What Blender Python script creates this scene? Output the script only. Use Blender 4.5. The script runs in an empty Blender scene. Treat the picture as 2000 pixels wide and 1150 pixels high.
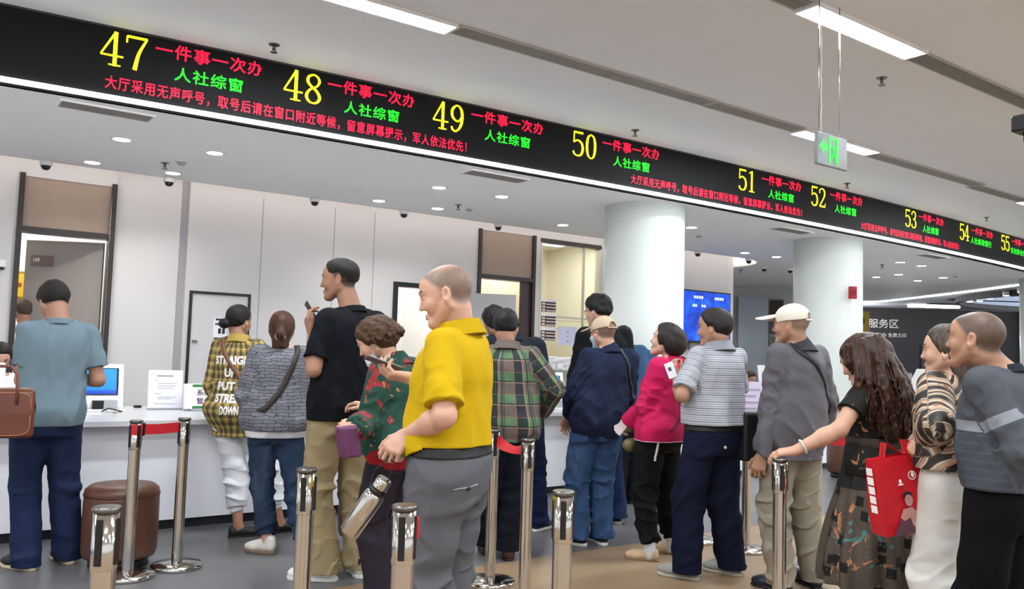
import bpy, bmesh, math, random
import numpy as np
from mathutils import Vector, Matrix, Euler

# ------------------------------------------------------------------ camera, world, exposure
SC = bpy.context.scene
COL = SC.collection
PITCH, ROLL, EYE = math.atan(116 * math.cos(.03) / 1660.), math.atan(.03), 1.35
_az = math.atan2(2290, 1660)
_f0 = Vector((math.cos(_az), math.sin(_az), 0)); _r0 = Vector((_f0.y, -_f0.x, 0)); _up = Vector((0, 0, 1))
_f = math.cos(PITCH) * _f0 + math.sin(PITCH) * _up
_u0 = math.cos(PITCH) * _up - math.sin(PITCH) * _f0
_r = math.cos(ROLL) * _r0 + math.sin(ROLL) * _u0
_u = -math.sin(ROLL) * _r0 + math.cos(ROLL) * _u0
cam_data = bpy.data.cameras.new('camera'); cam = bpy.data.objects.new('camera', cam_data); COL.objects.link(cam)
cam_data.sensor_width = 36.0; cam_data.lens = 1660. / 2000. * 36.0; cam_data.clip_start = .05; cam_data.clip_end = 200
_m = Matrix((_r, _u, -_f)).transposed().to_4x4(); _m.translation = (0, 0, EYE); cam.matrix_world = _m
SC.camera = cam
SC.view_settings.view_transform = 'Standard'; SC.view_settings.look = 'None'
SC.view_settings.exposure = 0.12; SC.view_settings.gamma = 1.0; SC.view_settings.use_curve_mapping = False
world = bpy.data.worlds.new('hall_daylight'); SC.world = world; world.use_nodes = True
_bg = world.node_tree.nodes['Background']; _bg.inputs[0].default_value = (.95, .98, 1, 1); _bg.inputs[1].default_value = 1.15
PANEL_POWER, STRIP_POWER, SPOT_POWER = 116.0, 9.0, 50.0     # luminous ceiling panels, sign light strip, downlights

# ------------------------------------------------------------------ tagging and hierarchy
def tag(o, label=None, cat=None, group=None, kind=None):
    if label: o['label'] = label
    if cat: o['category'] = cat
    if group: o['group'] = group
    if kind: o['kind'] = kind
    return o
def empty(name, loc=(0, 0, 0), rz=0.0, parent=None):
    o = bpy.data.objects.new(name, None); COL.objects.link(o); o.location = loc; o.rotation_euler = (0, 0, rz)
    o.empty_display_size = .1
    if parent: o.parent = parent
    return o
def link_mesh(name, me, mat=None, parent=None, smooth=False):
    o = bpy.data.objects.new(name, me); COL.objects.link(o)
    if mat is not None:
        for m in (mat if isinstance(mat, (list, tuple)) else [mat]): me.materials.append(m)
    if parent: o.parent = parent
    if smooth: me.polygons.foreach_set('use_smooth', [True] * len(me.polygons))
    return o
def copy_tree(o, parent=None):
    c = o.copy(); COL.objects.link(c); c.parent = parent
    for ch in list(o.children): copy_tree(ch, c)
    return c

# ------------------------------------------------------------------ materials
def hexc(h):
    h = h.lstrip('#'); v = [int(h[i:i + 2], 16) / 255 for i in (0, 2, 4)]
    return tuple((x / 12.92 if x <= .04045 else ((x + .055) / 1.055) ** 2.4) for x in v) + (1.0,)
class NT:
    """small helper round a material's node tree"""
    def __init__(s, name, rough=.6, metal=0.0, spec=.4):
        s.m = bpy.data.materials.new(name); s.m.use_nodes = True; s.t = s.m.node_tree; s.n = s.t.nodes
        s.b = s.n['Principled BSDF']; s.b.inputs['Roughness'].default_value = rough; s.b.inputs['Metallic'].default_value = metal
        s.b.inputs['Specular IOR Level'].default_value = spec
    def node(s, typ, **kw):
        n = s.n.new(typ)
        for k, v in kw.items():
            if hasattr(n, k): setattr(n, k, v)
        return n
    def put(s, sock, v):
        if isinstance(v, bpy.types.NodeSocket): s.t.links.new(v, sock)
        else: sock.default_value = v
    def math(s, op, a, b=0.0, c=None):
        n = s.node('ShaderNodeMath', operation=op); s.put(n.inputs[0], a); s.put(n.inputs[1], b)
        if c is not None: s.put(n.inputs[2], c)
        return n.outputs[0]
    def coord(s, what='Object', scale=(1, 1, 1), rot=(0, 0, 0), loc=(0, 0, 0)):
        if what == 'cuv':
            a = s.node('ShaderNodeAttribute'); a.attribute_name = 'cuv'; o = a.outputs['Vector']
        else: o = s.node('ShaderNodeTexCoord').outputs[what]
        mp = s.node('ShaderNodeMapping'); s.put(mp.inputs['Vector'], o)
        mp.inputs['Scale'].default_value = scale; mp.inputs['Rotation'].default_value = rot; mp.inputs['Location'].default_value = loc
        return mp.outputs[0]
    def xyz(s, v):
        n = s.node('ShaderNodeSeparateXYZ'); s.put(n.inputs[0], v); return n.outputs
    def noise(s, v, scale=10., detail=3., rough=.5, dist=0.0):
        n = s.node('ShaderNodeTexNoise'); s.put(n.inputs['Vector'], v); n.inputs['Scale'].default_value = scale
        n.inputs['Detail'].default_value = detail; n.inputs['Roughness'].default_value = rough; n.inputs['Distortion'].default_value = dist
        return n.outputs[0]
    def voronoi(s, v, scale=10., feature='F1'):
        n = s.node('ShaderNodeTexVoronoi', feature=feature); s.put(n.inputs['Vector'], v); n.inputs['Scale'].default_value = scale
        return n.outputs
    def ramp(s, f, stops, interp='LINEAR'):
        n = s.node('ShaderNodeValToRGB'); s.put(n.inputs[0], f); cr = n.color_ramp; cr.interpolation = interp
        while len(cr.elements) > 1: cr.elements.remove(cr.elements[-1])
        for i, (p, c) in enumerate(stops):
            e = cr.elements[0] if i == 0 else cr.elements.new(p)
            e.position = p; e.color = c if len(c) == 4 else (*c, 1)
        return n.outputs[0]
    def mix(s, f, a, b):
        n = s.node('ShaderNodeMix', data_type='RGBA'); s.put(n.inputs[0], f); s.put(n.inputs[6], a); s.put(n.inputs[7], b)
        return n.outputs[2]
    def step(s, v, edge):  return s.math('GREATER_THAN', v, edge)
    def band(s, v, period, lo, hi):   # 1 where frac(v/period) lies in lo..hi
        f = s.math('FRACT', s.math('DIVIDE', v, period))
        return s.math('MULTIPLY', s.math('GREATER_THAN', f, lo), s.math('LESS_THAN', f, hi))
    def color(s, c): s.put(s.b.inputs['Base Color'], c); return s
    def bump(s, h, strength=.3, dist=.01):
        n = s.node('ShaderNodeBump'); s.put(n.inputs['Height'], h); n.inputs['Strength'].default_value = strength
        n.inputs['Distance'].default_value = dist; s.put(s.b.inputs['Normal'], n.outputs[0]); return s
MATS = {}
def plain(name, col, rough=.6, metal=0.0, spec=.4, vary=.0, nscale=8., bump=0.0, bscale=200.):
    if name in MATS: return MATS[name]
    t = NT(name, rough, metal, spec); c = hexc(col) if isinstance(col, str) else col
    if vary:
        n = t.noise(t.coord(), nscale, 4)
        t.color(t.mix(n, tuple(x * (1 - vary) for x in c[:3]) + (1,), tuple(min(1, x * (1 + vary)) for x in c[:3]) + (1,)))
    else: t.color(c)
    if bump: t.bump(t.noise(t.coord(), bscale, 3), bump, .004)
    MATS[name] = t.m; return t.m
def glow(name, col, strength):
    if name in MATS: return MATS[name]
    t = NT(name); c = hexc(col) if isinstance(col, str) else col
    t.color(c); t.b.inputs['Emission Color'].default_value = c; t.b.inputs['Emission Strength'].default_value = strength
    t.b.inputs['Roughness'].default_value = .5
    MATS[name] = t.m; return t.m

# ------------------------------------------------------------------ mesh builder for hard things
class MB:
    def __init__(s): s.v = []; s.f = []; s.sm = []
    def add(s, vs, fs, smooth=False, M=None):
        k = len(s.v)
        s.v += [tuple(M @ Vector(v)) if M is not None else tuple(v) for v in vs]
        s.f += [tuple(i + k for i in f) for f in fs]; s.sm += [smooth] * len(fs); return s
    def box(s, x0, x1, y0, y1, z0, z1, M=None, bev=0.0):
        if bev <= 0:
            vs = [(x, y, z) for z in (z0, z1) for y in (y0, y1) for x in (x0, x1)]
            return s.add(vs, [(0, 2, 3, 1), (4, 5, 7, 6), (0, 1, 5, 4), (2, 6, 7, 3), (0, 4, 6, 2), (1, 3, 7, 5)], M=M)
        bm = bmesh.new(); bmesh.ops.create_cube(bm, size=1)
        for v in bm.verts: v.co = Vector(((x0 + x1) / 2 + v.co.x * (x1 - x0), (y0 + y1) / 2 + v.co.y * (y1 - y0), (z0 + z1) / 2 + v.co.z * (z1 - z0)))
        bmesh.ops.bevel(bm, geom=list(bm.edges), offset=bev, segments=3, profile=.5, affect='EDGES')
        bm.verts.ensure_lookup_table()
        s.add([v.co.copy() for v in bm.verts], [tuple(v.index for v in f.verts) for f in bm.faces], False, M); bm.free(); return s
    def lathe(s, prof, n=32, M=None, smooth=True, cap=True):
        """prof: list of (r, z) from bottom to top"""
        vs = [(r * math.cos(2 * math.pi * i / n), r * math.sin(2 * math.pi * i / n), z) for r, z in prof for i in range(n)]
        fs = [(j * n + i, j * n + (i + 1) % n, (j + 1) * n + (i + 1) % n, (j + 1) * n + i) for j in range(len(prof) - 1) for i in range(n)]
        s.add(vs, fs, smooth, M)
        if cap:
            k = len(s.v)
            s.f += [tuple(k - n * len(prof) + i for i in reversed(range(n))), tuple(k - n + i for i in range(n))]; s.sm += [False, False]
        return s
    def cyl(s, a, b, r, r2=None, n=16, smooth=True):
        a, b = Vector(a), Vector(b); d = b - a; L = d.length
        M = Matrix.Translation(a) @ d.to_track_quat('Z', 'Y').to_matrix().to_4x4()
        return s.lathe([(r, 0), (r if r2 is None else r2, L)], n, M, smooth)
    def tube(s, pts, r, n=8, closed=False):
        P = [Vector(p) for p in pts]; N = len(P); vs = []; fs = []
        T = [(P[(i + 1) % N if closed else min(i + 1, N - 1)] - P[(i - 1) % N if closed else max(i - 1, 0)]).normalized() for i in range(N)]
        ref = Vector((0, 0, 1)) if abs(T[0].z) < .9 else Vector((1, 0, 0)); nrm = (ref - T[0] * ref.dot(T[0])).normalized()
        for i in range(N):
            nrm = (nrm - T[i] * nrm.dot(T[i])).normalized(); b = T[i].cross(nrm); rr = r[i] if isinstance(r, (list, tuple)) else r
            for k in range(n):
                a = 2 * math.pi * k / n; vs.append(P[i] + (nrm * math.cos(a) + b * math.sin(a)) * rr)
        for i in range(N if closed else N - 1):
            j = (i + 1) % N
            for k in range(n): fs.append((i * n + k, i * n + (k + 1) % n, j * n + (k + 1) % n, j * n + k))
        s.add(vs, fs, True)
        if not closed:
            k = len(s.v) - N * n; s.f += [tuple(k + i for i in reversed(range(n))), tuple(k + (N - 1) * n + i for i in range(n))]; s.sm += [False, False]
        return s
    def sheet(s, pts, up=(0, 0, 1), h=.1, t=.004):
        """a band following pts (its lower edge), of height h along up and thickness t"""
        P = [Vector(p) for p in pts]; U = Vector(up) * h; N = len(P); vs = []
        for i in range(N):
            d = (P[min(i + 1, N - 1)] - P[max(i - 1, 0)]).normalized(); w = d.cross(Vector(up)).normalized() * t / 2
            vs += [P[i] - w, P[i] + w, P[i] + w + U, P[i] - w + U]
        fs = [(i * 4 + a, i * 4 + (a + 1) % 4, (i + 1) * 4 + (a + 1) % 4, (i + 1) * 4 + a) for i in range(N - 1) for a in range(4)]
        fs += [(3, 2, 1, 0), tuple((N - 1) * 4 + a for a in range(4))]
        return s.add(vs, fs)
    def prism(s, poly, z0, z1, M=None):
        n = len(poly)
        vs = [(x, y, z0) for x, y in poly] + [(x, y, z1) for x, y in poly]
        return s.add(vs, [tuple(reversed(range(n))), tuple(range(n, 2 * n))] + [(i, (i + 1) % n, n + (i + 1) % n, n + i) for i in range(n)], M=M)
    def ball(s, c, r, n=12, M=None):
        rx, ry, rz = r if isinstance(r, (tuple, list)) else (r, r, r)
        vs = [(c[0], c[1], c[2] - rz)]; fs = []
        for j in range(1, n):
            a = math.pi * j / n - math.pi / 2
            vs += [(c[0] + rx * math.cos(a) * math.cos(2 * math.pi * i / (2 * n)), c[1] + ry * math.cos(a) * math.sin(2 * math.pi * i / (2 * n)), c[2] + rz * math.sin(a)) for i in range(2 * n)]
        vs.append((c[0], c[1], c[2] + rz)); m = 2 * n
        for i in range(m): fs.append((0, 1 + (i + 1) % m, 1 + i))
        for j in range(n - 2):
            for i in range(m): fs.append((1 + j * m + i, 1 + j * m + (i + 1) % m, 1 + (j + 1) * m + (i + 1) % m, 1 + (j + 1) * m + i))
        for i in range(m): fs.append((len(vs) - 1, 1 + (n - 2) * m + i, 1 + (n - 2) * m + (i + 1) % m))
        return s.add(vs, fs, True, M)
    def build(s, name, mat, parent=None, label=None, cat=None, group=None, kind=None):
        me = bpy.data.meshes.new(name); me.from_pydata(s.v, [], s.f); me.polygons.foreach_set('use_smooth', s.sm); me.update()
        bm = bmesh.new(); bm.from_mesh(me); bmesh.ops.recalc_face_normals(bm, faces=bm.faces); bm.to_mesh(me); bm.free()
        return tag(link_mesh(name, me, mat, parent), label, cat, group, kind)

# ------------------------------------------------------------------ lettering
def text_mesh(body, size=1.0, bold=0.0, spacing=1.0, depth=0.0):
    """returns (verts Nx3, faces) of a line of writing, its box scaled afterwards by the caller"""
    cu = bpy.data.curves.new('lettering', 'FONT'); cu.body = body; cu.size = size; cu.offset = bold; cu.space_character = spacing
    cu.resolution_u = 3; cu.extrude = depth
    o = bpy.data.objects.new('lettering', cu); COL.objects.link(o)
    dg = bpy.context.evaluated_depsgraph_get(); ev = o.evaluated_get(dg); me = ev.to_mesh()
    v = [tuple(x.co) for x in me.vertices]; f = [tuple(p.vertices) for p in me.polygons]
    ev.to_mesh_clear(); bpy.data.objects.remove(o); bpy.data.curves.remove(cu)
    return v, f
def fit_text(body, w, h, bold=0.0, spacing=1.0):
    v, f = text_mesh(body, 1.0, bold, spacing)
    xs = [p[0] for p in v]; ys = [p[1] for p in v]; x0, x1, y0, y1 = min(xs), max(xs), min(ys), max(ys)
    return [((p[0] - x0) / (x1 - x0) * w, (p[1] - y0) / max(1e-6, y1 - y0) * h) for p in v], f
def text_on(mb, body, origin, right, up, w, h, bold=0.02, off=.001):
    """adds writing in the plane origin + right*u + up*v, lifted by off along right x up"""
    o, r, u = Vector(origin), Vector(right).normalized(), Vector(up).normalized(); n = r.cross(u)
    v, f = fit_text(body, w, h, bold)
    mb.add([o + r * a + u * b + n * off for a, b in v], f); return mb
# ------------------------------------------------------------------ setting: materials
def wall_material():
    t = NT('wall_panel_white', .45); n = t.noise(t.coord(), .6, 3)
    t.color(t.mix(n, hexc('c2c0c1'), hexc('cccacb'))); return t.m
def tile_material():
    t = NT('grey_floor_tile', .32, 0, .45); c = t.coord()
    b = t.node('ShaderNodeTexBrick'); t.put(b.inputs['Vector'], c); b.inputs['Scale'].default_value = 1.0; b.offset = 0
    b.inputs['Brick Width'].default_value = .8; b.inputs['Row Height'].default_value = .8; b.inputs['Mortar Size'].default_value = .0015
    b.inputs['Color1'].default_value = (.098, .095, .102, 1); b.inputs['Color2'].default_value = (.108, .104, .112, 1); b.inputs['Mortar'].default_value = (.075, .073, .078, 1)
    n = t.noise(c, 3.0, 6, .6); t.color(t.mix(t.math('MULTIPLY', n, .5), b.outputs['Color'], (.135, .13, .136, 1)))
    t.put(t.b.inputs['Roughness'], t.math('MULTIPLY_ADD', n, .2, .25)); return t.m
def wood_material():
    t = NT('wood_plank_floor', .38, 0, .4); c = t.coord()
    b = t.node('ShaderNodeTexBrick'); t.put(b.inputs['Vector'], c); b.offset = .37; b.inputs['Scale'].default_value = 1.0
    b.inputs['Brick Width'].default_value = 1.4; b.inputs['Row Height'].default_value = .16; b.inputs['Mortar Size'].default_value = .0012
    b.inputs['Color1'].default_value = (.25, .17, .108, 1); b.inputs['Color2'].default_value = (.31, .22, .14, 1); b.inputs['Mortar'].default_value = (.14, .09, .055, 1)
    g = t.noise(t.coord('Object', (1.2, 22, 1)), 2.2, 6, .65, .6)
    t.color(t.mix(t.math('MULTIPLY', g, .75), b.outputs['Color'], (.24, .15, .085, 1))); t.bump(g, .06, .003); return t.m
def fine_wood(name, c1, c2, axis=2):
    t = NT(name, .5); sc = [30, 30, 30]; sc[axis] = 1.5
    t.color(t.mix(t.noise(t.coord('Object', tuple(sc)), 3, 5), hexc(c1), hexc(c2))); return t.m
M_WALL, M_TILE, M_WOOD = wall_material(), tile_material(), wood_material()
M_CEIL = plain('ceiling_white', 'dbe0e6', .8, vary=.015, nscale=.7)
M_CEIL2 = plain('lower_ceiling_white', 'eff1f3', .7, vary=.015, nscale=.7)
M_DARKFRAME = plain('dark_brown_frame', '2e2829', .35, vary=.15, nscale=5)
M_BEIGE = fine_wood('beige_veneer', 'a08d80', '8f7d71')
M_LEAF = fine_wood('grey_beige_door', '9a928e', '8d8581')
M_GREYDOOR = plain('pale_grey_door', 'c4c2c5', .4, vary=.02)
M_BLACK = plain('black_plastic', '141415', .35, vary=.2)
M_CHROME = plain('polished_steel', 'c9c5bf', .13, 1.0, vary=.04, nscale=3)
M_WHITE = plain('white_plastic', 'e4e4e6', .35, vary=.01)
M_COUNTER = plain('white_counter', 'e2e1e6', .3, vary=.015, nscale=1.5)
M_COUNTERTOP = plain('white_counter_top', 'c4c3c6', .22, vary=.01)
M_PILLAR = plain('white_pillar_paint', 'd9dfdd', .35, vary=.01, nscale=2)
M_PAPER = plain('white_paper', 'e6e6ee', .7, vary=.01)
M_INK = plain('grey_ink', '55565c', .7)
M_GRILLE = plain('grille_grey', '8e8e8a', .5, vary=.05)
M_LED = glow('white_light_strip', (.93, 1, .98, 1), STRIP_POWER)
M_WARM = glow('warm_cove_light', (1, .90, .82, 1), 5.0)
M_PANEL = glow('panel_diffuser', (.89, .955, 1, 1), PANEL_POWER)
M_SPOT = glow('downlight_lens', (1, .97, .9, 1), 25.0)
M_DARKTRIM = plain('charcoal_trim', '2a2a2c', .5)

# ------------------------------------------------------------------ floor and ceilings
MB().box(-9, 36, 4.55, 42, -.05, 0).build('floor', M_TILE, kind='structure', label='grey polished tile floor before the service counter')
MB().box(-9, 26, -9, 4.549, -.05, 0).build('floor_wood', M_WOOD, kind='structure', label='brown wood plank floor of the waiting hall')
def sign_y(x): return 6.33 + .0047 * (x - 7.5) ** 2
SX = [-4 + i * .5 for i in range(47)]      # -4 .. 19
hc = [(x, sign_y(x) + .2) for x in SX]
MB().prism([(-9, -9), (26, -9), (26, 8.5), (19, hc[-1][1])] + list(reversed(hc)) + [(-9, hc[0][1])], 3.6, 3.75).build('ceiling', M_CEIL, kind='structure', label='grey white ceiling of the waiting hall')
def arc(cx, cy, r, a0, a1, n=12): return [(cx + r * math.cos(math.radians(a0 + (a1 - a0) * i / n)), cy + r * math.sin(math.radians(a0 + (a1 - a0) * i / n))) for i in range(n + 1)]
EDGE = [(18.75, 8.02), (19.6, 9.2), (20.29, 10.28), (21.3, 11.9), (21.8, 12.8), (21.75, 13.4), (21.3, 14.0), (20.54, 14.58), (19.69, 15.68), (18.4, 17.2)]
slab = hc[2:] + EDGE + [(12.7, 18.0)] + list(reversed(arc(11.7, 10.4, 1.0, -90, 0))) + [(-4, 9.4)]
MB().prism(slab, 3.1, 3.28).build('ceiling_lower', M_CEIL2, kind='structure', label='lower white ceiling above the counters with downlights')
MB().prism([(-4, 9.4)] + arc(11.7, 10.4, 1.0, -90, 0) + [(12.7, 18), (-4, 18)], 3.28, 3.4).build('ceiling_cove', M_CEIL2, kind='structure', label='lit recess of the ceiling above the back wall')
cove = [(-4, 9.44)] + [(x, 9.44) for x in range(-3, 12)] + arc(11.7, 10.4, .96, -90, 0) + [(12.66, 12), (12.66, 17)]
MB().sheet([(x, y, 3.2) for x, y in cove], h=.03, t=.03).build('trim_1', M_WARM, kind='structure', label='warm light strip in the ceiling cove')
MB().sheet([(x, y, 3.07) for x, y in EDGE], h=.10, t=.06).build('trim_2', M_LED, kind='structure', label='curved white light strip at the far edge of the lower ceiling')
# ------------------------------------------------------------------ back wall with its doors and windows
def wall_box(mb, x0, x1, z0, z1, y=9.8, t=.12): mb.box(x0, x1, y, y + t, z0, z1)
w = MB()
for a in [(-4, .93, 0, 3.28), (.93, 1.84, 3.0, 3.28), (2.6, 2.65, 0, 3.28), (2.65, 3.34, 1.95, 3.28), (3.34, 5.2, 0, 3.28), (5.2, 6.12, 2.24, 3.28),
          (6.12, 6.5, 0, 3.28), (6.5, 7.5, 3.07, 3.28), (7.5, 7.6, 0, 3.28), (7.6, 8.78, 3.06, 3.28), (7.6, 8.78, 0, .86), (8.78, 11.7, 0, 3.28)]: wall_box(w, *a)
w.box(1.84, 2.52, 9.84, 9.92, 0, 3.28)      # the panel right of the door lies a little deeper
pts = arc(11.7, 10.4, .6, -90, 0); inner = arc(11.7, 10.4, .48, -90, 0)
w.prism(pts + [(12.3, 18), (12.18, 18)] + list(reversed(inner)), 0, 3.28)
w.build('wall_back', M_WALL, kind='structure', label='white panelled back wall behind the counters')
MB().box(2.52, 2.6, 9.86, 9.93, 0, 3.28).build('trim_3', plain('grey_recess', 'a3a0a4', .5), kind='structure', label='narrow grey recess strip in the back wall')
j = MB()
for x in (3.44, 4.35, 4.9, 9.9): j.box(x - .004, x + .004, 9.796, 9.81, 0, 3.1)
j.build('trim_4', plain('joint_grey', '9a989a', .6), kind='structure', label='fine panel joints of the back wall')
def door_frame(name, x0, x1, top, head, label):
    f = empty(name, (x0, 9.8, 0)); tag(f, label, None, None, 'structure'); W = x1 - x0
    m = MB(); m.box(0, .05, -.03, .13, 0, top).box(W - .05, W, -.03, .13, 0, top).box(.05, W - .05, -.03, .13, head - .04, head + .02)
    m.build('door_frame', M_DARKFRAME, f)
    return f, W
d, W = door_frame('door_1', .93, 1.84, 3.03, 2.47, 'tall dark framed doorway with beige head panel behind the man in blue grey')
MB().box(.05, W - .05, .01, .06, 2.49, 3.02).build('head_panel', M_BEIGE, d)
lf = MB().box(0, .78, -.02, .02, .01, 2.4).build('door_leaf', M_LEAF, d, 'grey beige door leaf standing ajar'); lf.location = (W - .075, .09, 0); lf.rotation_euler = (0, 0, math.radians(180 - 30))
pl = MB().box(.50, .72, .022, .034, 2.13, 2.24).build('number_plate', plain('plate_brown', '75625f', .4), lf, 'brown room number plate')
t_ = MB(); text_on(t_, '109', (.695, .035, 2.17), (-1, 0, 0), (0, 0, 1), .065, .04, .03); t_.build('plate_lettering', M_WHITE, pl)
MB().box(W - .052, W - .05, -.034, -.03, 0.9, 2.9).build('frame_edge', M_CHROME, d)
d, W = door_frame('door_4', 6.5, 7.5, 3.08, 2.43, 'second tall dark framed doorway with beige head panel left of the glass window')
MB().box(.05, W - .05, .01, .06, 2.45, 3.07).build('head_panel', M_BEIGE, d)
MB().box(.78, W - .05, .02, .06, 0, 2.39).build('side_panel', plain('dark_plum_panel', '3a2a30', .4, vary=.1), d)
d = empty('door_2', (2.65, 9.8, 0)); tag(d, 'flush pale grey door in a thin black frame behind the woman in yellow plaid', kind='structure')
MB().box(0, .03, -.02, .1, 0, 1.95).box(.66, .69, -.02, .1, 0, 1.95).box(.03, .66, -.02, .1, 1.92, 1.95).build('door_frame', M_BLACK, d)
lf = MB().box(.03, .66, -.005, .04, 0, 1.92).build('door_leaf', M_GREYDOOR, d)
MB().box(.05, .11, -.02, -.005, 1.37, 1.40).build('door_latch', M_CHROME, d)
d = empty('door_3', (5.2, 9.8, 0)); tag(d, 'bright open doorway in a black frame beside the tall man', kind='structure')
MB().box(0, .06, -.03, .12, 0, 2.24).box(.86, .92, -.03, .12, 0, 2.24).box(.06, .86, -.03, .12, 2.18, 2.24).build('door_frame', M_BLACK, d)
lf = MB().box(0, .84, -.02, .02, .01, 2.16).build('door_leaf', plain('grey_door_leaf', 'a6a5a9', .4), d, 'grey door leaf opened into the staff area'); lf.location = (.93, -.03, 0); lf.rotation_euler = (0, 0, math.radians(-25))
MB().box(.76, .8, -.06, -.02, 1.0, 1.12).build('door_handle', M_CHROME, lf)
# the paper notice on the flush door
nt = MB().box(2.93, 3.08, 9.787, 9.794, 1.42, 1.66).build('door_notice', M_PAPER, None, 'white notice with black bars stuck on the flush grey door', 'notice')
b_ = MB().box(2.95, 3.06, 9.783, 9.787, 1.63, 1.652).box(2.94, 3.07, 9.783, 9.787, 1.42, 1.436)
for k in range(5): b_.box(2.95 + k * .022, 2.965 + k * .022, 9.783, 9.787, 1.575, 1.60); 
for k in range(2): b_.box(2.985 + k * .045, 3.015 + k * .045, 9.783, 9.787, 1.48, 1.54)
b_.build('notice_print', M_BLACK, nt)
sp = MB().box(-.2, .86, 9.78, 9.8, 2.06, 2.13).build('wall_plate', M_WHITE, None, 'white plate with dark strip on the wall left of the tall doorway', 'wall sign')
q = MB().box(-.2, .85, 9.775, 9.78, 2.03, 2.06)
q.build('dark_strip', M_BLACK, sp)
q = MB()
for k in range(5): q.box(.3 + .09 * k, .34 + .09 * k, 9.772, 9.775, 2.035, 2.05)
for k in range(3): q.box(.70 + .035 * k, .72 + .035 * k, 9.776, 9.78, 2.08, 2.10)
q.build('plate_print', M_GRILLE, sp)
# the glazed window beside the pillar
wn = empty('window_1', (7.6, 9.8, 0)); tag(wn, 'staff room window with papers taped on its glass', kind='structure')
MB().box(0, 1.18, -.02, .1, 3.0, 3.06).build('window_head', M_DARKFRAME, wn)
MB().box(0, 1.18, -.02, .12, .84, .87).box(0, .03, -.01, .1, .87, 3).box(1.15, 1.18, -.01, .1, .87, 3).box(.86, .88, .02, .06, .87, 3).box(.03, 1.15, .03, .06, 1.9, 1.93).build('window_frame', plain('cream_frame', 'cfcabc', .5), wn)
gm = NT('window_glass', .04); gm.color((.97, 1, .97, 1)); gm.b.inputs['Transmission Weight'].default_value = 1.0; gm.b.inputs['IOR'].default_value = 1.02
MB().box(.03, 1.15, .04, .046, .87, 3.0).build('window_pane', gm.m, wn)
fr = plain('frosted_stripe', 'd8d2bd', .7)
m = MB()
for z in (1.62, 1.74, 1.86): m.box(.035, 1.145, .034, .038, z, z + .012)
m.build('frosted_stripes', fr, wn)
for k, z in enumerate((1.98, 1.77, 1.56)):
    nm = ('uppermost', 'middle', 'lowest')[k]
    s = MB().box(7.64, 7.93, 9.812, 9.816, z, z + .19).build('taped_sheet', M_PAPER, None, f'{nm} of the three photo sheets taped on the window glass', 'sheet', 'photo sheets on the window')
    g = MB().box(7.65, 7.92, 9.808, 9.812, z + .005, z + .15); g.build('sheet_table', plain('sheet_black', '2c2022', .6), s)
    g = MB()
    for r in range(3):
        g.box(7.66, 7.72, 9.804, 9.808, z + .012 + r * .046, z + .045 + r * .046)
        for c in range(5): g.box(7.74 + c * .036, 7.768 + c * .036, 9.804, 9.808, z + .012 + r * .046, z + .034 + r * .046)
    g.build('sheet_print', plain('sheet_pink', 'd9c2c2', .6), s)
s = MB().box(7.98, 8.34, 9.812, 9.816, 1.5, 1.78).build('taped_sheet', plain('lilac_paper', 'c9c8e2', .6), None, 'pale lilac sheet taped on the window glass right of the photo sheets', 'sheet')
m = MB()
for k in range(3): m.box(8.14, 8.18, 9.808, 9.812, 1.56 + k * .07, 1.568 + k * .07)
m.build('sheet_print', M_INK, s)
# rooms behind the openings
M_ROOM = plain('room_white', 'e8e6e2', .7)
M_ROOM2 = plain('room_cream', 'e2dcc9', .7)
def room(idx, x0, x1, y1, mat, power, label):
    m = MB(); m.box(x0, x1, y1, y1 + .1, 0, 3.28).box(x0 - .1, x0, 9.93, y1 + .1, 0, 3.28).box(x1, x1 + .1, 9.93, y1 + .1, 0, 3.28).box(x0, x1, 9.93, y1, 3.2, 3.28)
    m.build('wall_room' + idx, mat, kind='structure', label=label)
    for yy in (10.6, 11.7):
        if yy < y1 - .3:
            g = empty('ceiling_light', ((x0 + x1) / 2, yy, 3.14)); tag(g, None, 'ceiling light', 'flat lamps inside the rooms behind the wall'); g['label'] = 'flat square ceiling lamp inside ' + label
            MB().box(-.32, .32, -.32, .32, .02, .06).build('lamp_frame', M_WHITE, g); MB().box(-.3, .3, -.3, .3, 0, .02).build('diffuser', glow('room_lamp_%g' % power, (1, .98, .95, 1), power), g)
room('_a', .2, 1.95, 12.3, M_ROOM, 14, 'the room behind the beige headed doorway at left')
room('_b', 4.6, 6.35, 11.6, M_ROOM, 34, 'the bright room behind the black framed doorway')
room('_c', 6.56, 7.45, 11.6, M_ROOM2, 16, 'the cream room behind the second beige headed doorway')
room('_d', 7.66, 9.4, 11.9, M_ROOM2, 26, 'the staff room behind the window')
MB().box(8.0, 8.95, 11.78, 11.85, 2.0, 2.8).build('wall_cabinet', plain('cabinet_grey', 'a9a699', .5), None, 'grey cabinet front seen through the window glass', 'cabinet')
y_ = MB().box(.76, .80, 11.9, 12.2, 0, 0.01)
pic = MB().box(1.0, 1.36, 12.25, 12.3, 1.85, 2.2).build('wall_picture', plain('gold_frame', '9a7a30', .4), None, 'small yellow framed picture on the white wall seen through the open door', 'picture')
MB().box(1.03, 1.33, 12.24, 12.25, 1.88, 2.17).build('picture_sheet', plain('yellow_sheet', 'e0b52c', .5, vary=.15, nscale=6), pic)
MB().ball((1.24, 12.238, 2.03), (.03, .004, .03), 8).build('picture_emblem', plain('red_brown', 'a04a28', .5), pic)
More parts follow.
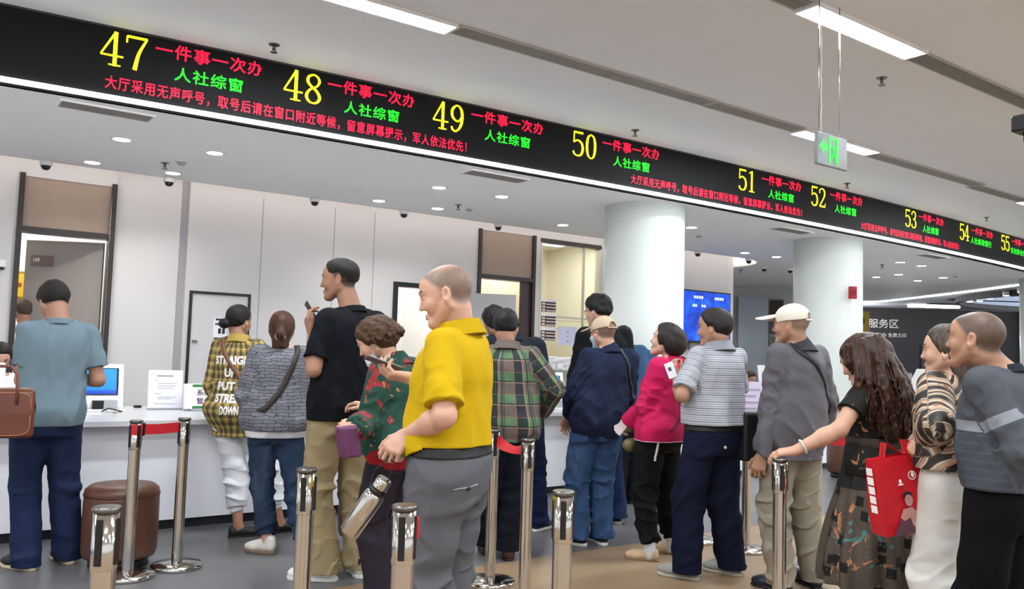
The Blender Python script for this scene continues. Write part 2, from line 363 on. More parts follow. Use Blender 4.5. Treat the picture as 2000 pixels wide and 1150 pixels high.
# ------------------------------------------------------------------ pillars and counter
for k, (x, lab) in enumerate([(7.03, 'round white pillar behind the man in the beige cap'), (10.76, 'round white pillar with the red fire alarm'), (17.93, 'round white pillar at the far right edge')]):
    MB().lathe([(.468, 0), (.468, 3.3)], 64).build('pillar' + ('' if k == 0 else '.%03d' % k), M_PILLAR, kind='structure', label=lab).location = (x, 7.1 if x < 9 else 7.16, 0)
def counter_y(x): return 6.42 + (.045 * (x - 10) ** 2 if x > 10 else 0)
CX = [-4 + .5 * i for i in range(28)] + [10 + .4 * i for i in range(1, 21)]
def ribbon_solid(d0, d1, z0, z1):
    out, inn = [], []
    for i, x in enumerate(CX):
        y = counter_y(x); s = (counter_y(x + .01) - counter_y(x - .01)) / .02; n = Vector((-s, 1)).normalized()
        out.append((x + n.x * d0, y + n.y * d0)); inn.append((x + n.x * d1, y + n.y * d1))
    mb = MB(); n = len(out)
    vs = [(x, y, z) for z in (z0, z1) for x, y in out] + [(x, y, z) for z in (z0, z1) for x, y in inn]
    fs = []
    for i in range(n - 1):
        a, b, c, e = i, n + i, 2 * n + i, 3 * n + i
        fs += [(a, a + 1, b + 1, b), (c, e, e + 1, c + 1), (b, b + 1, e + 1, e), (a, c, c + 1, a + 1)]
    fs += [(0, n, 3 * n, 2 * n), (n - 1, 3 * n - 1, 4 * n - 1, 2 * n - 1)]
    return mb.add(vs, fs)
ct = empty('service_counter', (0, 0, 0)); tag(ct, 'long white service counter running below the sign band', 'counter')
wt = ribbon_solid(0, 1.5, .765, .80).build('worktop', M_COUNTERTOP, ct)
for x in (7.03, 10.76):                    # the worktop is cut out round the pillars
    c_ = MB().lathe([(.472, .6), (.472, 1.0)], 64).build('cutter', None); c_.location = (x, 7.1 if x < 9 else 7.16, 0)
    bm_ = wt.modifiers.new('cut', 'BOOLEAN'); bm_.operation = 'DIFFERENCE'; bm_.object = c_; bm_.solver = 'EXACT'
    bpy.context.view_layer.update()
    me_ = bpy.data.meshes.new_from_object(wt.evaluated_get(bpy.context.evaluated_depsgraph_get())); wt.modifiers.clear(); wt.data = me_
    bpy.data.objects.remove(c_)
ribbon_solid(.13, .17, .07, .765).build('front_panel', M_COUNTER, ct)
ribbon_solid(.16, .20, 0, .07).build('plinth', plain('dark_plinth', '1c1d22', .4), ct, 'dark recessed plinth')
# ------------------------------------------------------------------ sign band
sg = empty('led_sign_band', (0, 0, 0)); tag(sg, 'long black electronic sign band hanging over the counter with window numbers', 'sign')
def band_solid(d0, d1, z0, z1):
    n = len(SX); o = [(x, sign_y(x) + d0) for x in SX]; i_ = [(x, sign_y(x) + d1) for x in SX]
    vs = [(x, y, z) for z in (z0, z1) for x, y in o] + [(x, y, z) for z in (z0, z1) for x, y in i_]; fs = []
    for i in range(n - 1):
        a, b, c, e = i, n + i, 2 * n + i, 3 * n + i
        fs += [(a, a + 1, b + 1, b), (c, e, e + 1, c + 1), (b, b + 1, e + 1, e), (a, c, c + 1, a + 1)]
    fs += [(0, n, 3 * n, 2 * n), (n - 1, 3 * n - 1, 4 * n - 1, 2 * n - 1)]
    return MB().add(vs, fs)
t = NT('sign_face_black', .55, 0, .2); t.color((.0075, .0078, .009, 1)); SF = t.m
band_solid(.0, .24, 3.10, 3.585).build('display_face', SF, sg)
band_solid(-.012, .24, 3.585, 3.6).build('top_trim', plain('sign_trim_grey', '3a3a3c', .4), sg)
band_solid(-.02, .03, 3.075, 3.10).build('light_strip', M_LED, sg, 'white light strip along the lower edge')
# -- digits drawn as strokes with thick stems and thin hairlines, the way the sign shows them
DIG = {'4': [[(.62, 1, .16), (.62, 0, .16)], [(.62, 1, .1), (.06, .3, .07)], [(.06, .3, .08), (.95, .3, .08)], [(.38, .03, .06), (.86, .03, .06)]],
       '7': [[(.1, .76, .07), (.1, .96, .07)], [(.1, .95, .11), (.92, .95, .11)], [(.9, .95, .08), (.6, .5, .13), (.46, 0, .18)]],
       '1': [[(.5, 1, .17), (.5, 0, .17)], [(.5, .96, .06), (.2, .88, .06)], [(.22, .03, .06), (.78, .03, .06)]],
       '5': [[(.2, .96, .12), (.85, .96, .12)], [(.2, 1, .08), (.17, .55, .08)], [(.17, .55, .08), (.45, .65, .09), (.75, .55, .14), (.84, .32, .17), (.72, .1, .14), (.45, .03, .08), (.2, .1, .11), (.16, .2, .13)]],
       '2': [[(.18, .72, .13), (.2, .88, .1), (.48, .97, .08), (.75, .88, .14), (.8, .7, .16), (.65, .48, .12), (.16, .06, .09)], [(.14, .06, .12), (.86, .06, .12)], [(.86, .06, .07), (.87, .24, .07)]],
       '3': [[(.18, .76, .13), (.24, .9, .09), (.5, .97, .08), (.74, .88, .13), (.76, .7, .15), (.62, .56, .09), (.4, .53, .07)], [(.42, .53, .07), (.7, .47, .1), (.82, .28, .17), (.72, .1, .13), (.46, .03, .08), (.22, .1, .1), (.16, .22, .14)]],
       '8': [[(.5, .97, .08), (.26, .88, .12), (.22, .72, .14), (.38, .58, .12), (.66, .44, .13), (.82, .25, .15), (.72, .09, .12), (.5, .03, .07), (.28, .09, .12), (.18, .25, .15), (.32, .45, .1), (.66, .6, .09), (.78, .76, .13), (.7, .9, .1), (.5, .97, .08)]],
       '0': [[(.5, .98, .07), (.27, .85, .14), (.19, .5, .18), (.27, .15, .14), (.5, .02, .07), (.73, .15, .14), (.81, .5, .18), (.73, .85, .14), (.5, .98, .07)]],
       '9': [[(.78, .58, .1), (.62, .42, .08), (.42, .42, .1), (.22, .56, .15), (.22, .8, .15), (.5, .97, .08), (.76, .82, .15), (.81, .5, .17), (.7, .2, .13), (.45, .03, .09), (.25, .08, .11), (.2, .18, .12)]]}
def smooth_path(p, k=5):
    if len(p) < 3: return p
    out = []; q = [p[0]] + list(p) + [p[-1]]
    for i in range(len(p) - 1):
        a, b, c, d = (np.array(q[i + j]) for j in range(4))
        for s in range(k):
            t = s / k; out.append(tuple(.5 * (2 * b + (c - a) * t + (2 * a - 5 * b + 4 * c - d) * t * t + (3 * b - a - 3 * c + d) * t ** 3)))
    return out + [p[-1]]
def digit_mesh(ch, w, h):
    vs, fs = [], []
    for st in DIG[ch]:
        p = smooth_path(st)
        for i in range(len(p)):
            a, b = p[max(0, i - 1)], p[min(len(p) - 1, i + 1)]
            dx, dy = (b[0] - a[0]) * w, (b[1] - a[1]) * h; L = math.hypot(dx, dy) or 1; nx, ny = -dy / L, dx / L
            hw = p[i][2] * w * .5
            vs += [(p[i][0] * w + nx * hw, p[i][1] * h + ny * hw), (p[i][0] * w - nx * hw, p[i][1] * h - ny * hw)]
        k = len(vs) - 2 * len(p); fs += [(k + 2 * i, k + 2 * i + 1, k + 2 * i + 3, k + 2 * i + 2) for i in range(len(p) - 1)]
    return vs, fs
LY, LR, LG = glow('led_yellow', (1, .93, .012, 1), 1.9), glow('led_red', (1, .006, .045, 1), 1.35), glow('led_green', (.012, 1, .02, 1), 1.25)
def on_sign(v, x0, z0, off): return [(x0 + a, sign_y(x0 + a) - off, z0 + b) for a, b in v]
def sign_text(name, body, x0, x1, z0, z1, mat, bold, off=.004):
    v, f = fit_text(body, x1 - x0, z1 - z0, bold, 1.12); MB().add(on_sign(v, x0, z0, off), f).build(name, mat, sg)
SLOTS = [('47', 1.05, 1.37, 1.42, 2.21, 1.56, 2.06), ('48', 2.37, 2.70, 2.74, 3.54, 2.89, 3.39), ('49', 3.71, 4.04, 4.11, 4.93, 4.26, 4.77), ('50', 5.27, 5.60, 5.67, 6.48, 5.82, 6.33),
         ('51', 7.75, 8.08, 8.18, 8.97, 8.31, 8.81), ('52', 9.16, 9.49, 9.58, 10.35, 9.69, 10.19), ('53', 11.46, 11.80, 11.86, 12.64, 11.98, 12.47), ('54', 13.16, 13.51, 13.59, 14.41, 13.56, 14.34), ('55', 14.73, 15.10, 15.2, 16.0, 15.14, 15.95)]
for num, a, b, r0, r1, g0, g1 in SLOTS:
    m = MB(); w = (b - a) * .52
    for k, ch in enumerate(num):
        v, f = digit_mesh(ch, w, .25); m.add(on_sign(v, a + k * (b - a) * .5, 3.315, .004), f)
    m.build('window_number', LY, sg)
    sign_text('service_lettering', '一件事一次办', r0, r1, 3.45, 3.565, LR, .014)
    sign_text('desk_lettering', '人社邮政银行' if num == '54' else '农村商业银行' if num == '55' else '人社综窗', g0, g1, 3.295, 3.40, LG, .011)
for a, b in ((1.10, 4.07), (6.07, 8.98), (10.31, 13.14)):
    sign_text('notice_lettering', '大厅采用无声呼号，取号后请在窗口附近等候，留意屏幕提示，军人依法优先！', a, b, 3.145, 3.245, LR, .010)
# ------------------------------------------------------------------ ceiling fixtures
HC, LC = 3.6, 3.1
def ceiling_panel(x, y, label, proto=[None]):
    if proto[0] is None:
        g = empty('ceiling_light', (x, y, HC)); tag(g, label, 'ceiling light', 'long luminous panels of the hall ceiling')
        MB().box(-.66, .66, -.095, -.08, -.022, 0).box(-.66, .66, .08, .095, -.022, 0).box(-.66, -.645, -.08, .08, -.022, 0).box(.645, .66, -.08, .08, -.022, 0).build('lamp_frame', M_WHITE, g)
        MB().box(-.645, .645, -.08, .08, -.018, -.004).build('diffuser', M_PANEL, g); proto[0] = g
    else:
        g = copy_tree(proto[0]); g.location = (x, y, HC); g['label'] = label
    return g
PANELS = [(2.35, 4.96, 'luminous ceiling panel at the top edge above numbers 48 and 49'), (7.63, 4.98, 'luminous ceiling panel behind the hanging exit sign'), (12.75, 5.12, 'luminous ceiling panel at the right edge of the photo'),
          (5.19, 3.18, 'luminous ceiling panel in the top right corner')]
for x, y, l in PANELS: ceiling_panel(x, y, l)
for y, xs in ((4.96, (-2.9,)), (3.18, (-5., .1, 10.3, 15.4)), (1.4, (-2.4, 2.7, 7.8, 12.9)), (-.4, (-5, .1, 5.2, 10.3)), (-2.2, (-2.4, 2.7, 7.8, 12.9)), (-4.4, (.1, 5.2, 10.3))):
    for x in xs: ceiling_panel(x, y, 'luminous ceiling panel further back in the hall, outside the photo')
def grille(x0, x1, y, label):
    g = empty('air_grille', (x0, y, HC)); tag(g, label, 'air grille', 'slotted air grilles in line with the ceiling panels'); L = x1 - x0
    MB().box(0, L, -.085, -.072, -.012, 0).box(0, L, .072, .085, -.012, 0).box(0, .02, -.072, .072, -.012, 0).box(L - .02, L, -.072, .072, -.012, 0).build('grille_frame', plain('grille_frame', 'a9a9a4', .5), g)
    MB().box(.02, L - .02, -.072, .072, -.003, -.001).build('grille_back', plain('grille_dark', '4c4c4a', .8), g)
    m = MB()
    for k in range(9): m.box(.02, L - .02, -.066 + k * .0165 - .0045, -.066 + k * .0165 + .0045, -.011, -.003)
    m.build('slats', M_GRILLE, g)
for a, b, y, l in [(3.02, 5.66, 4.94, 'slotted air grille right of the panel above number 49'), (5.67, 6.96, 4.95, 'slotted air grille left of the panel behind the exit sign'), (8.30, 10.70, 5.03, 'slotted air grille above numbers 51 and 52'),
                   (10.71, 12.08, 5.1, 'slotted air grille just left of the panel at the right edge'), (5.86, 8.4, 3.19, 'slotted air grille right of the top right corner panel'), (1.9, 4.52, 3.17, 'slotted air grille left of the top right corner panel')]: grille(a, b, y, l)
def downlight(x, y, label, r=.085, z=LC, lit=True, proto=[None]):
    if proto[0] is None:
        g = empty('downlight', (x, y, z)); tag(g, label, 'downlight', 'round downlights in the lower ceiling')
        MB().lathe([(.07, -.004), (.095, -.006), (.1, 0)], 28, cap=False).build('trim_ring', M_WHITE, g)
        MB().lathe([(.0005, -.004), (.07, -.004)], 28, cap=False).build('lens', M_SPOT, g)
        ld = bpy.data.lights.new('downlight_beam', 'SPOT'); ld.energy = SPOT_POWER; ld.spot_size = math.radians(125); ld.spot_blend = .8; ld.shadow_soft_size = .07; ld.color = (1, .97, .93)
        lo = bpy.data.objects.new('lamp', ld); COL.objects.link(lo); lo.parent = g; lo.location = (0, 0, -.03); proto[0] = g
    else:
        g = copy_tree(proto[0]); g.location = (x, y, z); g['label'] = label
    return g
DL = [(1.49, 7.88, 'downlight in the front row nearest the left edge'), (1.47, 9.11, 'downlight in the back row nearest the left edge'), (2.27, 7.83, 'second downlight from the left in the front row'), (2.22, 9.07, 'second downlight from the left in the back row, beside the sprinkler'),
      (4.62, 7.76, 'downlight below number 49, nearer the sign'), (4.52, 8.96, 'downlight below number 49, leftmost of the three in the back row'), (5.3, 8.92, 'downlight in the back row beside the sprinkler below number 49'), (5.4, 7.7, 'downlight in front of the ceiling vent below number 50'),
      (7.19, 8.8, 'single downlight just left of the white pillar'), (11.1, 8.9, 'downlight left of the alarm pillar, left one of the pair'), (11.85, 8.85, 'downlight left of the alarm pillar, right one of the pair'),
      (16.93, 13.32, 'far downlight left of the alarm pillar, leftmost of three'), (18.0, 13.6, 'far downlight left of the alarm pillar, middle of three'), (18.4, 13.3, 'far downlight left of the alarm pillar, rightmost of three'),
      (13.75, 7.76, 'upper left downlight of the cluster right of the alarm pillar'), (14.46, 7.77, 'upper right downlight of the cluster right of the alarm pillar'), (15.6, 8.84, 'second row left downlight right of the alarm pillar'),
      (15.82, 9.43, 'lowest left downlight beside the alarm pillar'), (16.95, 9.19, 'bottom middle downlight right of the alarm pillar'), (16.62, 8.5, 'rightmost downlight of the cluster right of the alarm pillar')]
for a in DL: downlight(*a)
for x, y in ((-1.5, 7.85), (-1.5, 9.1), (-.7, 7.85), (8.5, 7.7), (13.2, 11.5), (15, 12.5)): downlight(x, y, 'downlight outside the photo along the lower ceiling')
def vent(x, y, w, label):
    g = empty('ceiling_vent', (x, y, LC)); tag(g, label, 'vent', 'rectangular air vents in the lower ceiling')
    MB().box(0, w, -.11, -.095, -.014, 0).box(0, w, .095, .11, -.014, 0).box(0, .015, -.095, .095, -.014, 0).box(w - .015, w, -.095, .095, -.014, 0).build('vent_frame', M_WHITE, g)
    m = MB()
    for k in range(6): m.box(.015, w - .015, -.09 + k * .034, -.076 + k * .034, -.012, -.004)
    m.build('vent_slats', plain('vent_slat', '9d9d9b', .5), g)
    MB().box(.015, w - .015, -.095, .095, -.002, -.0005).build('vent_back', plain('vent_dark', '6a6a69', .8), g)
for a in [(.87, 6.96, .66, 'ceiling vent under the sign at the left'), (4.36, 6.83, .70, 'ceiling vent under number 50'), (9.2, 6.9, .7, 'ceiling vent between the two pillars'), (12.9, 6.95, .7, 'ceiling vent right of the alarm pillar')]: vent(*a)
def dome_camera(x, y, label, proto=[None]):
    if proto[0] is None:
        g = empty('dome_camera', (x, y, LC)); tag(g, label, 'camera', 'dome cameras along the ceiling edge')
        MB().lathe([(.052, -.055), (.058, -.03), (.06, 0)], 24).build('housing', M_WHITE, g)
        MB().lathe([(.001, -.098), (.022, -.094), (.038, -.08), (.045, -.055)], 24).build('dome', plain('smoked_dome', '1d1b1a', .12), g); proto[0] = g
    else: g = copy_tree(proto[0]); g.location = (x, y, LC); g['label'] = label
for a in [(1.1, 9.34, 'dome camera above the tall doorway at left'), (2.25, 9.33, 'dome camera above the recess strip in the wall'), (3.88, 9.33, 'dome camera above the plain wall panels'), (5.06, 9.33, 'dome camera above the bright doorway'), (6.5, 9.33, 'dome camera above the second beige headed doorway'), (10.4, 9.28, 'dome camera above the wall television'), (11.7, 9.3, 'dome camera near the rounded wall end'), (12.9, 9.9, 'dome camera beyond the rounded wall end'), (13.4, 9.7, 'dome camera highest beside the alarm pillar')]: dome_camera(*a)
def sprinkler(x, y, z, label, proto=[None]):
    if proto[0] is None:
        g = empty('fire_sprinkler', (x, y, z)); tag(g, label, 'sprinkler', 'ceiling fire sprinklers')
        mt = plain('sprinkler_brass', '77716a', .35, .8)
        MB().lathe([(.038, -.006), (.042, 0)], 20).build('escutcheon', mt, g)
        MB().cyl((0, 0, -.04), (0, 0, -.004), .012).build('stem', mt, g)
        MB().lathe([(.026, -.062), (.028, -.058)], 16).cyl((-.012, 0, -.06), (-.012, 0, -.03), .003, n=6).cyl((.012, 0, -.06), (.012, 0, -.03), .003, n=6).build('deflector', mt, g); proto[0] = g
    else: g = copy_tree(proto[0]); g.location = (x, y, z); g['label'] = label
for a in [(2.16, 6.1, HC, 'sprinkler on the hall ceiling above number 47 and 48'), (5.82, 6.03, HC, 'sprinkler on the hall ceiling above number 50'), (6.15, 3.62, HC, 'sprinkler on the hall ceiling right of the exit sign rods'), (9.51, 6.06, HC, 'sprinkler on the hall ceiling above number 52'), (13.11, 6.05, HC, 'sprinkler on the hall ceiling above number 54'),
          (2.03, 8.61, LC, 'sprinkler on the lower ceiling between the left downlights'), (5.34, 8.51, LC, 'sprinkler on the lower ceiling beside the smoke detector'), (13.92, 8.19, LC, 'sprinkler on the lower ceiling right of the alarm pillar'), (13.1, 10.6, LC, 'sprinkler on the lower ceiling beyond the rounded wall end')]: sprinkler(*a)
def detector(x, y, label, flat=False):
    g = empty('smoke_detector', (x, y, LC)); tag(g, label, 'smoke detector', 'smoke detectors on the lower ceiling')
    MB().lathe([(.055, -.02), (.06, 0)], 24).build('base', M_WHITE, g)
    if not flat: MB().lathe([(.025, -.048), (.036, -.042), (.042, -.02)], 24).build('sensor_head', plain('detector_grey', 'a8a8a6', .5), g)
for a in [(2.12, 8.37, 'smoke detector beside the left sprinkler'), (5.53, 8.56, 'smoke detector below number 49'), (9.06, 8.07, 'smoke detector right of the white pillar'), (16.3, 8.1, 'smoke detector right of the downlight cluster'), (4.05, 8.6, 'flat round cover on the lower ceiling', True)]: detector(*a)
# hanging exit sign
g = empty('exit_sign', (4.47, 3.06, 2.56)); tag(g, 'hanging grey exit sign with a green arrow and running figure', 'exit sign')
MB().box(0, .315, -.012, .012, 0, .2, bev=.004).build('sign_plate', plain('exit_plate_grey', '6c7173', .3), g)
MB().cyl((.03, 0, .2), (.03, 0, 1.04), .004, n=8).build('rod', M_CHROME, g); MB().cyl((.245, 0, .2), (.245, 0, 1.04), .004, n=8).build('rod', M_CHROME, g)
MB().tube([(.055 + .004 * math.sin(k * 1.3), 0, .2 + k * .028) for k in range(31)], .0025, 6).build('cable', M_WHITE, g)
EG = glow('exit_green', (.05, .75, .10, 1), .8)
MB().prism([(.015, .115), (.065, .165), (.065, .135), (.105, .135), (.105, .095), (.065, .095), (.065, .065)], 0, .002, Matrix.Translation((0, -.0125, 0)) @ Matrix.Rotation(math.radians(90), 4, 'X')).build('arrow', EG, g)
m = MB()
for poly in ([(.115, .02), (.135, .02), (.135, .185), (.115, .185)], [(.195, .02), (.215, .02), (.215, .185), (.195, .185)], [(.135, .17), (.195, .17), (.195, .185), (.135, .185)]): m.prism(poly, 0, .002, Matrix.Translation((0, -.0125, 0)) @ Matrix.Rotation(math.radians(90), 4, 'X'))
m.build('door_symbol', EG, g)
m = MB()
for a, b, r in (((.168, .14), (.165, .095), .008), ((.165, .095), (.185, .06), .006), ((.185, .06), (.18, .03), .005), ((.165, .095), (.152, .06), .006), ((.152, .06), (.14, .05), .005), ((.168, .135), (.188, .115), .0045), ((.168, .135), (.15, .115), .0045)):
    m.cyl((a[0], -.013, a[1]), (b[0], -.013, b[1]), r, n=8)
m.ball((.172, -.013, .157), (.0095, .003, .0095), 8); m.build('running_figure', EG, g)
# black camera hanging at the right edge
g = empty('pole_camera', (5.40, 2.265, 2.80)); tag(g, 'black camera on a tall black pole at the right edge under the ceiling grille', 'camera')
MB().box(-.08, .11, -.05, .05, -.04, .06, bev=.012).build('camera_body', M_BLACK, g)
MB().cyl((.085, 0, -2.79), (.085, 0, -.03), .014).build('pole', M_BLACK, g); MB().lathe([(.15, -2.80), (.15, -2.785), (.03, -2.77)], 24, Matrix.Translation((.085, 0, 0))).build('base', M_BLACK, g)
MB().cyl((.03, 0, -.09), (.03, 0, -.03), .02, .03).build('lens_barrel', M_BLACK, g)
# fire alarm on the pillar
g = empty('fire_alarm', (10.76 + .468 * math.cos(math.radians(-112)), 7.1 + .468 * math.sin(math.radians(-112)), 2.24), math.radians(-22)); tag(g, 'red fire alarm box fixed on the round white pillar', 'fire alarm')
MB().box(-.05, .05, -.045, .015, 0, .17, bev=.008).build('alarm_box', plain('alarm_red', 'a80f1c', .35), g); MB().box(-.03, .03, -.052, -.045, .045, .12, bev=.003).build('alarm_face', plain('alarm_dark_red', '7d0c18', .3), g)
# television
g = empty('wall_television', (10.42, 9.74, 1.63)); tag(g, 'wall television with a blue screen beside the white pillar', 'television')
MB().box(0, 1.3, -.05, .06, 0, .88, bev=.008).build('casing', M_BLACK, g)
t = NT('tv_blue'); c = t.coord('Generated'); x_, y__, z_ = t.xyz(c)
n_ = t.noise(t.coord('Generated', (3, 1, 2.2)), 1.6, 3, .55, .4)
colr = t.ramp(n_, [(.3, (.004, .03, .42, 1)), (.55, (.008, .09, .85, 1)), (.8, (.03, .25, 1, 1))]); t.color((0, 0, 0, 1)); t.put(t.b.inputs['Emission Color'], colr); t.b.inputs['Emission Strength'].default_value = 1.0
MB().box(.025, 1.275, -.054, -.05, .03, .855).build('screen', t.m, g)
m = MB()
for k in range(4): m.box(.36 + .06 * k, .40 + .06 * k, -.056, -.054, .74, .785); m.box(.88 + .06 * k, .92 + .06 * k, -.056, -.054, .74, .785)
for k in range(2): m.box(.33 + .06 * k, .37 + .06 * k, -.056, -.054, .60, .64); m.box(.55 + .06 * k, .59 + .06 * k, -.056, -.054, .60, .64)
m.build('screen_lettering', glow('screen_white', (.65, .8, 1, 1), 1.0), g)
m = MB()
for k in range(6): m.box(.55 + .004 * k, .565 + .004 * k, -.056, -.054, .1 + .07 * k, .15 + .07 * k)
for k, (xx, zz) in enumerate([(.72, .38), (.66, .3), (.78, .24), (.7, .16), (.85, .46)]): m.box(xx, xx + .05, -.056, -.054, zz, zz + .07)
m.build('screen_picture', glow('screen_sky', (.12, .45, 1, 1), 1.0), g)
MB().box(.35, .95, .0, .05, -.12, 0).build('wall_mount', plain('mount_grey', '8f8f93', .4), g)

# ------------------------------------------------------------------ the far atrium on the right, laid out along the line of sight into it
FAR = Matrix((_r0, _f0, _up)).transposed().to_4x4()
def fbox(r0, r1, f0, f1, z0, z1, name, mat, label=None, cat=None, kind=None, group=None, parent=None):
    return MB().box(r0, r1, f0, f1, z0, z1, M=FAR).build(name, mat, parent, label, cat, group, kind)
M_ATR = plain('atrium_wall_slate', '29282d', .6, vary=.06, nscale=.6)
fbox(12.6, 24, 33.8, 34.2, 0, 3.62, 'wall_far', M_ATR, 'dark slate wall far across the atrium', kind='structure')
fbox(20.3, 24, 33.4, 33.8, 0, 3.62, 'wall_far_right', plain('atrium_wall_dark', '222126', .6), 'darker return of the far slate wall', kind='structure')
fbox(4, 26, 16, 37, 3.62, 3.8, 'ceiling_atrium', plain('atrium_ceiling', 'a3a7ae', .6, vary=.04), 'blue grey ceiling of the far atrium', kind='structure')
for k, (a, b, f, l) in enumerate([(14.6, 18.2, 28.2, 'upper dark slot in the atrium ceiling'), (15.0, 17.6, 30.4, 'middle dark slot in the atrium ceiling'), (15.5, 20.5, 32.2, 'lower dark slot in the atrium ceiling')]):
    fbox(a, b, f, f + .25, 3.58, 3.618, 'trim_ceiling_slot' + ('' if k == 0 else '.%03d' % k), M_DARKTRIM, l, kind='structure')
fbox(14.7, 16.5, 31.2, 31.5, 3.52, 3.61, 'linear_lamp', glow('linear_lamp', (1, .95, .9, 1), 9), 'long white tube lamp under the atrium ceiling above the grey lettering', 'lamp')
RINGC = FAR @ Vector((19.2, 26.0, 3.5))
m = MB(); n = 72
ring = [(RINGC.x + 5.0 * (math.cos(a) * _r0.x) + 4.6 * math.sin(a) * _f0.x, RINGC.y + 5.0 * (math.cos(a) * _r0.y) + 4.6 * math.sin(a) * _f0.y, 3.44) for a in (2 * math.pi * k / n for k in range(n))]
m.sheet(ring + [ring[0]], h=.17, t=.12); m.build('trim_ring', M_DARKTRIM, kind='structure', label='large dark ring of the atrium ceiling')
m = MB(); m.add([(p[0], p[1], 3.60) for p in ring], [tuple(range(n))]); m.build('ceiling_ring', glow('ring_disc_glow', (.36, .44, .58, 1), .75), kind='structure', label='pale blue disc inside the ceiling ring')  # soft glow put into the disc so that it looks lit
for k, (px_r, px_f) in enumerate([(14.75, 27.3), (14.85, 26.9), (14.6, 25.9), (14.35, 24.6), (14.0, 23.3), (14.2, 22.4)]):
    g = empty('spotlight', FAR @ Vector((px_r, px_f, 3.52))); tag(g, ('first', 'second', 'third', 'fourth', 'fifth', 'sixth')[k] + ' ring spotlight from the left in the far atrium ceiling', 'spotlight', 'spotlights inside the ceiling ring')
    MB().lathe([(.09, -.06), (.1, .07)], 16).build('housing', M_WHITE, g); MB().lathe([(.001, -.062), (.085, -.062)], 16, cap=False).build('lens', M_SPOT, g)
for r_, f_ in ((12.5, 27), (17, 24), (20, 29), (13, 32), (24, 26)):  # unseen fill points, added to brighten the atrium ceiling and walls
    ld = bpy.data.lights.new('atrium_fill', 'POINT'); ld.energy = 150; ld.shadow_soft_size = .2
    lo = bpy.data.objects.new('atrium_fill', ld); COL.objects.link(lo); lo.location = FAR @ Vector((r_, f_, 2.7))
w = empty('wall_lettering', (0, 0, 0)); tag(w, 'pale raised Chinese lettering in two lines on the far slate wall', 'lettering')
fr_, fu_ = Vector(_r0), Vector((0, 0, 1)); 
M_LET = plain('lettering_white', 'd6d6d4', .5)
m = MB(); text_on(m, '自助服务区', FAR @ Vector((13.45, 33.77, 2.82)), fr_, fu_, 1.95, .36, .006); m.build('large_lettering', M_LET, w)
m = MB(); text_on(m, '企业开办 免费文印', FAR @ Vector((14.2, 33.77, 2.46)), fr_, fu_, 1.5, .17, .004); m.build('small_lettering', M_LET, w)
g = empty('information_pylon', FAR @ Vector((9.0, 22.0, 0))); g.rotation_euler = (0, 0, _az - math.pi / 2); tag(g, 'tall yellow information pylon with dark figures beside the alarm pillar', 'pylon')
MB().box(-.08, .26, -.05, .05, 0, 2.72).build('panel', plain('pylon_yellow', 'b79a2d', .5, vary=.08, nscale=2), g)
m = MB()
for a, b, c, d_ in ((-.02, .05, 2.35, 2.6), (.08, .13, 2.4, 2.55), (-.04, .08, 2.2, 2.26)): m.box(a, b, -.055, -.05, c, d_)
m.build('dark_figures', M_BLACK, g)
fbox(5.35, 6.05, 20.0, 20.1, 0, 2.86, 'wall_glass_panel', plain('pale_blue_panel', '9aa5b0', .3), 'pale blue grey door panel far beyond the rounded wall end', kind='structure')
pb = fbox(6.06, 6.42, 20.0, 20.05, 1.0, 2.84, 'poster_board', plain('poster_green', '8c948a', .6), 'colourful poster board behind the man in the white cap', 'poster')
for k, (z0, z1, c) in enumerate([(2.45, 2.8, '2d2a20'), (2.3, 2.45, 'b39a33'), (2.0, 2.3, '5d4a54'), (1.7, 1.95, '6e7a78'), (1.35, 1.6, '7b8786')]):
    fbox(6.08, 6.40, 19.985, 20.0, z0, z1, 'poster_block', plain('poster_%d' % k, c, .6), parent=None).parent = pb
fbox(3, 8.1, 20.2, 20.4, 0, 3.1, 'wall_far_left', plain('far_wall_grey', 'b0b4b8', .5), 'pale wall far beyond the rounded wall end', kind='structure')
fbox(16.3, 17.0, 33.72, 33.79, .1, 2.2, 'dark_door', plain('slate_door', '34333a', .5), 'dark door in the far slate wall with a white notice', 'door')
fbox(16.5, 16.66, 33.68, 33.72, 1.45, 1.65, 'white_notice', M_PAPER, 'small white notice on the far dark door', 'notice')
fbox(20.35, 21.4, 33.3, 33.38, .1, 2.15, 'glass_door', plain('grey_glass_door', '8b95a3', .2), 'grey glass door at the right end of the far slate wall', 'door')
fbox(20.4, 20.75, 33.24, 33.29, 1.6, 1.78, 'red_notice', plain('notice_red', 'a33a2c', .5), 'small red notice on the far grey glass door', 'notice')
es = fbox(20.5, 21.0, 33.2, 33.3, 2.72, 2.95, 'lit_wall_sign', plain('sign_dark_red', '2a1211', .4), 'small dark sign with orange lit marks high on the far wall', 'sign')
mm = MB().box(20.56, 20.64, 33.18, 33.2, 2.76, 2.91, M=FAR).box(20.7, 20.95, 33.18, 33.2, 2.81, 2.86, M=FAR).build('lit_marks', glow('orange_glow', (1, .3, .12, 1), 2.0), es)
fbox(14.1, 14.5, 32.0, 32.3, 1.1, 1.42, 'far_screen', glow('far_screen_white', (.8, .85, 1, 1), 1.2), 'small lit screen far behind the long curly hair', 'screen')
k_ = fbox(14.5, 15.1, 32.0, 32.5, 0, 1.1, 'far_machine', plain('machine_grey', '6f7074', .5), 'grey service machine far behind the long curly hair', 'machine')
fbox(14.52, 15.08, 31.95, 32.0, .85, 1.05, 'machine_top', plain('machine_light', 'b4b5b8', .5), parent=k_)
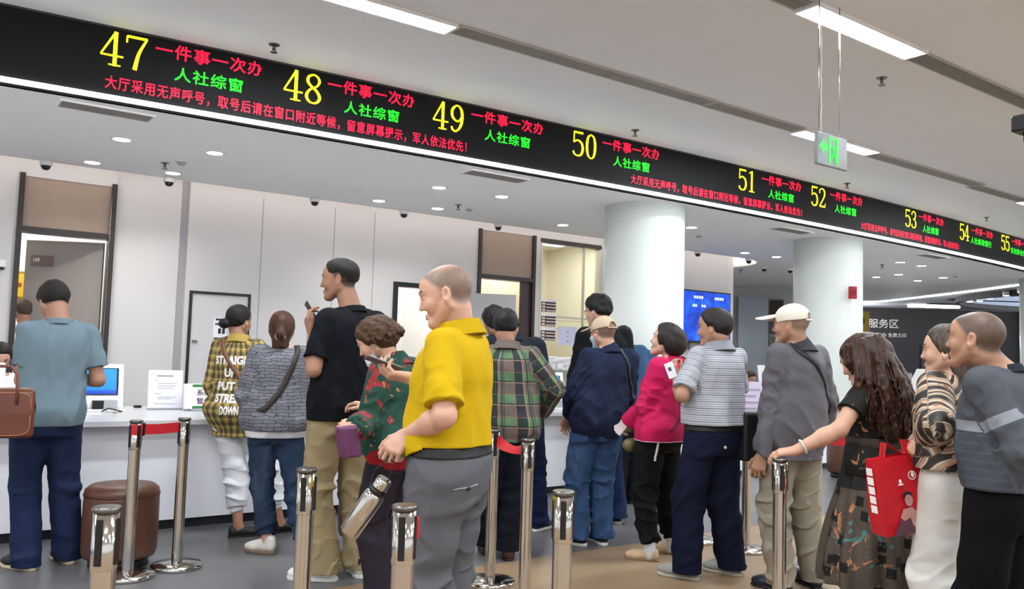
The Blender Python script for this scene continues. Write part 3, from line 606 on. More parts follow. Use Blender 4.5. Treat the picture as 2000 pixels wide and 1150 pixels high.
# ------------------------------------------------------------------ sculpting by distance fields (numpy), for people, clothes, bags
A = lambda *v: np.array(v if len(v) > 1 else v[0], dtype=np.float64)
def unit(v): v = A(v); return v / (np.linalg.norm(v) + 1e-12)
def smin(a, b, k):
    if k <= 0: return np.minimum(a, b)
    h = np.maximum(k - np.abs(a - b), 0) / k; return np.minimum(a, b) - h * h * k * .25
def smax(a, b, k): return -smin(-a, -b, k)
class Waves:
    """cheap smooth 3-D noise out of warped sines"""
    def __init__(s, seed, scale, n=7, stretch=(1, 1, 1)):
        g = np.random.RandomState(seed); d = g.normal(size=(n, 3)); d /= np.linalg.norm(d, axis=1)[:, None]
        s.k = d * (scale * g.uniform(.6, 1.6, size=(n, 1))) * A(stretch); s.p = g.uniform(0, 6.28, n); s.w = g.uniform(.5, 1.5, n)
    def __call__(s, P):
        q = P + .35 / max(1e-6, np.abs(s.k).max()) * np.sin(P[:, [1, 2, 0]] * np.abs(s.k).max() * .6)
        return (np.sin(q @ s.k.T + s.p) @ s.w) / s.w.sum() * 1.8
class Field:
    def __init__(s): s.ops = []; s.post = []
    def add(s, f, lo, hi, k=.0, mode='u'): s.ops.append((f, A(lo) - .05 - k, A(hi) + .05 + k, k, mode)); return s
    def cone(s, a, b, ra, rb, k=.02, mode='u', flat=None, cap0=False, cap1=False):
        """round cone from a to b; flat=(axis, f) squeezes it along axis by f; cap0/cap1 cut it square at that end"""
        a, b = A(a), A(b); ab = b - a; L2 = ab @ ab + 1e-12; L = math.sqrt(L2); u = ab / L
        def f(P):
            d = P - a; t = np.clip(d @ ab / L2, 0, 1); q = d - t[:, None] * ab; r = ra + (rb - ra) * t
            if flat is not None:
                ax = unit(flat[0]); c = q @ ax; q = q + (flat[1] - 1) * c[:, None] * ax
            o = np.sqrt((q * q).sum(1)) - r
            if flat is not None: o = o / (1 + .5 * (flat[1] - 1)) if flat[1] > 1 else o
            if cap1: o = smax(o, d @ u - L, .004)
            if cap0: o = smax(o, -(d @ u), .004)
            return o
        R = max(ra, rb); return s.add(f, np.minimum(a, b) - R, np.maximum(a, b) + R, k, mode)
    def ell(s, c, r, R=None, k=.02, mode='u'):
        c, r = A(c), A(r)
        def f(P):
            q = P - c
            if R is not None: q = q @ R          # columns of R are the axes
            k0 = np.sqrt(((q / r) ** 2).sum(1)) + 1e-9; k1 = np.sqrt(((q / (r * r)) ** 2).sum(1)) + 1e-9
            return k0 * (k0 - 1) / k1
        m = r.max(); return s.add(f, c - m, c + m, k, mode)
    def loft(s, secs, k=.02, mode='u', n=2.2, soft=.02):
        """stack of level ovals: rows (z, cx, cy, half width, half depth)"""
        S = A(sorted(map(tuple, secs))); z0, z1 = S[0, 0], S[-1, 0]; zz = np.linspace(z0, z1, 160)
        tab = []
        for j in range(1, 5):                       # monotone-ish cubic through the rows
            x, y = S[:, 0], S[:, j]; m = np.gradient(y, x) if len(x) > 2 else np.full(len(x), (y[-1] - y[0]) / (x[-1] - x[0]))
            i = np.clip(np.searchsorted(x, zz) - 1, 0, len(x) - 2); h = x[i + 1] - x[i]; t = (zz - x[i]) / h
            tab.append((2 * t ** 3 - 3 * t ** 2 + 1) * y[i] + (t ** 3 - 2 * t ** 2 + t) * h * m[i] + (-2 * t ** 3 + 3 * t ** 2) * y[i + 1] + (t ** 3 - t ** 2) * h * m[i + 1])
        def f(P):
            z = P[:, 2]; cx, cy, w, d = (np.interp(z, zz, t) for t in tab)
            x, y = np.abs(P[:, 0] - cx), np.abs(P[:, 1] - cy)
            k0 = ((x / w) ** n + (y / d) ** n) ** (1 / n) + 1e-9
            rr = np.sqrt(x * x + y * y); o = (k0 - 1) / k0 * rr
            o = np.where(k0 < .25, -.75 * np.minimum(w, d), o)
            return smax(o, np.maximum(z0 - z, z - z1), soft)
        W = max(abs(tab[2]).max(), abs(tab[3]).max()); return s.add(f, (tab[0].min() - W, tab[1].min() - W, z0), (tab[0].max() + W, tab[1].max() + W, z1), k, mode)
    def cut(s, f, k=.004): s.post.append(('i', f, k)); return s          # keep only where f < 0
    def below(s, z, k=.004): return s.cut(lambda P: P[:, 2] - z, k)
    def above(s, z, k=.004): return s.cut(lambda P: z - P[:, 2], k)
    def warp(s, f): s.post.append(('d', f, 0)); return s                 # adds f to the distance
    def __call__(s, P):
        D = np.full(len(P), .5)
        for f, lo, hi, k, mode in s.ops:
            m = ((P > lo) & (P < hi)).all(1); i = np.nonzero(m)[0]
            if len(i) == 0: continue
            v = f(P[i])
            if mode == 'u': D[i] = smin(D[i], v, k)
            elif mode == 's': D[i] = smax(D[i], -v, k)
        for mode, f, k in s.post:
            near = np.nonzero(D < .08)[0]
            if len(near) == 0: continue
            if mode == 'i': D[near] = smax(D[near], f(P[near]), k)
            else: D[near] = D[near] + f(P[near])
        return D
    def bounds(s):
        us = [o for o in s.ops if o[4] == 'u']; return np.min([o[1] for o in us], 0), np.max([o[2] for o in us], 0)
    def normal(s, P, e=.003):
        g = np.stack([s(P + np.eye(3)[i] * e) - s(P - np.eye(3)[i] * e) for i in range(3)], 1); return g / (np.linalg.norm(g, axis=1)[:, None] + 1e-9)
    def settle(s, P, off=0.0, n=4):
        """moves points onto the surface (+off along the normal)"""
        for _ in range(n):
            P = P - np.clip(s(P) - off, -.05, .05)[:, None] * s.normal(P)
        return P
    def march(s, P, d, n=40, off=.002):
        d = unit(d); t = np.zeros(len(P))
        for _ in range(n): t += np.clip(s(P + t[:, None] * d) - off, -.01, .03) * .8
        return P + t[:, None] * d
def polygonise(F, h, refine=1, zcoarse=None):
    """surface nets on a grid of spacing h; evaluates only near the surface. zcoarse=(z, factor): below z the levels lie further apart"""
    lo, hi = F.bounds(); B = 4
    xs = np.arange(lo[0], hi[0] + h, h); ys = np.arange(lo[1], hi[1] + h, h); zs = np.arange(lo[2], hi[2] + h, h)
    if zcoarse and zcoarse[0] > lo[2]:
        za = np.arange(lo[2], zcoarse[0], h * zcoarse[1]); zs = np.concatenate([za, np.arange(za[-1] + h, hi[2] + h, h)])
    nx, ny, nz = len(xs), len(ys), len(zs)
    ix, iy, iz = (np.unique(np.append(np.arange(0, n, B), n - 1)) for n in (nx, ny, nz))
    G = np.stack(np.meshgrid(xs[ix], ys[iy], zs[iz], indexing='ij'), -1).reshape(-1, 3)
    C = F(G).reshape(len(ix), len(iy), len(iz)); reach = h * B * 1.5 * (1 if not zcoarse else 1 + .0)
    act = np.abs(C) < reach
    a2 = act.copy()
    for ax in range(3):
        s0 = [slice(None)] * 3; s1 = [slice(None)] * 3; s0[ax] = slice(1, None); s1[ax] = slice(None, -1)
        a2[tuple(s0)] |= act[tuple(s1)]; a2[tuple(s1)] |= act[tuple(s0)]
    jx, jy, jz = (np.clip(np.round(np.arange(n) / B).astype(int), 0, m - 1) for n, m in ((nx, len(ix)), (ny, len(iy)), (nz, len(iz))))
    D = C[np.ix_(jx, jy, jz)].astype(np.float32); M = a2[np.ix_(jx, jy, jz)]
    q = np.argwhere(M)
    for s in range(0, len(q), 150000):
        c = q[s:s + 150000]; D[c[:, 0], c[:, 1], c[:, 2]] = F(np.stack([xs[c[:, 0]], ys[c[:, 1]], zs[c[:, 2]]], 1))
    D[0] = D[-1] = .1; D[:, 0] = D[:, -1] = .1; D[:, :, 0] = D[:, :, -1] = .1
    S = D < 0
    cnt = np.zeros((nx - 1, ny - 1, nz - 1), np.int8)
    for a in (0, 1):
        for b in (0, 1):
            for c in (0, 1): cnt += S[a:nx - 1 + a, b:ny - 1 + b, c:nz - 1 + c]
    cells = np.argwhere((cnt > 0) & (cnt < 8)); idx = np.full((nx - 1, ny - 1, nz - 1), -1, np.int32); idx[tuple(cells.T)] = np.arange(len(cells))
    acc = np.zeros((len(cells), 3)); num = np.zeros(len(cells)); off = [(a, b, c) for a in (0, 1) for b in (0, 1) for c in (0, 1)]
    cv = {o: D[cells[:, 0] + o[0], cells[:, 1] + o[1], cells[:, 2] + o[2]] for o in off}
    for o in off:
        for ax in range(3):
            if o[ax]: continue
            o2 = list(o); o2[ax] = 1; a, b = cv[o], cv[tuple(o2)]; m = (a < 0) != (b < 0)
            t = np.zeros(len(cells)); t[m] = a[m] / (a[m] - b[m]); p = np.tile(A(o), (len(cells), 1)); p[:, ax] = t
            acc[m] += p[m]; num[m] += 1
    fr = acc / num[:, None]
    def lerp(ar, i, t): return ar[i] + (ar[i + 1] - ar[i]) * t
    V = np.stack([lerp(xs, cells[:, 0], fr[:, 0]), lerp(ys, cells[:, 1], fr[:, 1]), lerp(zs, cells[:, 2], fr[:, 2])], 1)
    Q = []
    for ax in range(3):
        s0 = [slice(1, -1)] * 3; s1 = [slice(1, -1)] * 3; s0[ax] = slice(0, -1); s1[ax] = slice(1, None)
        a, b = S[tuple(s0)], S[tuple(s1)]; e = np.argwhere(a != b)
        if len(e) == 0: continue
        base = e.copy(); 
        for k in range(3):
            if k != ax: base[:, k] += 1
        fl = a[tuple(e.T)]; u, v = (ax + 1) % 3, (ax + 2) % 3
        def g(du, dv):
            c = base.copy(); c[:, u] -= du; c[:, v] -= dv; return idx[tuple(c.T)]
        quad = np.stack([g(1, 1), g(0, 1), g(0, 0), g(1, 0)], 1); quad[~fl] = quad[~fl][:, ::-1]; Q.append(quad)
    Q = np.concatenate(Q); Q = Q[(Q >= 0).all(1)]
    for _ in range(refine):
        n = F.normal(V, h * .4); V = V - np.clip(F(V), -h * .6, h * .6)[:, None] * n
    return V, Q
def np_mesh(name, V, Q, mat, parent=None, cuv=None, smooth=True):
    me = bpy.data.meshes.new(name); k = Q.shape[1]
    me.vertices.add(len(V)); me.vertices.foreach_set('co', V.astype(np.float32).ravel())
    me.loops.add(len(Q) * k); me.loops.foreach_set('vertex_index', Q.astype(np.int32).ravel())
    me.polygons.add(len(Q)); me.polygons.foreach_set('loop_start', np.arange(0, len(Q) * k, k, dtype=np.int32))
    me.polygons.foreach_set('use_smooth', np.full(len(Q), smooth)); me.update(calc_edges=True)
    if cuv is not None:
        at = me.attributes.new('cuv', 'FLOAT_VECTOR', 'POINT'); at.data.foreach_set('vector', cuv.astype(np.float32).ravel())
    return link_mesh(name, me, mat, parent)
def sculpt(name, F, h, mat, parent=None, cuv=None, refine=1, zcoarse=None):
    V, Q = polygonise(F, h, refine, zcoarse)
    return np_mesh(name, V, Q, mat, parent, cuv(V) if cuv else None)
def strap_mesh(F, pts, width, off=.004, thick=.004, n=60, side=None):
    """a band lying on field F through the points given; returns verts and quads"""
    P = A(pts); t = np.linspace(0, len(P) - 1, n); i = np.clip(t.astype(int), 0, len(P) - 2); f = (t - i)[:, None]
    a, b, c, d = P[np.clip(i - 1, 0, len(P) - 1)], P[i], P[i + 1], P[np.clip(i + 2, 0, len(P) - 1)]
    C = .5 * (2 * b + (c - a) * f + (2 * a - 5 * b + 4 * c - d) * f * f + (3 * b - a - 3 * c + d) * f ** 3)
    if F is not None: C = F.settle(C, off)
    N = F.normal(C) if F is not None else np.tile(unit(side), (n, 1)); T = np.gradient(C, axis=0); T /= np.linalg.norm(T, axis=1)[:, None]
    W = np.cross(N, T); W /= np.linalg.norm(W, axis=1)[:, None] + 1e-9
    L, R = C - W * width / 2, C + W * width / 2
    if F is not None: L, R = F.settle(L, off, 2), F.settle(R, off, 2)
    V = np.concatenate([L, R, L + N * thick, R + N * thick]); q = []
    for k in range(n - 1): q += [(k, n + k, n + k + 1, k + 1), (2 * n + k, 2 * n + k + 1, 3 * n + k + 1, 3 * n + k), (k, k + 1, 2 * n + k + 1, 2 * n + k), (n + k, 3 * n + k, 3 * n + k + 1, n + k + 1)]
    q += [(0, 2 * n, 3 * n, n), (n - 1, 2 * n - 1, 4 * n - 1, 3 * n - 1)]
    return V, np.array(q)

# ------------------------------------------------------------------ people
def rotm(yaw=0, pitch=0, roll=0):
    """head frame: x right, y forward, z up; yaw > 0 turns left, pitch > 0 looks down, roll > 0 tips to the right (degrees)"""
    return np.array(Matrix.Rotation(math.radians(yaw), 3, 'Z') @ Matrix.Rotation(math.radians(-pitch), 3, 'X') @ Matrix.Rotation(math.radians(roll), 3, 'Y'))
def ik(a, c, l1, l2, pole):
    a, c = A(a), A(c); d = c - a; L = np.linalg.norm(d); k = L / (l1 + l2) * 1.002
    if k > 1: l1, l2 = l1 * k, l2 * k
    u = d / L; x = (l1 * l1 - l2 * l2 + L * L) / (2 * L); hh = math.sqrt(max(0, l1 * l1 - x * x)); p = A(pole) - u * (A(pole) @ u)
    return a + u * x + unit(p) * hh
def skin_mat(name, c, ruddy=.5):
    if name in MATS: return MATS[name]
    t = NT(name, .5, 0, .35); co = t.coord(); n = t.noise(co, 14, 4); c = hexc(c)
    t.color(t.mix(n, tuple(x * .9 for x in c[:3]) + (1,), (min(1, c[0] * 1.08), c[1] * 1.0, c[2] * .98, 1)))
    t.b.inputs['Subsurface Weight'].default_value = .06; t.b.inputs['Subsurface Radius'].default_value = (.012, .005, .003)
    t.bump(t.noise(co, 160, 3), .08, .002); MATS[name] = t.m; return t.m
def hair_mat(name, c1, c2, scale=60, rough=.55, stretch=(1, 1, .25)):
    if name in MATS: return MATS[name]
    t = NT(name, rough, 0, .22); co = t.coord('Object', stretch); n = t.noise(co, scale, 4, .6)
    t.color(t.ramp(n, [(.3, hexc(c1)), (.72, hexc(c2))])); t.bump(t.noise(co, scale * 2, 3), .8, .005); MATS[name] = t.m; return t.m
def stubble_skin(skin, col):
    name = skin.name + '_stubble_' + col
    if name in MATS: return MATS[name]
    m = skin.copy(); m.name = name; t = m.node_tree; b = t.nodes['Principled BSDF']; src = b.inputs['Base Color'].links[0].from_socket
    at = t.nodes.new('ShaderNodeAttribute'); at.attribute_name = 'scalp'; tc = t.nodes.new('ShaderNodeTexCoord'); nz = t.nodes.new('ShaderNodeTexNoise'); nz.inputs['Scale'].default_value = 260; t.links.new(tc.outputs['Object'], nz.inputs['Vector'])
    ad = t.nodes.new('ShaderNodeMath'); ad.operation = 'MULTIPLY_ADD'; t.links.new(nz.outputs[0], ad.inputs[0]); ad.inputs[1].default_value = .7; ad.inputs[2].default_value = .62
    mu = t.nodes.new('ShaderNodeMath'); mu.operation = 'MULTIPLY'; mu.use_clamp = True; t.links.new(at.outputs['Fac'], mu.inputs[0]); t.links.new(ad.outputs[0], mu.inputs[1])
    mx = t.nodes.new('ShaderNodeMix'); mx.data_type = 'RGBA'; t.links.new(mu.outputs[0], mx.inputs[0]); t.links.new(src, mx.inputs[6]); mx.inputs[7].default_value = hexc(col); t.links.new(mx.outputs[2], b.inputs['Base Color'])
    MATS[name] = m; return m
SKIN = {'a': skin_mat('skin_tan', 'a37c66'), 'b': skin_mat('skin_light', 'bd9580'), 'c': skin_mat('skin_warm', '9c7560'), 'd': skin_mat('skin_pale', 'c7a490')}
M_EYE = plain('eye_white', 'd9d4cc', .2); M_IRIS = plain('eye_dark', '1a120d', .15); M_LIP = {k: skin_mat('lips_' + k, c) for k, c in (('a', 'a0685a'), ('b', 'b57468'), ('c', '8f5c4c'), ('d', 'b97870'))}
M_BROW = plain('brow_dark', '3a2d26', .8)

def hand_field(F, wr, d, n, side, curl, s=1.0, thumb=(.5, .5), spread=1.0, point=None):
    """palm, five fingers of unequal length with two knuckle bends, and a thumb from the side of the palm.
    d: fingers' direction, n: normal of the back of the hand, side: +1 right hand, -1 left hand"""
    d = unit(d); n = unit(n - d * (A(n) @ d)); x = np.cross(d, n) * (-side)      # x points to the thumb side
    wr = A(wr)
    F.cone(wr - d * .01, wr + d * .045 * s, .0235 * s, .024 * s, .015, flat=(n, 1.35))
    curls = curl if isinstance(curl, (list, tuple)) else [curl] * 4
    for i in range(4):                                                           # 0 index .. 3 little
        o = (1.5 - i) * .0205 * s * spread; kn = wr + d * (.088 - .004 * abs(i - 1) - (.006 if i == 3 else 0)) * s + x * o + n * .003
        F.cone(wr + d * .018 * s + x * o * .55, kn, .0165 * s, .0128 * s, .014)
        c = math.radians(curls[i]); L = [(.041, .026, .021), (.045, .029, .022), (.042, .027, .022), (.033, .02, .019)][i]
        p = kn; ang = 0
        for j in range(3):
            ang += c * (.75, 1.0, .65)[j]; fd = unit(d * math.cos(ang) - n * math.sin(ang) + x * (1.5 - i) * .05 * spread)
            q = p + fd * L[j] * s; F.cone(p, q, (.0098, .0088, .0079)[j] * s, (.0088, .0079, .0066)[j] * s, .0035); p = q
    t0 = wr + d * .022 * s + x * .022 * s - n * .006; a, b = thumb
    t1 = t0 + unit(d * .75 + x * (.25 + a) - n * .5 * b) * .042 * s; t2 = t1 + unit(d * .95 + x * (.1 + a * .4) - n * .7 * b) * .032 * s; t3 = t2 + unit(d + x * (a * .15) - n * .8 * b) * .025 * s
    F.cone(t0, t1, .0165 * s, .0118 * s, .014); F.cone(t1, t2, .0112 * s, .0102 * s, .004); F.cone(t2, t3, .0098 * s, .0078 * s, .004)

class Figure:
    """lays out a posed person in their own frame (x right, y forward, z up, origin on the floor under the hips)"""
    def __init__(s, J, H=1.7, girth=1.0, belly=0.0, female=False, headk=1.0):
        s.J = {k: A(v) for k, v in J.items() if k not in ('head_rot',)}; s.H = H; s.k = H / 1.7; s.g = girth; s.belly = belly; s.fem = female
        s.HR = rotm(*J['head_rot']); s.hk = headk * (.5 + .5 * s.k); J = s.J; k = s.k
        s.pel, s.nk = J['pelvis'], J['neck']; s.zp, s.zn = s.pel[2], s.nk[2]
        for sd, sg in (('L', -1), ('R', 1)):
            J['sh' + sd] = s.nk + A(sg * (.142 if female else .160) * k * (.6 + .4 * girth), -.005, -.068 * k)
            J.setdefault('hip' + sd, s.pel + A(sg * .085 * k, 0, -.03 * k))
    def centre(s, z):
        """centre line of the trunk at height z"""
        t = np.clip((z - s.zp) / (s.zn - s.zp), -.4, 1.05); c = s.pel + (s.nk - s.pel) * t
        return c[0] * 1.0, c[1]
    def trunk(s, grow=0.0, top=1.03, low=-.30, wgrow=None, waist=0.0, chest=0.0, hipgrow=0.0):
        k, g = s.k, s.g
        if s.fem: T = [(-.30, .150, .105, .0), (-.12, .168, .120, -.012), (0, .172, .122, -.014), (.14, .152, .108, -.004), (.30, .132, .098, .006), (.5, .142, .112, .012), (.66, .147, .118, .012), (.80, .140, .098, .0), (.90, .106, .078, -.008), (.97, .066, .062, -.008), (1.03, .055, .055, -.004)]
        else: T = [(-.30, .150, .105, .0), (-.12, .163, .117, -.010), (0, .166, .118, -.012), (.14, .155, .110, -.003), (.30, .148, .106, .004), (.5, .158, .114, .008), (.66, .166, .118, .006), (.80, .158, .103, .0), (.90, .118, .082, -.006), (.97, .072, .066, -.006), (1.03, .060, .058, -.002)]
        out = []
        for t, w, d, oy in T:
            if t < low - .001 or t > top + .001: continue
            z = s.zp + t * (s.zn - s.zp); cx, cy = s.centre(z); b = s.belly * math.exp(-((t - .22) / .2) ** 2)
            lw = waist * math.exp(-((t - .25) / .22) ** 2); ch = chest * math.exp(-((t - .62) / .2) ** 2); hg = hipgrow * math.exp(-((t + .05) / .18) ** 2)
            fade = 1.0 if t < .85 else max(.25, 1 - (t - .85) * 5)
            out.append((z, cx, cy + (oy + b * .5) * k, (w * g * k + grow * fade + lw + hg), (d * (.5 + .5 * g) * k + grow * fade + b * .5 * k + lw * .7 + ch + hg)))
        return out
    def shoulders(s, F, r=.048, k=.035, grow=0.0):
        for sd in 'LR':
            S = s.J['sh' + sd]; F.cone(s.nk + (S - s.nk) * .12 + A(0, -.006, -.022 * s.k), S + (S - s.nk) * -.02, (.036 * s.k + grow * .5), (r * s.k + grow), k)
    def arm_pts(s, sd): return s.J['sh' + sd], s.J['el' + sd], s.J['wr' + sd]
    def head_pt(s, *p): return s.J['head'] + s.HR @ (A(*p) * s.hk)
    def body(s, hands, skin, legs=True, stubble=None, bare_feet=False, h=.0044, name='body', ears=True, nose=1.0, parent=None, jaw=1.0, flare=1.0):
        F = Field(); k, J = s.k, s.J; hp = s.head_pt; q = s.hk
        F.loft(s.trunk(-.004, 1.0), .02); s.shoulders(F, .047, .045)
        for sd, sg in (('L', -1), ('R', 1)):
            a, e, w = s.arm_pts(sd); g = .6 + .4 * s.g; u = unit(w - e)
            F.cone(a, e, .049 * k * g, .039 * k * g, .03); F.cone(e, e + (w - e) * .35, .0385 * k * g, .0405 * k * g, .02); F.cone(e + (w - e) * .3, w, .040 * k * g, .0255 * k, .02)
            hd = hands.get(sd)
            if hd:
                hd = dict(hd); d = A(hd.get('d', u)); hand_field(F, w, d, A(hd.get('n', (0, 0, 1))), 1 if sd == 'R' else -1, hd.get('curl', 35), k * (.93 if s.fem else 1.0), hd.get('thumb', (.5, .5)), hd.get('spread', 1.0))
            else: F.cone(w, w + u * .08, .024, .02, .01)
            if legs:
                hpj, kn, an = J['hip' + sd], J['kn' + sd], J['an' + sd]
                F.cone(hpj, kn, .078 * k * g, .052 * k * g, .03); F.cone(kn, kn + (an - kn) * .35 + A(0, -.012, 0), .05 * k * g, .05 * k * g, .03); F.cone(kn + (an - kn) * .3, an, .047 * k * g, .034 * k, .02)
                ft = unit(A(J.get('toe' + sd, (0, 1, 0)))); F.cone(an + A(0, 0, -.035), an + ft * .12 + A(0, 0, -.052), .032, .026, .03)
        # neck and head
        F.cone(s.nk + A(0, -.005, -.03 * k), hp(0, -.028, -.055), .058 * k * (.92 if s.fem else 1.04), .054 * q * (.9 if s.fem else 1.05), .03)
        R = s.HR
        F.ell(hp(0, -.014, .034), A(.074, .096, .086) * q, R, .02)
        F.ell(hp(0, .028, .014), A(.066, .066, .082) * q, R, .03)
        F.ell(hp(0, .060, .052), A(.046, .028, .034) * q, R, .03)
        F.cone(hp(0, .034, -.03), hp(0, .060, -.088), .056 * q * jaw, .027 * q * jaw, .03)
        for sg in (-1, 1):
            F.cone(hp(sg * .054, -.004, -.04), hp(sg * .018 * jaw, .072, -.094), .022 * q, .017 * q, .025)
            F.ell(hp(sg * .036, .062, -.026), A(.026, .026, .026) * q, R, .02)
            F.cone(hp(sg * .012, .090, .030), hp(sg * .045, .070, .031), .010 * q, .009 * q, .012)
        for sg in (-1, 1): F.ell(hp(sg * .032, .100, .007), A(.019, .016, .011) * q, R, .012, 's')
        for sg in (-1, 1): F.ell(hp(sg * .031, .078, .008), A(.0155, .0125, .0115) * q, R, .004)
        F.cone(hp(0, .087, .020), hp(0, .1025 + .004 * nose, -.024), .0082 * q, .0105 * q * nose, .014)
        for sg in (-1, 1): F.ell(hp(sg * .0125, .091, -.028), A(.0085, .0105, .0078) * q, R, .006)
        F.cone(hp(-.016, .088, -.0565), hp(.016, .088, -.0565), .0068 * q, .0068 * q, .006); F.cone(hp(-.013, .087, -.068), hp(.013, .087, -.068), .0078 * q, .0078 * q, .006)
        F.cone(hp(-.02, .0995, -.0622), hp(.02, .0995, -.0622), .0028 * q, .0028 * q, .003, 's')
        F.ell(hp(0, .076, -.094), A(.02, .017, .016) * q, R, .015)
        if ears:
            for sg in (-1, 1):
                RE = R @ rotm(sg * -22 * flare, -8, 0)
                F.ell(hp(sg * .0775, -.008, -.004), A(.0085, .0185, .031) * q, RE, .008); F.ell(hp(sg * .0835, -.004, .002), A(.0065, .0105, .019) * q, RE, .005, 's')
                F.ell(hp(sg * .074, -.002, -.03), A(.0075, .010, .011) * q, RE, .006)
        s.F_body = F
        o = sculpt(name, F, h, skin if stubble is None else stubble_skin(skin, stubble.get('col', '4a3d35')), parent, zcoarse=(.62, 2.5)); s.add_face(parent, o, skin)
        if stubble is not None:                       # cropped hair: how dense it grows over the scalp
            n = len(o.data.vertices); V = np.empty(n * 3, np.float32); o.data.vertices.foreach_get('co', V); L = ((V.reshape(-1, 3) - J['head']) @ s.HR) / q; x, y, z = L.T
            fr, sd_, lo = stubble.get('front', .075), stubble.get('side', .02), stubble.get('low', -.06)
            yh = np.interp(z, [-.11, -.06, -.03, 0, .03, .05, .075, .10], [-.02, -.012, sd_ - .028, sd_, sd_ + .016, fr - .022, fr, fr + .03]); zl = np.interp(y, [-.12, -.06, -.03, -.012, .012, .04], [lo, lo, lo + .012, lo + .05, lo + .05, lo + .04])
            m = np.clip(-np.maximum(y - yh, zl - z) / .022, 0, 1) * stubble.get('dense', .8) * (np.linalg.norm(L, axis=1) < .16)
            m *= 1 - stubble.get('bald', 0) * np.clip((z - .085) / .03, 0, 1); m *= np.where((np.abs(x) > .076) & (np.abs(y + .008) < .03) & (z < .035), .0, 1)
            at = o.data.attributes.new('scalp', 'FLOAT', 'POINT'); at.data.foreach_set('value', m.astype(np.float32))
        return o
    def add_face(s, parent, body, skin):
        m = MB(); i = MB(); b = MB(); l = MB(); q = s.hk
        key = [k for k, v in SKIN.items() if v == skin]; key = key[0] if key else 'a'
        for sg in (-1, 1):
            c = Vector(s.head_pt(sg * .031, .0795, .0075)); M4 = Matrix.Translation(c) @ Matrix(s.HR.tolist()).to_4x4()
            m.ball((0, 0, 0), (.0125 * q, .0112 * q, .0048 * q), 10, M4); i.ball((0, .0078 * q, 0), (.0054 * q, .0048 * q, .0045 * q), 8, M4)
            pts = [s.head_pt(sg * x, y, z) for x, y, z in ((.013, .094, .030), (.026, .091, .035), (.040, .080, .036), (.052, .064, .029))]
            P = s.F_body.settle(A(pts), .0002); b.tube([tuple(p) for p in P], [.0018, .0026, .0024, .001], 6)
        P = s.F_body.settle(A([s.head_pt(x, .098, z) for x, z in ((-.021, -.062), (-.01, -.0575), (0, -.059), (.01, -.0575), (.021, -.062))]), .0008); l.tube([tuple(p) for p in P], [.001, .0035, .003, .0035, .001], 6)
        P = s.F_body.settle(A([s.head_pt(x, .098, z) for x, z in ((-.02, -.0635), (-.009, -.068), (0, -.069), (.009, -.068), (.02, -.0635))]), .0008); l.tube([tuple(p) for p in P], [.001, .004, .0045, .004, .001], 6)
        m.build('eyes', M_EYE, parent); i.build('irises', M_IRIS, parent); b.build('eyebrows', M_BROW, parent); l.build('lips', M_LIP[key], parent)
    # ---- hair
    def hair(s, style, mat, parent, h=.004, seed=1, name='hair', front=.075, thick=.012, low=-.055, noise=.004, nscale=90, side=.02, grow=0.0, parts=None, edge=None, taper=.04):
        F = Field(); hp = s.head_pt; q = s.hk; R = s.HR; W = Waves(seed, nscale, 9)
        F.ell(hp(0, -.014, .034), A(.074 + thick * .8, .096 + thick, .086 + thick) * q, R, .02); F.ell(hp(0, .012, .03), A(.068 + thick * .8, .076 + thick, .082 + thick) * q, R, .03)
        F.cone(hp(0, -.045, -.02), hp(0, -.05, low + .02), .056 * q + thick * .8, .045 * q + thick * .6, .03)
        if parts: parts(F, hp, q)
        Ri = R.T; c0 = s.J['head']
        def keep(P):
            L = ((P - c0) @ R) / q; x, y, z = L.T
            yh = np.interp(z, [-.11, -.06, -.03, 0, .03, .05, .075, .10], [-.02, -.012, side - .028, side, side + .016, front - .022, front, front + .03])
            zl = np.interp(y, [-.12, -.06, -.03, -.012, .012, .04], [low, low, low + .012, low + .05, low + .05, low + .04])
            return np.maximum(y - yh, zl - z)
        thin = thick * (1.15 if edge is None else edge)
        F.warp(lambda P: noise * W(P) + thin * np.clip(1 + keep(P) / taper, 0, 1) ** 2)
        F.cut(keep, .006)
        s.F_hair = F
        return sculpt(name, F, h, mat, parent)
    # ---- clothes
    def shirt(s, name, mat, parent, hem, sleeve='short', grow=.014, waist=.0, chest=0.0, hipgrow=0.0, fold=.004, seed=3, h=.0052, sl_r=(.066, .062), frac=.78, neck_z=.975, cuff=None, vstretch=.35, extra=None, arm_grow=.0, hemdrop=0.0, top_z=None, fscale=24, flare=0.0, back=0.0):
        F = Field(); k, J = s.k, s.J; g = .6 + .4 * s.g
        low = (hem - .03 - s.zp) / (s.zn - s.zp)
        T = s.trunk(grow, 1.0, -.30, None, waist, chest, hipgrow)
        if low < -.30:
            z, cx, cy, w, d = T[0]; c2 = s.centre(hem - .04); T.append((hem - .04, c2[0], c2[1], w + .01, d + .01))
        if flare: T = [(z, cx, cy, w + flare * max(0, (s.zp + .15 - z)), d + flare * max(0, (s.zp + .15 - z))) for z, cx, cy, w, d in T]
        if back: T = [(z, cx, cy - back * .5, w, d + back * .5) for z, cx, cy, w, d in T]
        F.loft(T, .02); s.shoulders(F, .050, .05, grow * .55)
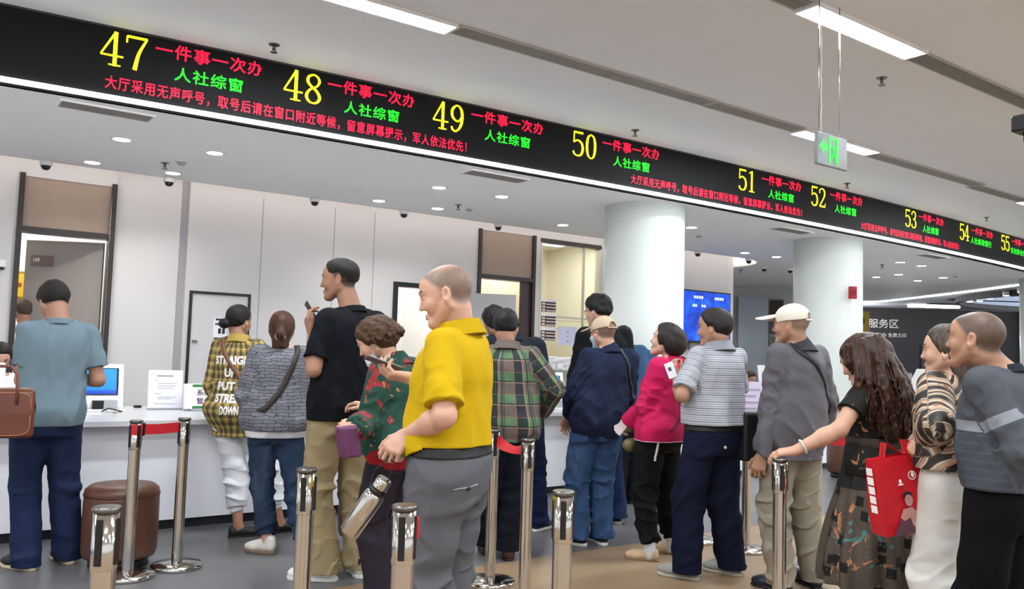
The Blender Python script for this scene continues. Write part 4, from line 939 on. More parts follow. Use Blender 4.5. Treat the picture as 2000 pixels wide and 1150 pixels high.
        for sd in 'LR':
            a, e, w = s.arm_pts(sd); r0, r1 = sl_r
            if sleeve == 'short':
                b = a + (e - a) * frac; F.cone(a, b, (.049 * g + grow * .6) * k, r1 * k * g, .018, cap1=True)
            elif sleeve in ('long', 'three'):
                F.cone(a, e, (.049 * g + grow * .55 + arm_grow * .7) * k, (.043 * g + grow * .5 + arm_grow) * k, .018)
                fr = 1.0 if sleeve == 'long' else .55
                w2 = e + (w - e) * fr; u = unit(w - e)
                F.cone(e, w2 - u * .01, (.043 * g + grow * .5 + arm_grow) * k, (.034 * g + grow * .4 + arm_grow * .8) * k, .010, cap1=True)
                if cuff: F.cone(w2 - u * cuff, w2 + u * .006, (.030 + grow * .4) * k, (.030 + grow * .4) * k, .004, cap0=True, cap1=True)
        if extra: extra(F)
        W1 = Waves(seed, fscale, 7, (1, 1, vstretch)); W2 = Waves(seed + 50, fscale * 2.0, 7); W3 = Waves(seed + 70, fscale * 1.3, 5, (1, 1, .55)); els = [J['elL'], J['elR']]
        shs = [J['shL'] + A(-.03, 0, -.12), J['shR'] + A(.03, 0, -.12)]
        def folds(P):
            m = np.zeros(len(P))
            for e in els: m += np.exp(-((P - e) ** 2).sum(1) / .011)
            for e in shs: m += .7 * np.exp(-((P - e) ** 2).sum(1) / .012)
            w = np.clip(1.15 - (P[:, 2] - s.zp) / (s.zn - s.zp), .3, 1.25)
            return np.minimum(.45 * grow + .001, fold * (1.15 * W1(P) * w + 1.2 * (np.abs(W2(P)) * 1.6 - .55) * np.clip(m, 0, 1.4) + .8 * (np.abs(W3(P)) * 1.6 - .5) * w + .3 * W2(P)))
        F.warp(folds)
        hd = hemdrop
        F.cut(s._hem_cut(hem, hd), .006)
        if top_z: F.below(top_z)
        zt = s.zp + neck_z * (s.zn - s.zp)
        nk = s.nk
        F.cut(lambda P: np.where(((P[:, 0] - nk[0]) ** 2 + (P[:, 1] - nk[1]) ** 2) < .085 ** 2, P[:, 2] - zt - .25 * (P[:, 1] - nk[1]) * -1.0 - 0.0, -1.0), .006)
        setattr(s, 'F_' + name, F)
        return sculpt(name, F, h, mat, parent, cuv=s.cloth_uv)
    def _hem_cut(s, hem, drop):
        arms = []
        for sd in 'LR':
            a, e, w = s.arm_pts(sd); arms += [(a, e), (e, w + unit(w - e) * .1)]
        def f(P):
            keepz = hem - drop * np.clip(1 - (np.abs(P[:, 0] - s.pel[0]) / .17) ** 2, 0, 1) - P[:, 2]
            near = np.full(len(P), 9.)
            for a, b in arms:
                ab = b - a; t = np.clip((P - a) @ ab / (ab @ ab), 0, 1); near = np.minimum(near, np.linalg.norm(P - a - t[:, None] * ab, axis=1))
            cx, cy = s.centre(hem); inside = ((P[:, 0] - cx) / .24) ** 2 + ((P[:, 1] - cy) / .2) ** 2
            return np.where((near < .085) & (inside > .75), -1.0, keepz)
        return f
    def cloth_uv(s, P):
        """cloth coordinates in metres: round the body / along it, limb by limb; third value tells trunk 0 from limbs 1"""
        cx = s.pel[0] + (s.nk[0] - s.pel[0]) * np.clip((P[:, 2] - s.zp) / (s.zn - s.zp), -1, 1); cy = s.pel[1] + (s.nk[1] - s.pel[1]) * np.clip((P[:, 2] - s.zp) / (s.zn - s.zp), -1, 1)
        ang = np.arctan2(P[:, 0] - cx, -(P[:, 1] - cy)); uv = np.stack([ang * .15, P[:, 2], np.zeros(len(P))], 1)
        trunk_d = np.abs(P[:, 0] - cx) - .155 * s.k * s.g
        for sd, sg in (('L', -1), ('R', 1)):
            a, e, w = s.arm_pts(sd)
            for p, q, base in ((a, e, 0.0), (e, w, np.linalg.norm(e - a))):
                ab = q - p; t = (P - p) @ ab / (ab @ ab); tc = np.clip(t, 0, 1.0); dist = np.linalg.norm(P - p - tc[:, None] * ab, axis=1)
                m = (dist < .085) & ((trunk_d > -.01) | (P[:, 2] < s.zp - .02) | (np.abs(P[:, 1] - cy) > .14 * s.k)) & (t > -.2)
                if m.any():
                    u = unit(ab); r = unit(np.cross(u, (0, 1, 0)) if abs(u[1]) < .8 else np.cross(u, (1, 0, 0))); v = np.cross(u, r); qv = P[m] - p
                    uv[m] = np.stack([np.arctan2(qv @ v, -(qv @ r) * sg) * .055, 2.0 - (base + (qv @ u)), np.ones(m.sum())], 1)
        return uv
    def collar(s, F_name, kind, mat, parent, name='collar'):
        F = Field(); nk = s.nk; k = s.k; ax = unit(s.head_pt(0, -.03, -.06) - nk); up = unit(ax * .6 + A(0, 0, .4))
        r = .066 * k * (.92 if s.fem else 1.04)
        n_ = {'crew': (.017, .009), 'polo': (.03, .007), 'stand': (.04, .007), 'tall': (.055, .008)}[kind]; hh, tt = n_[0] * k, n_[1]
        c = nk + A(0, -.004, (-.016 if kind == 'crew' else .002) * k)
        lean = np.clip(ax[1] / max(.3, ax[2]), -.2, .6); tilt = unit(A(0, .22 + .12 * lean, 1))
        def f(P):
            d = P - c; z = d @ tilt; rad = np.sqrt(np.maximum((d * d).sum(1) - z * z, 0)); rr = r + np.clip(-z, -.05, .06) * (.55 if kind != 'crew' else .3)
            return np.maximum(np.abs(rad - rr) - tt, np.abs(z) - hh) - .002
        F.add(f, c - .11, c + .11)
        if kind == 'polo':
            def f2(P):
                d = P - c; z = d @ tilt; rad = np.sqrt(np.maximum((d * d).sum(1) - z * z, 0)); rr = r + .009 + (hh - z) * .36
                return np.maximum(np.abs(rad - rr) - .004, np.abs(z + .006) - hh * 1.02) - .0015
            F.add(f2, c - .13, c + .13, .004)
        return sculpt(name, F, .0042, mat, parent)
    def trousers(s, name, mat, parent, waist_z, hem=.03, r=(.10, .078, .072), grow=.012, fold=.006, seed=5, h=.0056, cuff=None, breakz=.16, flare=0.0, extra=None, knee_fold=1.0, hipgrow=0.0):
        F = Field(); J, k = s.J, s.k; g = .6 + .4 * s.g
        T = [t for t in s.trunk(grow, .5, -.30, hipgrow=hipgrow)]; F.loft([t for t in T if t[0] < waist_z + .12], .02)
        for sd in 'LR':
            hpj, kn, an = J['hip' + sd], J['kn' + sd], J['an' + sd]; ra, rb, rc = (x * k * g for x in r)
            F.cone(hpj + A(0, 0, -.01), kn, ra, rb, .035); u = unit(an - kn); ln = np.linalg.norm(an - kn); e = an + u * .05 if hem < .09 else kn + u * ((kn[2] - hem) / max(.05, -u[2]) + .0)
            F.cone(kn, e, rb, rc, .022, cap1=hem >= .09)
            if cuff: F.cone(e - u * .035, e + u * .03, cuff, cuff, .006, cap1=True, cap0=True)
        if extra: extra(F)
        W1 = Waves(seed, 34, 7, (.7, .7, 1.5)); W2 = Waves(seed + 9, 20, 6, (1.2, 1.2, .4)); W3 = Waves(seed + 20, 60, 6); W4 = Waves(seed + 31, 30, 5, (.8, .8, 1.25))
        kns = [J['knL'], J['knR']]; ans = [J['anL'], J['anR']]; hps = [J['hipL'], J['hipR']]
        def folds(P):
            m = np.zeros(len(P))
            for e in kns: m += .6 * knee_fold * np.exp(-((P[:, 2] - e[2] + .03) / .10) ** 2)
            for e in hps: m += .5 * np.exp(-((P - e - A(0, -.07, -.07)) ** 2).sum(1) / .01)
            m += 1.0 * np.exp(-((P[:, 2] - hem) / breakz) ** 2)
            return np.minimum(.005, fold * (1.2 * W1(P) * np.clip(m, 0, 1.5) + 1.1 * (np.abs(W4(P)) * 1.6 - .55) * np.clip(m + .25, 0, 1.4) + .6 * W2(P) + .2 * W3(P)))
        F.warp(folds); F.below(waist_z)
        if not cuff: F.above(hem)
        setattr(s, 'F_' + name, F)
        return sculpt(name, F, h, mat, parent, cuv=s.leg_uv)
    def leg_uv(s, P):
        uv = np.stack([np.arctan2(P[:, 0] - s.pel[0], -(P[:, 1] - s.pel[1])) * .15, P[:, 2], np.zeros(len(P))], 1)
        for sd, sg in (('L', -1), ('R', 1)):
            kn, hj = s.J['kn' + sd], s.J['hip' + sd]; m = (P[:, 2] < hj[2] - .08) & ((P[:, 0] - s.pel[0]) * sg > 0)
            uv[m, 0] = np.arctan2(P[m, 0] - kn[0], -(P[m, 1] - kn[1])) * .075 * 1.0; uv[m, 2] = 1
        return uv
    def shoe(s, sd, upper, sole, parent, kind='sneaker', name='shoe', trim=None, lift=0.0):
        an = s.J['an' + sd]; d = unit(A(s.J.get('toe' + sd, (0, 1, 0))) * A(1, 1, 0)); x = np.cross(d, (0, 0, 1)); k = s.k * (.92 if s.fem else 1.0)
        o = A(an[0], an[1], lift) - d * .035 * k                      # under the heel bone
        P = lambda a, b, c: o + d * a * k + x * b * k + A(0, 0, c * k)
        low = kind in ('flat', 'slipper', 'loafer')
        st = .022 if kind == 'sneaker' else .030 if kind == 'platform' else .016
        F = Field(); t = st - .012
        F.cone(P(.0, 0, .04 + t), P(.06, 0, .042 + t), .036 * k, .036 * k, .01, flat=((0, 0, 1), .9)); F.cone(P(.06, 0, .042 + t), P(.15, 0, .030 + t), .037 * k, .042 * k, .03, flat=((0, 0, 1), 1.2))
        F.cone(P(.15, 0, .03 + t), P(.195, 0, .026 + t), .042 * k, .034 * k, .03, flat=((0, 0, 1), 1.35))
        if not low: F.cone(P(.0, 0, .05 + t), P(-.004, 0, .088 + t), .035 * k, .034 * k, .02); F.cone(P(.05, 0, .07 + t), P(.015, 0, .088 + t), .033 * k, .033 * k, .02); F.cone(P(.07, 0, .07 + t), P(.12, 0, .055 + t), .025 * k, .024 * k, .02)
        else:
            F.cone(P(-.002, 0, .04 + t), P(-.006, 0, .062 + t), .033 * k, .029 * k, .015)
        F.above(lift + st * .6)
        if low: F.ell(P(.035, 0, .085 + t), A(.045, .045, .036) * k, None, .01, 's')
        up = sculpt(name, F, .0042, upper, parent)
        S = Field(); z0, z1 = lift, lift + st * k
        def f(Q):
            L = Q - o; a = L @ d / k; b = np.abs(L @ x) / k; w = np.interp(a, [-.042, -.03, 0, .05, .1, .15, .19, .22, .232], [.005, .026, .037, .036, .040, .0455, .042, .027, .004])
            e = (b - w) * k; e = np.maximum(e, np.maximum(-.042 - a, a - .234) * k)
            return smax(e * .9, np.maximum(z0 - Q[:, 2], Q[:, 2] - z1), .006)
        S.add(f, P(-.05, -.05, 0) - .08, P(.24, .05, st) + .08); ext = A(np.minimum(P(-.05, 0, 0), P(.24, 0, 0))[:2].tolist() + [lift]) ; ext2 = A(np.maximum(P(-.05, 0, 0), P(.24, 0, 0))[:2].tolist() + [lift + st])
        S.ops[-1] = (f, ext - .075, ext2 + .075, 0, 'u')
        sculpt('sole', S, .0042, sole, up)
        if trim:
            m = MB()
            for sg in (-1, 1):
                for j in range(3):
                    a0 = .062 + j * .022; m.tube([tuple(p) for p in F.settle(A([P(a0 + .016 * q_, sg * .04, .062 + t - .034 * q_) for q_ in (0, .33, .66, 1)]), .0005)], .0042, 6)
            m.build('side_stripes', trim, up)
        return up, F, P
    def decal(s, F, name, mat, parent, body, origin, right, up, w, h, into, bold=.03, cut=.03):
        """writing printed on a garment: every letter is laid onto the cloth"""
        v, f = fit_text(body, w, h, bold); bm = bmesh.new(); vs = [bm.verts.new((a, b, 0)) for a, b in v]
        for q in f:
            try: bm.faces.new([vs[i] for i in q])
            except ValueError: pass
        bmesh.ops.triangulate(bm, faces=bm.faces)
        for _ in range(4):
            e = [x for x in bm.edges if x.calc_length() > cut]
            if not e: break
            bmesh.ops.subdivide_edges(bm, edges=e, cuts=1); bmesh.ops.triangulate(bm, faces=[x for x in bm.faces if len(x.verts) > 3])
        bm.verts.index_update(); L = A([tuple(x.co) for x in bm.verts]); Q = np.array([[x.index for x in p.verts] for p in bm.faces]); bm.free()
        P = A(origin) + L[:, :1] * unit(right) + L[:, 1:2] * unit(up)
        return np_mesh(name, F.march(P, into), Q, mat, parent, smooth=False)
def strap_on(F, name, pts, width, mat, parent, **kw):
    V, Q = strap_mesh(F, pts, width, **kw); return np_mesh(name, V, Q, mat, parent)
PEOPLE = {}
# ------------------------------------------------------------------ cloth materials
def cloth(name, col, rough=.85, vary=.10, weave=900, nscale=5, spec=.1, wr=.35):
    if name in MATS: return MATS[name]
    t = NT(name, rough, 0, spec); c = hexc(col); co = t.coord()
    n = t.noise(co, nscale, 5, .6); t.color(t.mix(n, tuple(x * (1 - vary) for x in c[:3]) + (1,), tuple(min(1, x * (1 + vary)) for x in c[:3]) + (1,)))
    t.bump(t.math('ADD', t.math('MULTIPLY', t.noise(co, 30, 4, .6), .8), t.math('MULTIPLY', t.noise(co, weave, 2), .25)), wr, .006); MATS[name] = t.m; return t.m
def plaid(name, base, dark, per, wd, thin=None, rows=None, alpha=.7):
    t = NT(name, .85, 0, .2); c = t.coord('cuv'); u, v, _ = t.xyz(c); col = hexc(base)
    if rows: col = t.mix(t.band(v, rows[2], 0, .5), hexc(rows[0]), hexc(rows[1]))
    a = t.math('MULTIPLY', t.band(u, per[0], .5 - wd / 2, .5 + wd / 2), alpha); col = t.mix(a, col, hexc(dark[0]))
    a = t.math('MULTIPLY', t.band(v, per[1], .5 - wd / 2, .5 + wd / 2), alpha * .75) if not rows else t.math('MULTIPLY', t.band(v, per[1], .02, .10), alpha); col = t.mix(a, col, hexc(dark[1]))
    if thin:
        for q, p, lo, hi, cc, al in thin: col = t.mix(t.math('MULTIPLY', t.band(u if q == 'u' else v, p, lo, hi), al), col, hexc(cc))
    t.color(t.mix(t.math('MULTIPLY', t.noise(t.coord('Object'), 6, 4), .22), col, (.02, .02, .025, 1)))
    t.bump(t.noise(t.coord('Object'), 30, 4), .25, .006); MATS[name] = t.m; return t.m
M_YPLAID = plaid('mustard_navy_plaid', 'a58c48', ('23232f', '2b2b36'), (.048, .055), .42, [('u', .048, .02, .08, 'd8c887', .7), ('v', .055, .02, .09, 'd8c887', .6), ('u', .024, .1, .2, '5a4c34', .4)], alpha=.72)
M_GPLAID = plaid('green_brown_plaid', '6d6057', ('1c2430', '2a3330'), (.17, .145), .30, [('v', .145, .0, .035, 'b58f76', .6), ('v', .145, .47, .5, '96695a', .5), ('u', .17, .30, .335, '8f5a4a', .6), ('u', .17, .665, .70, 'a17d68', .6), ('u', .17, .78, .84, '2a2b30', .8), ('u', .17, .88, .91, '2a2b30', .8)], ('665b55', '587556', .145), .85)
def stripes_mat():
    t = NT('grey_pinstripe_knit', .8, 0, .2); u, v, w = t.xyz(t.coord('cuv')); a = t.band(v, .0135, .0, .36); b = t.band(v, .0405, .0, .16)
    col = t.mix(t.math('MULTIPLY', a, .75), hexc('a9aab2'), hexc('686a73')); col = t.mix(t.math('MULTIPLY', b, .5), col, hexc('4c4e58')); t.color(col)
    t.bump(t.noise(t.coord('Object'), 30, 4), .22, .006); return t.m
M_STRIPE = stripes_mat()
def brick_cloth():
    t = NT('grey_dashed_linen', .9, 0, .15); c = t.coord('cuv'); n = t.noise(t.coord('Object'), 9, 3); b = t.node('ShaderNodeTexBrick'); vm = t.node('ShaderNodeVectorMath', operation='ADD')
    t.put(vm.inputs[0], c); cx = t.node('ShaderNodeCombineXYZ'); t.put(cx.inputs[0], t.math('MULTIPLY', n, .09)); t.put(cx.inputs[1], t.math('MULTIPLY', n, .05)); t.put(vm.inputs[1], cx.outputs[0]); t.put(b.inputs['Vector'], vm.outputs[0])
    b.inputs['Scale'].default_value = 1; b.inputs['Brick Width'].default_value = .066; b.inputs['Row Height'].default_value = .022; b.inputs['Mortar Size'].default_value = .0018; b.inputs['Mortar Smooth'].default_value = .2
    b.inputs['Color1'].default_value = hexc('7f7f87'); b.inputs['Color2'].default_value = hexc('686871'); b.inputs['Mortar'].default_value = hexc('27272d')
    t.color(t.mix(t.math('MULTIPLY', t.noise(t.coord('Object'), 90, 3), .35), b.outputs['Color'], hexc('4a4a52'))); t.bump(t.noise(t.coord('Object'), 28, 4), .3, .006); return t.m
M_BRICK = brick_cloth()
def blotches(name, base, spots, rough=.8, coord='Object', bump=.25):
    """base colour with scattered irregular patches: (scale, threshold, colour, seed shift, distortion)"""
    t = NT(name, rough, 0, .2); col = hexc(base)
    for sc, th, cc, sh, ds in spots:
        n = t.noise(t.coord(coord, (1, 1, 1), (0, 0, 0), (sh, sh * .7, sh * 1.3)), sc, 3, .55, ds); col = t.mix(t.math('MULTIPLY', t.step(n, th), .92), col, hexc(cc))
    t.color(col); t.bump(t.noise(t.coord('Object'), 28, 4), bump, .006); return t.m
M_FLORAL = blotches('green_red_floral', '1f3f35', [(10, .60, '8a2b2f', 1.0, .8), (24, .66, 'b0433f', 2.0, .5), (17, .67, '2c6a50', 4.0, .4), (30, .70, 'a38a52', 7.0, .6), (14, .66, '12221f', 9, .3)], .7)
M_DRESSTOP = blotches('black_chiffon', '14120f', [(9, .64, '5b4a3a', 3.0, .6), (16, .68, 'a06a4c', 5.5, .9)], .7)
def skirt_mat():
    t = NT('patterned_sheer_skirt', .7, 0, .25); co = t.coord('cuv'); u, v, w = t.xyz(co)
    base = t.mix(t.noise(t.coord('Object', (1, 1, .3)), 12, 4), hexc('332c27'), hexc('574c42'))
    vo = 0
    b = t.node('ShaderNodeTexVoronoi'); b.distance = 'CHEBYCHEV'; t.put(b.inputs['Vector'], t.coord('cuv', (1, .8, 0), (0, 0, .12))); b.inputs['Scale'].default_value = 17; b.inputs['Randomness'].default_value = .9
    sq = t.math('LESS_THAN', b.outputs['Distance'], .31); col = t.mix(sq, base, hexc('0e0d0c'))
    f1 = t.step(t.noise(t.coord('Object', (1, 1, .8), (0, 0, 0), (2.3, 1, .4)), 9.5, 5, .7, 1.2), .60); col = t.mix(t.math('MULTIPLY', f1, .9), col, t.mix(t.noise(t.coord('Object'), 40, 3), hexc('7a4a34'), hexc('c08a63')))
    f2 = t.step(t.noise(t.coord('Object', (1, 1, .8), (0, 0, 0), (7, 4, 2)), 9, 5, .65, 1.0), .635); col = t.mix(t.math('MULTIPLY', f2, .8), col, hexc('3f7473'))
    top = t.math('GREATER_THAN', v, .735); col = t.mix(top, col, hexc('171410')); t.color(col); t.bump(t.noise(t.coord('Object', (6, 6, .6)), 14, 3), .4, .008); return t.m
M_SKIRT = skirt_mat()
def swirl_mat():
    t = NT('brown_swirl_silk', .5, 0, .35); n = t.node('ShaderNodeTexWave', wave_type='RINGS', rings_direction='SPHERICAL'); t.put(n.inputs['Vector'], t.coord('cuv', (1, .8, .3), (0, 0, .5), (.12, -.6, 0))); n.inputs['Scale'].default_value = 3.4; n.inputs['Distortion'].default_value = 11; n.inputs['Detail'].default_value = 2; n.inputs['Detail Scale'].default_value = .9
    col = t.ramp(n.outputs['Fac'], [(0, hexc('17120f')), (.26, hexc('2a2019')), (.34, hexc('d3c4b2')), (.40, hexc('3c2c22')), (.5, hexc('9c8068')), (.8, hexc('a98c72')), (.88, hexc('d9cbb8')), (.93, hexc('2d2119'))])
    dots = t.step(t.noise(t.coord('cuv'), 22, 3), .64); col = t.mix(t.math('MULTIPLY', dots, .8), col, hexc('6b4229')); t.color(col); t.bump(t.noise(t.coord('Object'), 26, 4), .25, .006); return t.m
M_SWIRL = swirl_mat()
def sweater_mat():
    t = NT('grey_striped_knit', .9, 0, .15); u, v, w = t.xyz(t.coord('cuv'))
    s1 = t.math('MULTIPLY', t.math('GREATER_THAN', v, 1.105), t.math('LESS_THAN', v, 1.145)); s2 = t.math('MULTIPLY', t.math('GREATER_THAN', v, 1.83), t.math('LESS_THAN', v, 1.872))
    st = t.math('MAXIMUM', t.math('MULTIPLY', s1, t.math('LESS_THAN', w, .5)), t.math('MULTIPLY', s2, t.math('GREATER_THAN', w, .5)))
    low = t.math('MULTIPLY', t.math('LESS_THAN', v, 1.105), t.math('LESS_THAN', w, .5)); col = t.mix(low, hexc('474a50'), hexc('3c4047'))
    ln = t.math('MULTIPLY', t.math('MULTIPLY', t.band(v, .032, 0, .22), low), .3); col = t.mix(ln, col, hexc('52565e')); col = t.mix(st, col, hexc('7b7f87')); t.color(col)
    t.bump(t.noise(t.coord('Object'), 300, 2), .25, .003); return t.m
M_SWEATER = sweater_mat()
def denim(name, col, fade):
    if name in MATS: return MATS[name]
    t = NT(name, .85, 0, .1); n = t.noise(t.coord('Object', (1, 1, .5)), 6, 5, .6); t.color(t.ramp(n, [(.3, tuple(x * .7 for x in hexc(col)[:3]) + (1,)), (.55, hexc(col)), (.78, hexc(fade))])); t.bump(t.noise(t.coord('Object'), 40, 5), .3, .006); MATS[name] = t.m; return t.m
HAIR = {'black': hair_mat('hair_black', '0c0b0c', '221e1d'), 'soft': hair_mat('hair_soft_black', '14110f', '2e2724'), 'brown': hair_mat('hair_brown', '23150f', '5a3826'), 'curl': hair_mat('hair_dark_curls', '2a1a11', '59402c', 90, .6, (1, 1, 1)), 'wave': hair_mat('hair_long_brown', '100b09', '46291d', 60, .4, (1, 1, .3)),
        'buzz': hair_mat('hair_cropped', '3a302a', '6b5a4e', 220, .7, (1, 1, 1)), 'greybuzz': hair_mat('hair_grey_cropped', '4a423b', '8d8075', 220, .7, (1, 1, 1)), 'fade': hair_mat('hair_short_black', '100e0d', '2c2622', 150, .6, (1, 1, 1)), 'nape': hair_mat('hair_faded_sides', '4a3a30', '7b6352', 260, .8, (1, 1, 1))}
